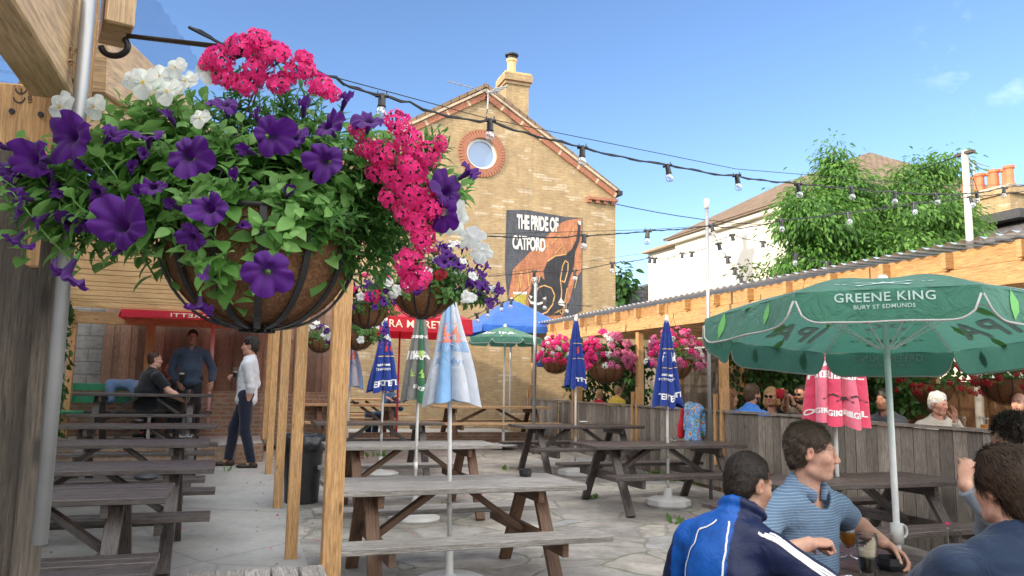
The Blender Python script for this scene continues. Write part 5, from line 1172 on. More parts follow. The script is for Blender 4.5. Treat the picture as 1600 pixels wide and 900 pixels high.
festoon('thin string of bulbs running from the tall pole into the tree',
 [(1112,378,11),(1144,367,11.3),(1192,378,11.6),(1242,398,12),(1300,412,12.4)],[1144,1192,1242,1291],1.6,None,.005)
festoon('small string of bulbs along the royal blue parasol edge',
 [(725,500,13.4),(762,482,13.5),(785,472,13.6),(800,468,13.7),(837,440,14.3)],[745,762,784,799],1.6,None,.006)
festoon('small string of bulbs from the slim pole over the pergola corner',
 [(837,436,14.3),(850,470,14.0),(885,475,13.5),(925,478,13.)],[850,886],1.6,None,.006)
# ---------------- flowers and foliage ----------------
LF_L=leafm('leaf_petunia',[(.06,.165,.03),(.12,.28,.06),(.21,.40,.12)],.3);LF_D=leafm('leaf_verbena',[(.03,.10,.02),(.06,.17,.03),(.09,.22,.05)],.3)
LF_M=leafm('leaf_mixed',[(.04,.12,.02),(.08,.21,.04),(.14,.28,.07)],.3)
P_PUR=petal('petal_purple',(.085,.003,.205),(.035,.001,.10),.25,vein=1);P_PNK=petal('petal_magenta',(.86,.035,.26),(.70,.018,.16),.35);P_WHT=petal('petal_white',(.80,.82,.80),(.66,.72,.66),.45);P_YEL=petal('petal_yellow',(.75,.45,.03))
P_GPK=petal('petal_pink',(.62,.17,.33),(.52,.09,.23),.3);P_RED=petal('petal_red',(.45,.015,.03),(.28,.008,.02),.2);P_LIL=petal('petal_lilac',(.33,.12,.60),(.2,.05,.45),.4);CALYX=pm('calyx',(.05,.07,.03),.7)
def tmpl_leaf(narrow=.5,fold=.25,curl=.35,n=3):
    v=[(0,0,0)];f=[];rows=[]
    prof=[(.18,.62),(.45,1.0),(.75,.72)]
    for (y,wd) in prof:
        z=-curl*y*y;rows.append((len(v),len(v)+1,len(v)+2));h=narrow*.5*wd;v+=[(-h,y,z+fold*h),(0,y,z),(h,y,z+fold*h)]
    tip=len(v);v.append((0,1,-curl));a=rows[0];f+=[(0,a[1],a[0],a[0]),(0,a[2],a[1],a[1])]
    for r1,r2 in zip(rows[:-1],rows[1:]): f+=[(r1[0],r1[1],r2[1],r2[0]),(r1[1],r1[2],r2[2],r2[1])]
    a=rows[-1];f+=[(a[0],a[1],tip,tip),(a[1],a[2],tip,tip)]
    return np.array(v,float),f
def inst(tv,tf,mats):
    """mats: (N,3,3),(N,3)"""
    R,T=mats;N=len(R);v=np.einsum('nij,kj->nki',R,tv)+T[:,None,:];k=len(tv)
    f=(np.array(tf)[None]+(np.arange(N)*k)[:,None,None]).reshape(-1,4);return v.reshape(-1,3),f
def facemesh(name,parts,mats,parent=None,smooth=True):
    """parts: list of (v,f,mi); degenerate quads become triangles"""
    me=bpy.data.meshes.new(name);o=0;V_=[];S=[];St=[];n0=0;MI=[]
    for v,f,mi in parts:
        f=np.asarray(f)+o;o+=len(v);V_.append(v);tri=f[:,2]==f[:,3]
        ln=np.where(tri,3,4);mask=np.ones(f.shape,bool);mask[tri,3]=False
        S.append(f[mask]);St.append(n0+np.concatenate([[0],np.cumsum(ln)[:-1]]));n0+=ln.sum();MI.append(np.full(len(f),mi))
    V_=np.concatenate(V_);S=np.concatenate(S);St=np.concatenate(St);MI=np.concatenate(MI)
    me.vertices.add(len(V_));me.vertices.foreach_set('co',V_.astype(np.float32).ravel());me.loops.add(len(S));me.loops.foreach_set('vertex_index',S.astype(np.int32))
    me.polygons.add(len(St));me.polygons.foreach_set('loop_start',St.astype(np.int32))
    for m in mats: me.materials.append(m)
    me.polygons.foreach_set('material_index',MI.astype(np.int32));me.polygons.foreach_set('use_smooth',np.full(len(St),smooth,dtype=bool));me.update(calc_edges=True)
    ob=bpy.data.objects.new(name,me);COL.objects.link(ob)
    if parent: ob.parent=parent
    return ob
def basis(y,rs,jit=.3,upz=None):
    """rotation whose local Y is y (leaf direction) and local Z tends upward"""
    y=y/np.linalg.norm(y,axis=1,keepdims=True);z=np.tile(np.array([[0,0,1.]]),(len(y),1)) if upz is None else upz
    z=z+rs.randn(*y.shape)*jit;z=z-y*np.sum(z*y,1,keepdims=True);z/=np.linalg.norm(z,axis=1,keepdims=True)+1e-9
    x=np.cross(y,z);return np.stack([x,y,z],2)
LEAF_A=tmpl_leaf(.68,.28,.42);LEAF_B=tmpl_leaf(.28,.3,.25);LEAF_T=tmpl_leaf(.42,.35,.55)
def sprigs(tips,dirs,rs,ln=.11,leaf=LEAF_A,ls=.034,nl=12,stem=.0014,rosette=True):
    """leafy shoots: returns leaf (v,f) and stem (v,f)"""
    R_=[];T_=[];sv=[];sf=[]
    n=len(tips);L=ln*rs.uniform(.7,1.3,n)
    for i in range(n):
        d=dirs[i]/np.linalg.norm(dirs[i]);tip=tips[i];base=tip-d*L[i]+np.array([0,0,-.25*L[i]]);mid=(tip+base)/2+np.array([0,0,.08*L[i]])+rs.randn(3)*.1*L[i]
        g=rs.rand()*6;ax=np.cross(d,[0,0,1.])+1e-6;ax/=np.linalg.norm(ax);bx=np.cross(d,ax);Y=[];P=[];S=[]
        for k in range(nl):
            u=k/(nl-1);p=(1-u)**2*base+2*u*(1-u)*mid+u*u*tip;a=g+k*2.4
            out=ax*math.cos(a)+bx*math.sin(a);up=.35+.5*u**2
            Y.append(out*(1-.3*u)+d*up);P.append(p);S.append(ls*rs.uniform(.75,1.25)*(1 if u<.8 else .62))
        Y=np.array(Y);B=basis(Y,rs,.25,np.tile(d[None]*.8+np.array([[0,0,.6]]),(nl,1)))*np.array(S)[:,None,None];R_.append(B);T_.append(np.array(P))
        b=len(sv)
        for u in (0,.5,1):
            p=(1-u)**2*base+2*u*(1-u)*mid+u*u*tip;w_=stem*(1-.4*u)
            for c in range(3): sv.append(p+(ax*math.cos(c*2.094)+bx*math.sin(c*2.094))*w_)
        for s in range(2):
            for c in range(3): c2=(c+1)%3;sf.append((b+s*3+c,b+s*3+c2,b+s*3+3+c2,b+s*3+3+c))
    R_=np.concatenate(R_);T_=np.concatenate(T_);lv,lf_=inst(leaf[0],leaf[1],(R_,T_));return (lv,lf_),(np.array(sv),sf)
def petunia_mesh(name,m,seed=0,open_=1.):
    rs=np.random.RandomState(seed);n=40;rings=[(.10,-.95),(.16,-.55),(.22,-.25),(.32,-.08),(.55,.0),(.8,.02),(1.0,-.06)];v=[];at_=[]
    ph=rs.rand(6)*6
    for ri,(r,z) in enumerate(rings):
        for j in range(n):
            th=2*PI*j/n;lob=abs(math.cos(2.5*th))**.55;w_=(r>.5);rr=r*(1-(.26*(1-lob) if w_ else 0)*(r)+.0)*(1+.05*math.sin(3*th+ph[0])*r)
            asy=1+.22*math.cos(th+ph[4]);rr*=asy if r>.3 else 1;zz=z+.22*math.cos(th+ph[5])*r*r*(1 if r>.3 else 0)+.16*math.cos(2*th+ph[2])*r**2*(r>.3)+(.11*math.sin(5*th*2+ph[1])+.10*math.sin(3*th+ph[2])+.05*math.sin(17*th+ph[3]))*r**2.2-(1-lob)*.20*r**2-(1-open_)*(-.7)*r*r
            v.append((rr*math.cos(th)*(open_ if r>.3 else 1),rr*math.sin(th)*(open_ if r>.3 else 1),zz));at_.append((.75 if ri<3 else .35 if ri==3 else 0)+(.35 if (j%8==0 and ri<6) else 0))
    f=[];K=len(rings)
    for i in range(K-1):
        for j in range(n): j2=(j+1)%n;f.append((i*n+j,i*n+j2,(i+1)*n+j2,(i+1)*n+j))
    b=len(v);c=8
    for (r,z) in ((.13,-.9),(.10,-1.1),(.04,-1.3)):
        for j in range(c): v.append((r*math.cos(2*PI*j/c),r*math.sin(2*PI*j/c),z));at_.append(0)
    fc=[]
    for i in range(2):
        for j in range(c): j2=(j+1)%c;fc.append((b+i*c+j,b+i*c+j2,b+(i+1)*c+j2,b+(i+1)*c+j))
    o=npmesh(name,v,f+fc,[m,LF_L],None,True,mi=[0]*len(f)+[1]*len(fc),attr=at_);me=o.data;bpy.data.objects.remove(o);return me
def cluster_mesh(name,m,nf=26,seed=0,fs=.34,flat=.55,dense=1.0):
    rs=np.random.RandomState(seed);pet=np.array([(0,0,0),(-.32,.45,.02),(-.26,.92,-.03),(0,.80,.0),(.26,.92,-.03),(.32,.45,.02)],float);pf=[(0,3,2,1),(0,5,4,3)]
    R=[];T=[];Rc=[];Tc=[]
    for i in range(nf):
        u=(i+.5)/nf;phi=math.acos(1-u*1.25);th=i*2.39996+rs.randn()*.1;d=np.array([math.sin(phi)*math.cos(th),math.sin(phi)*math.sin(th),math.cos(phi)])
        p=d*np.array([1,1,flat])*rs.uniform(.85,1.08);nd=d+rs.randn(3)*.22;nd/=np.linalg.norm(nd);x=np.cross(nd,[.3,.2,1]);x/=np.linalg.norm(x);y=np.cross(nd,x);a0=rs.rand()*6
        for k in range(5):
            a=a0+k*2*PI/5;yy=x*math.cos(a)+y*math.sin(a)+nd*rs.uniform(.0,.22);yy/=np.linalg.norm(yy);xx=np.cross(yy,nd);R.append(np.stack([xx,yy,nd],1)*fs);T.append(p)
    v,f=inst(pet,pf,(np.array(R),np.array(T)))
    # green underside: stalks to the centre
    sv=[];sf=[]
    for i in range(0,nf):
        p=T[i*5];b=len(sv);w_=.035;sv+=[p+[w_,0,-.02],p+[-w_,0,-.02],np.array([-.05,0,-.75]),np.array([.05,0,-.75])];sf.append((b,b+1,b+2,b+3));b=len(sv);sv+=[p+[0,w_*2,-.05],p+[0,-w_*2,-.05],p*.5+[0,-w_,-.35],p*.5+[0,w_,-.35]];sf.append((b,b+1,b+2,b+3))
    o=facemesh(name,[(v,f,0),(np.array(sv),sf,1)],[m,CALYX],None,False);me=o.data;bpy.data.objects.remove(o);return me
def pansy_mesh(name,m,seed=0):
    rs=np.random.RandomState(seed);parts=[];
    for k,(a,l,wd,z) in enumerate(((55,.85,.8,-.06),(125,.85,.8,-.03),(-8,.9,.78,.0),(188,.9,.78,.02),(-90,.95,1.0,.05))):
        d=np.array([math.cos(rad(a)),math.sin(rad(a)),0]);s=np.array([-d[1],d[0],0]);v=[np.array([0,0,z])];f=[];K=12
        for i in range(K+1):
            t=PI*(i/K-.5)*1.55;p=d*l*(.52+.48*math.cos(t))+s*wd*.5*math.sin(t)*1.05;v.append(p+np.array([0,0,z+.10*math.sin(2.6*t+k+seed)-.08*math.cos(t)]))
        for i in range(K): f.append((0,i+1,i+2,i+2))
        parts.append((np.array(v),f,0))
    c=[(.1*math.cos(t),.1*math.sin(t)-.05,.1) for t in [2*PI*i/8 for i in range(8)]];parts.append((np.array([(0,-.05,.13)]+c),[(0,i+1,(i+1)%8+1,(i+1)%8+1) for i in range(8)],1))
    o=facemesh(name,parts,[m,P_YEL],None,True);me=o.data;bpy.data.objects.remove(o);return me
PET=[petunia_mesh('petunia%d'%i,P_PUR,i,(1,.95,.8,.9,1,.72)[i]) for i in range(6)]+[petunia_mesh('petunia_bud',P_PUR,9,.45)];PETW=[petunia_mesh('petunia_white%d'%i,P_WHT,i+20) for i in range(2)]
CLU=[cluster_mesh('verbena%d'%i,P_PNK,32,i,.33) for i in range(4)];GER=[cluster_mesh('geranium%d'%i,P_GPK,24,i+5,.36) for i in range(3)];GERM=[cluster_mesh('geranium_m%d'%i,P_PNK,24,i+9,.36) for i in range(2)];GERW=[cluster_mesh('geranium_w',P_WHT,18,33,.4)];CRED=[cluster_mesh('red_cluster',P_RED,22,40,.42)];CLIL=[petunia_mesh('petunia_lilac',P_LIL,44)]
PAN=[pansy_mesh('pansy%d'%i,P_WHT,i) for i in range(3)]
def put(name,me,parent,p,r,nrm,roll=0):
    o=bpy.data.objects.new(name,me);COL.objects.link(o);o.parent=parent;R=rotm(nrm,roll).to_4x4();o.matrix_basis=Mx.Translation(V(p))@R@Mx.Diagonal((r,r,r,1));return o
def coir():
    t=NT('coir_liner');co=t.coord('Object',(1,1,1));n=t.noise(co,60,6,.75,2.5);n2=t.noise(co,240,4,.7,1);col=t.ramp(n,[(.3,(.08,.038,.022)),(.5,(.20,.10,.052)),(.72,(.36,.20,.11))])
    return t.out(t.bsdf(col,.95,t.bump(n2,.9,.004,t.bump(n,.8,.008)),0,.1))
COIR=coir()
def bowl(t,R,D,nr=12,thick=.006,chain=None,rot=0):
    """bowl with its rim at z=0"""
    prof=[]
    for i in range(15):
        a=PI/2*i/14;prof.append((max(.001,R*math.sin(a)**.8),-D*math.cos(a)**.9 if i<14 else 0))
    mb=MB();mb.lathe([(r*.97,z*.97) for r,z in prof],48);mb.build('liner',COIR,t,smooth=True)
    mb=MB()
    for k in range(nr):
        a=2*PI*k/nr+rot;pts=[V((r*math.cos(a)*1.015,r*math.sin(a)*1.015,z*1.015)) for r,z in prof]
        if thick>.004: # flat steel strips
            tn=V((-math.sin(a),math.cos(a),0))
            for p,q in zip(pts[:-1],pts[1:]): mb.beam(p,q+(q-p)*.04,thick*2.2,thick*.5,up=(V((math.cos(a),math.sin(a),-.5))))
        else: mb.tube(pts,thick,5)
    for z_,rr in ((0,R*1.01),):
        mb.tube([(rr*math.cos(2*PI*i/36),rr*math.sin(2*PI*i/36),z_) for i in range(37)],thick*.8,6)
    mb.build('wire_frame',DARKM,t)
    if chain:
        mb=MB()
        for k in range(3):
            a=2*PI*k/3+.5;mb.tube([(R*math.cos(a),R*math.sin(a),0),(0,0,chain)],.0022,5)
        mb.tube([(0,0,chain),(0,0,chain+.06)],.004,6);mb.build('chains',DARKM,t)
# ---- the big basket in the foreground ----
HC_=at(411,352,1.6);HB=thing('hanging_basket','huge nearby hanging basket overflowing with purple petunias, pink verbena and white pansies','basket',HC_)
bowl(HB,.2,.215,14,.006,None,.2)
rs=np.random.RandomState(3);hc=np.array(HC_)
rcv,ucv,fwv=np.array(RC),np.array(UC),np.array(FW)
blobs=[(150,262,140,60,.15,1.53,0,84),(310,225,150,80,.17,1.58,0,96),(470,265,150,95,.17,1.6,0,70),(560,345,95,75,.15,1.6,1,60),(320,308,110,48,.12,1.46,0,46),(80,300,70,42,.10,1.46,0,30),(620,320,50,80,.12,1.6,1,34),(400,300,100,24,.07,1.42,0,20),(475,322,50,20,.06,1.42,0,8),(300,345,40,30,.06,1.40,0,9),
 (240,180,100,40,.12,1.6,0,34),(420,150,90,50,.10,1.62,1,34),(500,335,85,55,.13,1.52,1,42),(170,318,85,32,.10,1.44,0,26),(430,370,40,30,.05,1.36,0,3),(325,400,40,40,.04,1.37,0,6),(650,235,60,40,.08,1.6,1,20),(700,290,40,40,.06,1.6,0,12),(470,180,70,40,.1,1.62,1,20),(560,230,70,45,.1,1.6,0,26)]
LA=[];SA=[];LB=[];SB=[]
for (px,py,rx,ry,rz_,d,kind,n) in blobs:
    c=np.array(at(px,py,d));u=rs.randn(n,3);u/=np.linalg.norm(u,axis=1,keepdims=True);u*=rs.uniform(.45,1.0,(n,1))**.5;k=d/1200
    tips=c+u[:,:1]*rx*k*rcv+u[:,1:2]*ry*k*ucv+u[:,2:]*rz_*fwv
    dirs=(tips-(hc+[0,0,.05]));dirs/=np.linalg.norm(dirs,axis=1,keepdims=True);dirs+=rs.randn(n,3)*.3+np.array([0,0,.55])-fwv*.3
    if kind: a,b=sprigs(tips,dirs,rs,.12,LEAF_B,.034,22);LB.append(a);SB.append(b)
    else: a,b=sprigs(tips,dirs,rs,.125,LEAF_A,.042,12,.0024);LA.append(a);SA.append(b)
def rel(parts,mi): return [(np.asarray(v)-hc,f,mi) for v,f in parts]
facemesh('petunia_foliage',rel(LA,0)+rel(SA,1),[LF_L,LF_L],HB);facemesh('verbena_foliage',rel(LB,0)+rel(SB,1),[LF_D,LF_D],HB)
def hf(name,me,px,py,rpx,d,face,roll=None):
    """face: (right, up, toward camera)"""
    p=at(px,py,d)-HC_;n=RC*face[0]+UC*face[1]-FW*face[2];put(name,me,HB,p,rpx*d/1200,n,random.random()*6 if roll is None else roll)
random.seed(5)
for (x,y,r,fx,fy,fz,d) in [(110,210,44,-.1,.1,1,1.36),(52,250,40,-.3,-.1,1,1.36),(176,210,24,.8,.6,.3,1.4),(232,210,26,.2,.9,.5,1.4),(293,240,42,.1,.1,1,1.34),(352,162,26,0,.8,.6,1.42),(424,210,36,.5,-.1,.9,1.36),(510,195,30,-.3,.5,.8,1.42),(508,248,36,0,0,1,1.38),(578,187,26,.3,.8,.5,1.42),(327,322,42,0,.3,1,1.30),(240,290,26,.3,.6,.7,1.34),(188,352,50,0,.1,1,1.30),(24,312,28,-.8,-.1,.6,1.38),(22,378,24,-.5,-.8,.4,1.36),(100,432,36,-.3,-.9,.5,1.30),(312,484,24,.1,-1,.3,1.27),(418,420,42,.3,.1,1,1.27),(378,352,18,.7,.2,.4,1.34),(104,350,24,-.1,-.5,.8,1.40),(700,298,34,.6,.2,.8,1.48),(734,268,24,.9,.6,.1,1.5),(692,332,30,-.2,-.2,.9,1.47),(186,390,18,0,-1,.5,1.32),(0,228,22,-.6,.2,.7,1.4),(395,288,14,.6,.5,.4,1.35),(540,155,22,.4,.8,.4,1.5),(150,300,26,-.2,-.3,.9,1.38),(75,285,24,-.6,.1,.7,1.42),(205,262,20,.4,.5,.7,1.4),(265,180,22,-.3,.8,.5,1.45),(460,215,26,-.1,.5,.8,1.42),(385,235,22,-.5,.2,.8,1.38),(320,430,20,-.2,-.9,.4,1.3),(135,345,24,-.4,-.1,.9,1.38),(450,300,22,.3,.2,.8,1.4),(270,320,20,-.5,.4,.7,1.36),(15,268,26,-.5,.3,.8,1.42),(225,240,22,.5,.1,.8,1.38),(60,345,22,-.5,-.6,.5,1.38),(560,195,20,.6,.5,.5,1.46),(300,370,24,-.2,-.2,.9,1.32),(215,300,22,.2,.2,.9,1.36),(365,275,20,.2,.3,.9,1.36),(130,262,22,-.3,.2,.8,1.38),(475,165,22,.2,.8,.5,1.46),(400,180,20,-.2,.8,.5,1.44),(95,300,20,-.5,-.1,.8,1.4)]:
    hf('petunia_flower',random.choice(PET[:6]) if r>22 else PET[6],x,y,r,d,(fx,fy,fz))
for (x,y,r,d) in [(95,166,30,1.42),(148,166,24,1.42),(225,128,30,1.48),(262,142,28,1.46),(292,126,24,1.48),(250,118,22,1.5),(330,110,26,1.5),(313,184,20,1.4),(628,206,22,1.5),(205,122,22,1.5),(275,105,22,1.5)]:
    hf('pansy_flower',random.choice(PAN),x,y,r,d,(random.uniform(-.4,.4),random.uniform(-.1,.5),1),random.uniform(-.4,.4))
for (x,y,r,fx,fy,fz,d) in [(716,343,30,.5,-.1,.8,1.5),(735,374,24,.3,-.6,.8,1.5),(755,392,18,.5,-.2,.8,1.55)]: hf('white_petunia_flower',random.choice(PETW),x,y,r,d,(fx,fy,fz))
vb=[(345,92,26),(378,72,26),(400,62,24),(428,84,28),(352,122,22),(470,108,26),(500,133,24),(405,108,26),(440,130,26),(385,132,24),(517,146,18),(325,100,16),(620,192,24),(598,240,26),(640,222,24),(572,232,18),(645,262,28),(668,242,22),(618,278,24),(650,300,30),(672,322,24),(655,350,26),(662,376,22),(640,410,26),(655,432,22),(590,268,20),(634,330,22),(610,310,20),(560,205,16),(475,90,16),(640,440,18),(688,225,14)]
for (x,y,r) in vb:
    d=1.47 if x>540 else 1.5;up=.7 if y<160 else .15;hf('verbena_cluster',random.choice(CLU),x,y,r*.92,d,(random.uniform(-.3,.5)+(.3 if x>600 else 0),up+random.uniform(-.2,.3),.8))
m=MB();a0=at(200,56,1.72)-HC_;a1=at(372,76,1.5)-HC_;a2=at(411,110,1.6)-HC_
m.tube([a0,a1,a2],.0055,8);m.tube([at(360,92,1.5)-HC_,at(420,70,1.58)-HC_],.005,8)
for k in range(3): a=2*PI*k/3;m.tube([V((.2*math.cos(a),.2*math.sin(a),0)),a2],.002,5)
m.build('bracket',DARKM,HB,smooth=True)
# ---- smaller baskets ----
def basket(label,loc,R,pal,seed,n=70,spread=1.5,height=.75,droop=.7,bias=(0,0,0),nfl=40,leaf=(LEAF_A,.034,9),lmat=None,chain=.5,group=None,fr=.045,nr=12,armx=None,trail=0,D=None):
    t=thing('hanging_basket',label,'basket',loc,0,group);bowl(t,R,D or R*1.05,nr,.0042,chain,seed)
    rs=np.random.RandomState(seed);u=rs.randn(n,3);u/=np.linalg.norm(u,axis=1,keepdims=True);u[:,2]=np.abs(u[:,2])*1.0-.25*(rs.rand(n)<droop*.6)
    tips=u*np.array([R*spread,R*spread,R*height*1.4])*rs.uniform(.55,1,(n,1))+np.array(bias)*R*rs.rand(n,1);tips[:,2]-=droop*.35*np.maximum(0,np.hypot(tips[:,0],tips[:,1])-R*.9)*1.5
    tips[:,2]=np.maximum(tips[:,2],-R*.4)
    dirs=tips*np.array([1,1,.6])+np.array([0,0,.04])+rs.randn(n,3)*.03
    (lv,lff),(sv,sf)=sprigs(tips,dirs,rs,.10,leaf[0],leaf[1],leaf[2],.0018);facemesh('foliage',[(lv,lff,0),(sv,sf,0)],[lmat or LF_M],t)
    for i in range(nfl):
        d=rs.randn(3);d/=np.linalg.norm(d);d[2]=abs(d[2])-.25*droop;d/=np.linalg.norm(d);d-=np.array(f0)*.35
        p=d*np.array([R*spread,R*spread,R*height*1.45])*rs.uniform(.85,1.12)+np.array(bias)*R*rs.rand();p[2]-=droop*.35*max(0,math.hypot(p[0],p[1])-R*.9);p[2]=max(p[2],-R*.45-trail*rs.rand())
        nm,ms,k=pal(p,rs);put(nm,ms[rs.randint(len(ms))],t,p,fr*k*rs.uniform(.8,1.2),V(d)+V((0,0,.3)),rs.rand()*6)
    return t
def palA(p,rs):
    q=p[0]*.94-p[1]*.33
    if q>.13: return ('petunia_flower',PET[:4],.9) if rs.rand()<.85 else ('white_petunia_flower',PETW,.7)
    return [('white_petunia_flower',PETW,.75),('petunia_flower',PET[:4],.7),('red_cluster',CRED,.7),('verbena_cluster',CLU,.8)][rs.choice(4,p=[.35,.25,.25,.15])]
p=at(661,448,4.6);B2=basket('hanging basket of white, red and trailing purple flowers above the large white parasol',p,.18,palA,11,210,1.6,.95,.8,(1.1,-.35,.15),92,chain=.62,fr=.047,trail=.1)
palB=lambda p,rs:[('petunia_flower',PET[:4],.9),('white_petunia_flower',PETW,.8),('verbena_cluster',CLU,.9)][rs.choice(3,p=[.62,.1,.28])]
basket('hanging basket of purple petunias between the wooden post and the white petunia basket',at(574,478,6.6),.18,palB,12,120,1.5,.9,.6,(.5,-.2,0),56,chain=.62,trail=.1)
palC=lambda p,rs:[('petunia_flower',PET[:4],.9),('white_petunia_flower',PETW,.8)][rs.choice(2,p=[.6,.4])]
basket('hanging basket of mixed purple and white petunias above the far white parasol',at(560,520,8.9),.19,palC,13,140,1.9,.9,.8,(0,0,.1),50,chain=.6,fr=.05,trail=.12)
basket('smaller looking basket of white and purple flowers hanging behind the thickest post',at(500,530,11.4),.19,palC,14,70,1.6,.9,.8,(0,0,0),34,chain=.6,fr=.05,trail=.1)
for y,x in ((4.15,.98),(6.6,.98),(8.9,.9),(11.4,.9)):
    pass
for i,(px,py,d) in enumerate(((661,448,4.6),(574,478,6.6),(560,520,8.9),(500,530,11.4))):
    p=at(px,py,d);zc=p.z+.62;mb=MB();mb.tube([(.55,p.y,zc+.02),(p.x,p.y,zc+.06)],.007,6);mb.tube([(.55,p.y,zc-.2),(p.x-.1,p.y,zc+.045)],.005,6)
    tag(mb.build('basket_bracket',DARKM),['iron bracket holding the basket above the large white parasol','iron bracket of the all purple petunia basket','iron bracket holding the mixed basket above the far white parasol','iron bracket on the pergola beam farthest along the posts'][i],'bracket')
palR=lambda p,rs:[('geranium_head',GER,1),('magenta_head',GERM,1),('white_head',GERW,.9)][rs.choice(3,p=[.5,.36,.14])]
palR2=lambda p,rs:(('magenta_head',GERM,1) if p[0]*.87-p[1]*.5<-.02 else ('white_head',GERW,.9) if abs(p[0]*.87-p[1]*.5)<.12 and rs.rand()<.4 else ('geranium_head',GER,1))
palP=lambda p,rs:('geranium_head',GER,1)
palK=lambda p,rs:[('magenta_head',GERM,1),('white_head',GERW,.9),('red_cluster',CRED,1)][rs.choice(3,p=[.68,.2,.12])]
palRed=lambda p,rs:('red_cluster',CRED,1)
basket('basket of dark red and pink flowers under the open green IPA parasol',at(868,560,14.2),.27,palK,21,70,1.2,1.0,.5,(0,0,0),80,lmat=LF_D,chain=.5,fr=.05)
basket('full sunlit basket of pink, magenta and white geraniums between the two blue parasols',at(948,568,12.9),.32,palR2,22,60,1.3,1.2,.6,(0,0,0),100,lmat=LF_D,chain=.5,fr=.054,trail=.1)
basket('sunlit pink flower basket behind the blue parasol beside the tall pole',at(1053,562,10.8),.27,palR,23,80,1.4,1.1,.6,(0,0,0),98,chain=.6,fr=.046,trail=.1)
basket('basket of small pink flowers hanging just beneath the green parasol edge',at(1190,545,9.2),.22,palP,24,60,1.5,.8,.6,(0,0,0),60,chain=.6,fr=.045,trail=.1)
basket('dark red flower basket seen behind the big parasol pole',at(1455,600,11.5),.30,palRed,25,70,1.8,.8,.7,(0,0,0),44,lmat=LF_D,chain=.6,fr=.038)
basket('dark red flower basket over the dark haired drinker',at(1572,592,9.5),.30,palRed,26,70,1.5,.8,.7,(0,0,0),40,lmat=LF_D,chain=.6,fr=.034)
# ---------------- trees, ivy and hedges ----------------
LT=leafm('leaf_chestnut',[(.022,.065,.014),(.05,.135,.022),(.09,.21,.035),(.15,.29,.06)],.3);LTD=leafm('leaf_dark',[(.02,.06,.015),(.035,.10,.022),(.06,.14,.03)],.25);BARK=pm('bark',(.11,.07,.045),.9,.3,20,.6)
def crown(parent,c0,bl,leaf,ls,rs,mat,cs=.32,nper=26,droop=.5,base=V((0,0,0))):
    R_=[];T_=[]
    for (c,r,n) in bl:
        u=rs.randn(n,3);u/=np.linalg.norm(u,axis=1,keepdims=True);cc=np.array(c)+u*np.array(r)*rs.uniform(.5,1.05,(n,1))
        for p,d in zip(cc,u):
            k=nper;q=rs.randn(k,3)*cs*np.array([.5,.5,.38]);y=q*np.array([1,1,.3])+np.array([0,0,-droop*cs])*.7+d*cs*.4+rs.randn(k,3)*.04
            R_.append(basis(y,rs,.35)*(ls*rs.uniform(.6,1.3,(k,1,1))));T_.append(p+q)
    v,f=inst(leaf[0],leaf[1],(np.concatenate(R_),np.concatenate(T_)));return facemesh('crown',[(v-np.array(c0),f,0)],[mat],parent,False)
rs=np.random.RandomState(8)
tc0=at(1370,560,17);TR=thing('chestnut_tree','large leafy chestnut tree rising behind the sunlit pergola roof','tree',(tc0.x,tc0.y,0));b0_=np.array([tc0.x,tc0.y,0])
bl=[]
for (px,py,d,rx,ry,n) in [(1375,350,16.5,105,55,66),(1290,385,16,65,45,44),(1440,350,16.5,75,50,50),(1262,325,16,40,32,18),(1320,300,16.5,60,35,30),(1310,268,16.5,22,25,8),(1440,285,17,50,28,20),(1475,262,17,28,20,10),(1345,420,15.8,115,32,46),(1238,420,15.6,35,24,12),(1500,360,16.5,40,50,22),(1400,400,15.5,90,35,36),(1285,345,15.4,60,40,26),(1380,330,17.5,60,40,16),(1302,243,16.5,12,14,3),(1238,352,15.8,25,16,6)]:
    k=d/1200;c=at(px,py,d);bl.append((tuple(c),(rx*k,rx*k*.8,ry*k),n))
crown(TR,b0_,bl,LEAF_T,.115,rs,LT,.36,84,.55)
mb=MB();tk=[V((0,0,0)),V((.1,0,2.)),V((-.05,.1,3.2))];mb.tube(tk,[.22,.17,.13],10)
for (c,r,n) in bl:
    e=V(c)-V(tuple(b0_));a=V((-.05,.1,3.0));mid=a.lerp(e,.5)+V((0,0,.3));mb.tube([a,mid,e,e+V((0,0,r[2]*.5))],[.09,.055,.03,.012],6)
mb.build('trunk',BARK,TR,smooth=True)
# bare twiggy tree side branches in front of the cream wall
rs=np.random.RandomState(9);q=at(1185,470,16);t=thing('small_tree','thin reddish bush in front of the cream wall below the chestnut','shrub',(q.x,q.y,0))
mb=MB();
for i in range(7):
    e=at(1150+random.random()*70,400+random.random()*45,16);mb.tube([(0,0,1.5),V((e.x-q.x,e.y-q.y,e.z*.7)),e-V((q.x,q.y,0))],[.04,.02,.008],5)
mb.tube([(0,0,0),(0,0,1.6)],.06,6);mb.build('stems',BARK,t)
crown(t,np.array([q.x,q.y,0]),[(tuple(at(1170,430,16)),(.5,.3,.35),14),(tuple(at(1215,440,16)),(.5,.3,.3),12)],LEAF_A,.09,rs,leafm('leaf_reddish',[(.10,.06,.03),(.09,.13,.03)],.3),.2,10,.2)
def treeq(label,px,py,d,rx,ry,n,mat,seed,cat='tree',name='tree',ls=.22,cs=.5,per=22,trunk=True):
    c=at(px,py,d);k=d/1200;t=thing(name,label,cat,(c.x,c.y,0));b=np.array([c.x,c.y,0]);crown(t,b,[(tuple(c),(rx*k,rx*k*.7,ry*k),n)],LEAF_A,ls,np.random.RandomState(seed),mat,cs,per,.3)
    if trunk:
        mb=MB();mb.tube([(0,0,0),(0,0,c.z-ry*k*.5),(0,0,c.z+ry*k*.4)],[.2,.12,.03],8);mb.build('trunk',BARK,t)
    return t
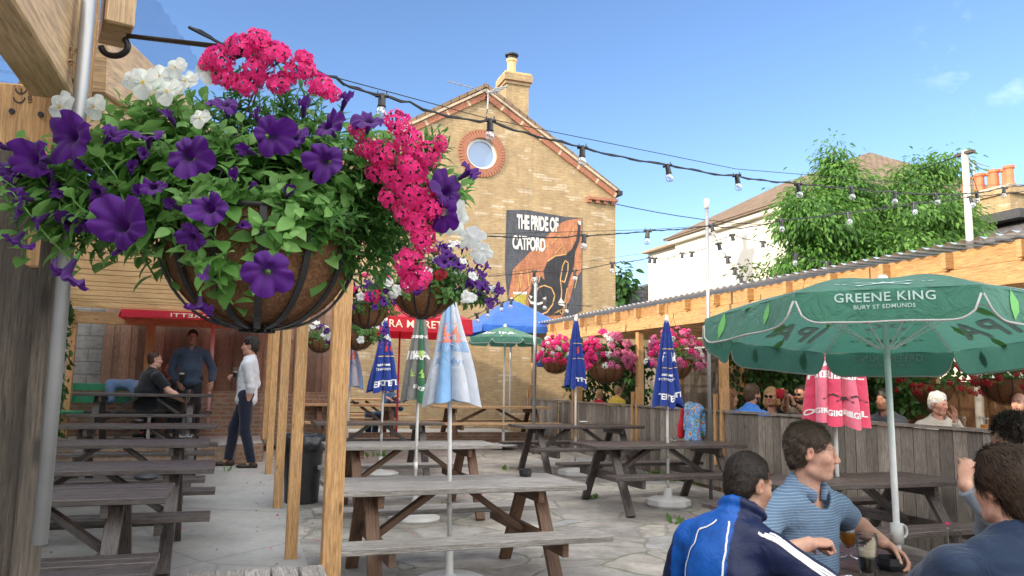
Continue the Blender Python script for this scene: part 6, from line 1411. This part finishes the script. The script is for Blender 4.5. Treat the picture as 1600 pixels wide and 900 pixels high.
treeq('dark conifer like tree just beyond the edge of the brick gable',966,440,38,12,32,14,LTD,31,ls=.4,cs=.7)
treeq('bright green distant tree beside the small grey roof',972,452,46,16,7,10,LT,32,ls=.4,cs=.7)
def ivy(name,label,boxes,n,mat,seed,ls=.09,cat='ivy'):
    rs=np.random.RandomState(seed);P=[];Y=[]
    for (c,s,w_) in boxes:
        k=int(n*w_);P.append(np.array(c)+(rs.rand(k,3)-.5)*np.array(s)+sn((rs.rand(k)*3,rs.rand(k)*3,rs.rand(k)*3),3,seed)[:,None]*.04);Y.append(rs.randn(k,3)*.5+np.array([0,0,-.8]))
    P=np.concatenate(P);Y=np.concatenate(Y);v,f=inst(LEAF_A[0],LEAF_A[1],(basis(Y,rs,.6,rs.randn(len(Y),3)*.5+np.array([-.5,-.6,.4]))*(ls*rs.uniform(.6,1.3,(len(P),1,1))),P));o=facemesh(name,[(v,f,0)],[mat],None,False);return tag(o,label,cat)
ivy('ivy','dark ivy climbing the block wall edge beside the old timber post',[((-2.55,12.2,1.6),(.3,2.2,2.7),1)],2200,LTD,41,.11)
ivy('climbing_shrub','dark green climber below the geranium basket behind the sunlit fence',[(tuple(at(950,600,16.5)-V((0,0,.1))),(1.9,.7,2.0),1)],2200,LTD,42,.10,'shrub')
ivy('hedge','dark hedge behind the sunglasses group under the pergola',[((10.1,12.9,1.7),(.7,2.4,2.3),.7),((10.2,12.1,1.6),(.8,1.2,2.4),.3)],3000,LTD,43,.11,'hedge')
ivy('hedge','dark hedge above the sunlit orange fence',[((12.0,10.2,2.5),(.9,10,1.7),.8),((11.8,11.5,1.6),(.4,1.5,.9),.2)],5200,LTD,44,.12,'hedge')

rs=np.random.RandomState(77);n=420;P=np.stack([rs.uniform(-1.5,6,n),rs.uniform(1.8,12,n),np.zeros(n)],1);P[:,0]=np.where(rs.rand(n)<.4,rs.normal(1.0,.5,n),P[:,0]);P[:,2]=[gz(y)+.012 for y in P[:,1]]
Yv=rs.randn(n,3)*np.array([1,1,.15]);v,f_=inst(LEAF_A[0],LEAF_A[1],(basis(Yv,rs,.3)*(rs.uniform(.012,.035,(n,1,1))),P));mi_=(rs.rand(n)<.4)
k=len(LEAF_A[1]);v=v.reshape(n,-1,3);fa=np.array(LEAF_A[1]);
def sel(m): 
    vv=v[m];return vv.reshape(-1,3),(fa[None]+(np.arange(len(vv))*v.shape[1])[:,None,None]).reshape(-1,4)
A=sel(mi_);B=sel(~mi_);o=facemesh('leaf_litter',[(A[0],A[1],0),(B[0],B[1],1)],[P_PNK,pm('dry_leaf',(.16,.11,.05),.8)],None,False);o['kind']='stuff';o['label']='fallen petals and dry leaves scattered over the paving'
# ---------------- drinks and small things ----------------
BEER=NT('amber_beer');BEER=BEER.out(BEER.bsdf((.72,.32,.04),.15,None,0,.5,Transmission_Weight=.15),.5,(.95,.5,.08))
STOUT=pm('stout',(.012,.006,.004),.15,.1,bump=0);FOAM=pm('foam',(.66,.56,.42),.8,.08,40,.3,200);FOAMW=pm('foam_pale',(.70,.70,.70),.8,.05,60,.3,200)
def glass(label,loc,kind='pint',liquid=None,fill=.6,foam=.0,s=1.,foamm=None,parent=None):
    t=thing('beer_glass',label,'glass',loc);t.scale=(s,)*3
    if kind=='pint': pr=[(.030,.004),(.033,.05),(.0365,.085),(.040,.12),(.0385,.15)]
    elif kind=='goblet': pr=[(.010,.038),(.029,.055),(.037,.085),(.038,.12),(.035,.155),(.032,.185)]
    else: pr=[(.026,.003),(.035,.11)]
    def rad_at(z):
        for (r0,z0),(r1,z1) in zip(pr[:-1],pr[1:]):
            if z<=z1: return r0+(r1-r0)*max(0,(z-z0))/(z1-z0)
        return pr[-1][0]
    z0=pr[0][1];z1=pr[-1][1];zf=z0+(z1-z0)*fill
    mb=MB();outer=[(rad_at(z0+(z1-z0)*i/12),z0+(z1-z0)*i/12) for i in range(13)]
    mb.lathe([(0,z0)]+outer+[(r-.002,z) for r,z in reversed(outer)]+[(0,z0+.006)],28)
    if kind=='goblet': mb.lathe([(.0,.040),(.008,.038),(.0055,.03),(.0055,.016),(.012,.008),(.034,.003),(.034,.0),(0,0)],28)
    else: mb.lathe([(0,0),(pr[0][0],0),(pr[0][0]+.001,.006),(0,.005)],24)
    mb.build('glass_body',GLASS,t,smooth=True)
    if liquid:
        mb=MB();mb.lathe([(0,z0+.007)]+[(rad_at(z0+(zf-z0)*i/8)-.0032,z0+.007+(zf-z0-.007)*i/8) for i in range(9)]+[(0,zf)],28);mb.build('beer',liquid,t,smooth=True)
        if foam:
            mb=MB();mb.lathe([(0,zf+.0005)]+[(rad_at(zf+foam*i/4)-.003,zf+.0005+foam*i/4) for i in range(5)]+[(0,zf+foam)],28);mb.build('froth',foamm or FOAM,t,smooth=True)
    return t
glass('stemmed glass with a little amber beer on the dark table',onZ(1327,872,.742),'goblet',BEER,.42,.016,1.2,FOAMW)
gl=glass('pint glass of dark stout with creamy froth left on its side',onZ(1356,897,.742),'pint',STOUT,.42,.028,1.13)
mb=MB()
for i in range(7):
    a=rad(-150+i*16);
    for j in range(5):
        z0_=.095+j*.009;z1_=z0_+.009;q=.0395 if j>2 else .0375
        if abs(i-3)<4-j*.75: mb.poly([(q*.93*math.cos(a),q*.93*math.sin(a),z0_),(q*.93*math.cos(a+.28),q*.93*math.sin(a+.28),z0_),(q*.95*math.cos(a+.28),q*.95*math.sin(a+.28),z1_),(q*.95*math.cos(a),q*.95*math.sin(a),z1_)])
mb.build('froth_lacing',FOAM,gl,smooth=True)
glass('empty clear plastic cup by the elbow of the navy shirted man',onZ(1492,862,.742),'cup',None,0,0,1.0)
# fallen blossom on a bench
p=onZ(1481,824,.47);t=thing('fallen_blossom','small pink blossom lying on the dark bench behind the parasol pole','flower',(5.25,4.66,.465))
p=onZ(1481,822,.47);t.location=p
put('petal_head',CLU[0],t,(0,0,.015),.022,(0,0,1));mb=MB();mb.tube([(0,0,.01),(.05,-.04,.01),(.1,-.06,.006)],.003,5);mb.build('stalk',LF_L,t)
# litter bin with bag
BN=thing('litter_bin','tall black litter bin with bin bag folded over its rim beside the posts','bin',(.78,9.3,gz(9.3)))
mb=MB();mb.lathe([(0,.0),(.185,.0),(.19,.03),(.225,.66),(.245,.68),(.245,.72),(.21,.72)],28);mb.build('bin_body',BLACKP,BN,smooth=False)
mb=MB();n=56;pr=[]
rings=[(.205,.5),(.222,.73),(.238,.765),(.256,.74),(.262,.64),(.255,.60)]
for i,(r,z) in enumerate(rings):
    pass
b=0
for i,(r,z) in enumerate(rings):
    for j in range(n):
        a=2*PI*j/n;k=math.sin(a*9+i)*.008+math.sin(a*23+i*2)*.005;mb.v.append(((r+k)*math.cos(a),(r+k)*math.sin(a),z+math.sin(a*13+i)*.012*(1 if i>3 else .6)))
for i in range(len(rings)-1):
    for j in range(n): j2=(j+1)%n;mb.f.append((i*n+j,i*n+j2,(i+1)*n+j2,(i+1)*n+j));mb.mi.append(0);mb.uv+=[(0,0)]*4
mb.build('bin_bag',pm('bin_bag_plastic',(.02,.022,.026),.22,.2,20,.5,60),BN,smooth=True)
# children's jacket over the fence, denim jacket on the bench
t=NT('patterned_cloth');co=t.coord('Object');vo=t.n('TexVoronoi',i_Scale=48);t.l(co,vo.inputs['Vector']);s_=t.n('SeparateColor');t.l(vo.outputs['Color'],s_.inputs[0])
col=t.ramp(s_.outputs[0],[(0,(.12,.30,.62)),(.55,(.25,.45,.70)),(.72,(.55,.12,.08)),(.82,(.6,.5,.12)),(.9,(.1,.25,.1))],'CONSTANT');PATT=t.out(t.bsdf(col,.8,t.bump(t.noise(co,20,3),.4,.01),0,.2))
p=onX(1095,640,6.14);JK=thing('child_jacket','light blue patterned child jacket with red lining hanging over the low fence','jacket',(p.x,p.y,0))
sdfmesh('jacket_body',[cap((0,0,1.24),(0,.28,1.26),.06,.07,.04),cap((-.05,.02,1.2),(-.07,.0,.82),.05,.07,.04),cap((-.06,.14,1.22),(-.08,.14,.80),.05,.08,.04),cap((-.05,.26,1.2),(-.06,.27,.95),.05,.045,.04),cap((.06,.05,1.2),(.08,.05,.9),.05,.06,.04)],.012,PATT,JK,disp=lambda Q:.012*sn(Q,24,4))
sdfmesh('red_lining',[cap((-.06,.36,1.2),(-.08,.40,.86),.035,.055,.03)],.012,cRed,JK,disp=lambda Q:.01*sn(Q,24,4))
DJ=thing('denim_jacket','crumpled blue denim jacket draped over the green bench back','jacket',(-1.75,14.0,.55))
sdfmesh('jacket_body',[cap((-.22,.2,.88),(.25,.2,.86),.07,.08,.05),cap((.2,.15,.8),(.28,.1,.5),.09,.1,.05),cap((-.2,.16,.8),(-.15,.12,.62),.07,.06,.05)],.014,cloth('denim',(.12,.2,.34)),DJ,disp=lambda Q:.018*sn(Q,18,6))
# ---------------- people ----------------
def seat(label,px,py,d,az,zg=0,stand=False,**k):
    hd=V(k.get('head_dir',(0,.15,1))).normalized();T=V(k.get('lean',(0,.12,1))).normalized();to=k.get('torso',.48);sc_=k.get('height',1.)
    tgt=at(px,py,d);Rw=Mx.Rotation(-rad(az),3,'Z');pe=V(k.pop('pelvis',(0,0,.93 if stand else .53)))
    if stand: sc_=k['height']=(tgt.z-zg)/((pe+T*to+hd*.175).z)
    hc_=(pe+T*to+hd*.175)
    if not stand: pe.z+=((tgt.z-zg)/sc_-hc_.z);hc_=pe+T*to+hd*.175
    loc=tgt-Rw@(hc_*sc_);loc.z=zg
    H_={}
    for s,h in k.get('hands',{}).items():
        w_=at(*h[:3]) if h[2]>0 else onZ(h[0],h[1],-h[2])
        w_=V(loc)+(w_-V(loc))/sc_;H_[s]=tuple(w_)+tuple(h[3:])
    k['hands']=H_
    return person(label,tuple(loc),az,pelvis=tuple(pe),**k)
LT_=(.60,.36,.27);LT2=(.56,.32,.23)
# tracksuit man
def trackcol(p):
    c=np.tile(np.array((.0,.085,.40)),(len(p),1));x,y,z=p[:,0],p[:,1],p[:,2]
    m=(x>.075-.12*np.clip(z-.95,-.3,.3))|(x<-.23)|(z>zcol);c[m]=(.003,.010,.055);return c
zcol=9.
k1=dict(hair='crop',hairc=(.022,.016,.012),tone=(.40,.235,.165),lean=(.02,.42,1),head_dir=(.05,.62,1),head_az=20,head_pitch=-12,sleeve='long',collar='zip',shirtm=vcol('tracksuit',.5,0,.1,500,.35,0,.7),shirtcol=trackcol,
  hands={'R':(1330,915,2.9,.6),'L':(1110,965,3.1,.6)},res=.0055,trous=(.01,.02,.07),fat=.96,sh=.19,beard=None,fold=.010,elbow_hint={'R':(.9,-.2,-.5),'L':(-.5,-.1,-1.5)})
p1=dict(k1);tgt=at(1170,757,2.75)
zcol=10
r1,d1=seat('man in a blue tracksuit top with white piping seen from behind at the drinks table',1170,757,2.95,66,height=.95,**p1)
def ribbons(root,d,lines,w_,mat,name):
    o=d['shirt'];me=o.data;bvh=BVHTree.FromPolygons([v.co.copy() for v in me.vertices],[tuple(p.vertices) for p in me.polygons])
    mb=MB()
    for ln in lines:
        P=[]
        for i in range(len(ln)-1):
            for k in range(14): P.append(V(ln[i]).lerp(V(ln[i+1]),k/14))
        P.append(V(ln[-1]));Q=[]
        for p_ in P:
            c,n_,_,_=bvh.find_nearest(p_)
            if c is not None: Q.append((c+n_*.0025,n_))
        for (a,na),(b_,nb) in zip(Q[:-1],Q[1:]):
            t_=(b_-a)
            if t_.length<1e-5 or t_.length>.06: continue
            s1=na.cross(t_).normalized()*w_/2;s2=nb.cross(t_).normalized()*w_/2;mb.poly([a-s1,b_-s2,b_+s2,a+s1])
    return mb.build(name,mat,root)
N_,T_,fw_,S_=d1['N'],d1['T'],d1['fwd'],d1['S'];X_=V((1,0,0));PWT=cloth('trim_white',(.72,.73,.76),0)
back=lambda x,t,o=.2:N_-T_*t+X_*x-fw_*o
ribbons(r1,d1,[[back(.045,-.02),back(.07,.12),back(.085,.34),back(.10,.5)]],.008,PWT,'piping');ribbons(r1,d1,[[back(-.05,-.01),back(-.13,.06),back(-.20,.16),back(-.215,.3)]],.008,PWT,'piping')
hR=d1['tl'](at(1330,915,2.9));Sx=S_['R']
el=Sx.lerp(hR,.5)+V((.12,-.03,-.10))
ln=[]
for k in (-1,0,1):
    o_=V((.012,.022,.0))*k;ln.append([Sx+V((-.02,-.06,.10))+o_,Sx+V((.05,-.06,.08))+o_,el+V((.05,-.03,.09))+o_,hR+V((.02,-.03,.12))+o_])
[ribbons(r1,d1,[l_],.011,PWT,'sleeve_stripe') for l_ in ln]
# striped polo man
t=NT('striped_polo');co=t.n('TexCoord');s_=t.n('SeparateXYZ');t.l(co.outputs['Object'],s_.inputs[0]);nz_=t.noise(co.outputs['Object'],6,2)
ad=t.n('Math',operation='MULTIPLY_ADD');t.l(nz_,ad.inputs[0]);ad.inputs[1].default_value=.02;t.l(s_.outputs[2],ad.inputs[2]);wv=t.n('Math',operation='MULTIPLY');t.l(ad.outputs[0],wv.inputs[0]);wv.inputs[1].default_value=2*PI/.0112
sn_=t.n('Math',operation='SINE');t.l(wv.outputs[0],sn_.inputs[0]);col=t.ramp(sn_.outputs[0],[(.2,(.115,.19,.30)),(.55,(.115,.19,.30)),(.85,(.25,.33,.42))])
POLO=t.out(t.bsdf(col,.8,t.bump(t.noise(co.outputs['Object'],12,4,.5,.8),.7,.02),0,.2))
r2,d2=seat('short haired man in a pale blue striped polo shirt resting his arms on the table',1268,706,3.38,170,hair='short',hairc=(.06,.042,.028),tone=(.60,.35,.26),lean=(.02,.20,1),head_dir=(-.02,.22,1),head_az=-40,head_pitch=-3,sleeve='short',collar=True,
  shirtm=POLO,hands={'R':(1264,850,3.12,1.5,(RC*.9+FW*.25)),'L':(1380,848,3.45,.75,(RC*.7-FW*.3-V((0,0,.5))))},res=.005,fat=1.12,sh=.205,fold=.009,elbow_hint={'R':(1,.1,-.6),'L':(-1,-.2,-.5)},neck_open=.05,height=1.02)
# navy t shirt man
r3,d3=seat('man with swept brown hair in a navy t-shirt seen from behind at the drinks table',1573,762,2.5,28,hair='wave',hairc=(.050,.030,.018),tone=(.62,.36,.26),lean=(-.02,.26,1),head_dir=(-.05,.30,1),head_az=-28,head_pitch=-2,sleeve='short',shirt=(.012,.027,.062),
  hands={'L':(1470,935,2.75,.5),'R':(1640,930,2.85,.5)},res=.0055,fat=1.15,sh=.215,fold=.009,elbow_hint={'L':(-1,-.3,-.5),'R':(1,-.2,-.4)})
# grey jumper man
r4,d4=seat('dark haired man in a grey jumper raising his hand to his face',1586,694,3.4,-75,hair='curly',hairc=(.02,.013,.009),tone=(.58,.34,.25),lean=(0,.1,1),head_dir=(0,.15,1),head_az=10,sleeve='long',shirt=(.26,.31,.37),
  hands={'L':(1508,757,3.12,1.4,(RC*.35+UC*.9+FW*.3)),'R':(1600,880,3.5,.4)},elbow_hint={'L':(-.3,1.2,-.55)},res=.006,fat=1.1,sh=.21,fold=.009)
def strands(root,dd,mode,n,ln,wd,seed=1,lf=.5):
    h=next((o for o in root.children if o.name.startswith('hair')),None)
    if not h: return
    me=h.data;me.calc_loop_triangles();rs=np.random.RandomState(seed);P=[];Q=[]
    co=np.array([v.co[:] for v in me.vertices]);fc=np.array([p.center[:] for p in me.polygons]);fn=np.array([p.normal[:] for p in me.polygons])
    ids=rs.randint(0,len(fc),n);p=fc[ids]+rs.randn(n,3)*.002;nn=fn[ids];HC=npv(dd['HC']);Hr=np.array(dd['Hr'])
    if mode=='curly': t=rs.randn(n,3)
    else:
        q=(p-HC)@Hr;t=np.stack([np.sign(q[:,0])*.35+.25*(mode=='wave'),-.75-0*q[:,0],-.55-2.5*np.clip(.05-q[:,2],0,.2)],1);t=t@Hr.T+rs.randn(n,3)*.18
    t-=nn*np.sum(t*nn,1,keepdims=True);t/=np.linalg.norm(t,axis=1,keepdims=True)+1e-9;s=np.cross(nn,t);L=ln*rs.uniform(.5,1.3,(n,1));W=wd*rs.uniform(.6,1.2,(n,1))
    lift=rs.uniform(.05,lf,(n,1)) if mode!='curly' else rs.uniform(.2,.8,(n,1));cv=s*(rs.randn(n,1)*(.5 if mode=='curly' else .18))
    a=p-nn*.001;b=p+t*L*.5+nn*L*lift*.6+cv*L*.4;c_=p+t*L*(1 if mode!='curly' else .6)+nn*L*lift*(.25 if mode!='curly' else .9)+cv*L
    v=np.concatenate([a-s*W,a+s*W,b-s*W*.8,b+s*W*.8,c_]);k=np.arange(n)
    f4=np.stack([k,k+n,k+3*n,k+2*n],1);f3=np.stack([k+2*n,k+3*n,k+4*n,k+4*n],1)
    hm=h.data.materials[0].copy();nt_=hm.node_tree
    facemesh('hair_strands',[(v,np.concatenate([f4,f3]),0)],[h.data.materials[0]],h,True)
strands(r1,d1,'short',8000,.014,.0011,1);strands(r2,d2,'short',9000,.024,.0014,2);strands(r3,d3,'wave',9000,.050,.0014,3,.2);strands(r4,d4,'curly',6000,.028,.0012,4)
# people on the rear terrace
seat('seated man in a black t-shirt and spectacles holding a pint on the terrace',242,562,12.2,62,.55,hair='crop',hairc=(.05,.025,.015),tone=LT_,lean=(0,.10,1),head_az=12,sleeve='short',shirt=(.008,.010,.014),trous=(.035,.04,.045),glasses='clear',
  hands={'R':(290,628,12.0,1.0),'L':(285,630,12.4,.6)},res=.009,fat=1.35,sh=.22,height=1.05,feet={'R':(.15,.45,0),'L':(-.1,.4,0)})
seat('standing man in a dark blue shirt facing the camera under the pergola',301,527,12.9,182,.55,True,hair='short',hairc=(.015,.012,.010),tone=(.30,.17,.11),lean=(0,.02,1),head_dir=(0,.1,1),sleeve='long',collar=True,shirt=(.035,.06,.10),trous=(.012,.014,.018),beard=None,glasses='clear',
  feet={'R':(.14,.0,0),'L':(-.14,.03,0)},res=.009,fat=1.15,sh=.215,hands={'R':(279,598,12.7,.6),'L':(331,598,12.8,.5)})
seat('red faced man mostly hidden behind the seated man in black',266,577,13.3,230,.55,hair='crop',hairc=(.06,.03,.02),tone=(.55,.20,.15),sleeve='long',shirt=(.05,.05,.05),res=.012)
seat('standing man in a white shirt and navy trousers holding a stout',391,541,11.7,-82,gz(11.6),True,hair='curly',hairc=(.02,.015,.012),tone=LT2,lean=(0,-.03,1),head_dir=(0,.05,1),sleeve='rolled',collar=True,shirt=(.68,.70,.74),trous=(.010,.015,.032),
  feet={'R':(.10,.20,0,(0,1,0)),'L':(-.10,-.12,0,(0,1,0))},hands={'R':(371,588,11.6,1.2,(-RC*.9-FW*.2)),'L':(384,648,11.45,.5)},res=.008,fat=1.0,sh=.195,elbow_hint={'L':(-.3,-1,-.3),'R':(.3,-1,-.4)},shoec=(.03,.015,.01))
glass('stout glass held up by the man in the white shirt',at(367,591,11.5),'pint',STOUT,.5,.02,1.1)
glass('nearly empty pint glass in the hand of the seated man in black',at(296,626,11.9),'pint',None,0,0,1.1)
glass('dark pint on the table in front of the standing man',at(283,598,12.6),'pint',STOUT,.75,.02,1.2)
# far table person
seat('person in blue bending at the pale far table behind the F parasol',607,600,15.3,250,.385,hair='long',hairc=(.05,.03,.02),tone=LT2,female=True,sleeve='long',shirt=(.03,.07,.15),trous=(.02,.05,.10),hands={'R':(620,620,14.9,.4),'L':(612,626,14.9,.4)},res=.013)
# people behind the low fence
DK=.33
seat('bearded man in a bright blue shirt turned towards the blonde woman',1176,617,10.4,80,DK,hair='full',hairc=(.07,.04,.022),tone=(.52,.28,.19),beard=(.09,.04,.02),lean=(0,.28,1),head_az=8,sleeve='long',shirt=(.05,.20,.62),collar=True,res=.008,fat=1.2,sh=.22,height=1.12,fold=.012)
seat('blonde woman in black sunglasses and a black top at the fence table',1205,620,11.1,238,DK,hair='bob',hairc=(.42,.27,.12),tone=(.62,.36,.25),female=True,glasses='sun',sleeve='short',shirt=(.01,.01,.012),neck_open=.12,hands={'R':(1197,652,10.6,.4)},res=.008,height=1.1)
seat('man in dark sunglasses drinking from a red cup behind the low fence',1251,617,11.0,250,DK,hair='crop',hairc=(.03,.02,.015),tone=(.52,.28,.19),beard=(.09,.05,.03),glasses='sun',sleeve='short',shirt=(.45,.38,.28),hands={'R':(1229,618,10.7,1.0,(-RC*.6+UC*.7)),'L':(1238,630,10.5,.9,(-RC*.2+UC*.9))},res=.008,height=1.1,watch='L',elbow_hint={'L':(-.8,.3,-1),'R':(.8,.3,-1)})
mb=MB();mb.lathe([(0,0),(.042,0),(.052,.11),(.049,.11),(.04,.005)],16);o=mb.build('cup',cRed,None,smooth=True);o.location=at(1219,623,10.6);o.scale=(1.2,)*3;tag(o,'red patterned cup held up beside the blonde woman','cup')
seat('dark haired man in a grey t-shirt leaning on the table behind the pole',1381,625,9.6,262,DK,hair='full',hairc=(.014,.011,.009),tone=(.42,.22,.15),lean=(0,.30,1),sleeve='short',shirt=(.09,.10,.115),hands={'R':(1345,660,9.3,.4),'L':(1350,662,9.1,.4)},res=.009,height=1.05,fat=1.1)
seat('white haired older woman in a cream jumper gesturing with one hand',1466,631,8.7,202,DK,hair='full',hairc=(.55,.53,.50),tone=(.60,.32,.24),female=True,sleeve='long',shirt=(.58,.54,.46),lean=(0,.08,1),head_az=-28,head_pitch=-8,hands={'L':(1492,657,8.4,.3,(UC*1.0))},res=.008,fat=1.25,height=1.02)
seat('bald person in a pale top cut by the picture edge behind the fence',1592,630,9.2,250,DK,hair='none',tone=(.62,.36,.28),sleeve='long',shirt=(.5,.42,.36),res=.010)
seat('woman with long auburn hair partly hidden by the pergola post',1141,622,11.2,110,DK,hair='long',hairc=(.22,.10,.05),tone=(.6,.34,.25),female=True,sleeve='short',shirt=(.12,.12,.14),res=.010,height=1.05)
seat('child in a red top behind the sunlit low fence',937,617,15.9,60,DK,hair='full',hairc=(.40,.25,.12),tone=(.6,.34,.25),lean=(0,.4,1),sleeve='short',shirt=(.55,.01,.03),res=.011,height=.85,fat=.95)
seat('child in a yellow top behind the sunlit low fence',966,611,15.3,70,DK,hair='crop',hairc=(.30,.19,.10),tone=(.6,.34,.25),lean=(0,.3,1),sleeve='short',shirt=(.60,.42,.06),res=.011,height=.85)
for i,(px,py,d,lb) in enumerate(((1222,658,10.3,'clear glass on the table in front of the blonde woman'),(1245,662,10.3,'small bottle shaped glass before the sunglasses man'),(1502,662,8.2,'clear glass beside the hand of the white haired woman'),(1538,664,8.0,'amber glass on the shelf near the pergola post'))):
    glass(lb,at(px,py,d)-V((0,0,.08)),'pint',None if i<3 else BEER,.5,0,1.1)
print('VERTS',sum(len(o.data.vertices) for o in COL.objects if o.type=='MESH'),'OBJS',len(COL.objects))
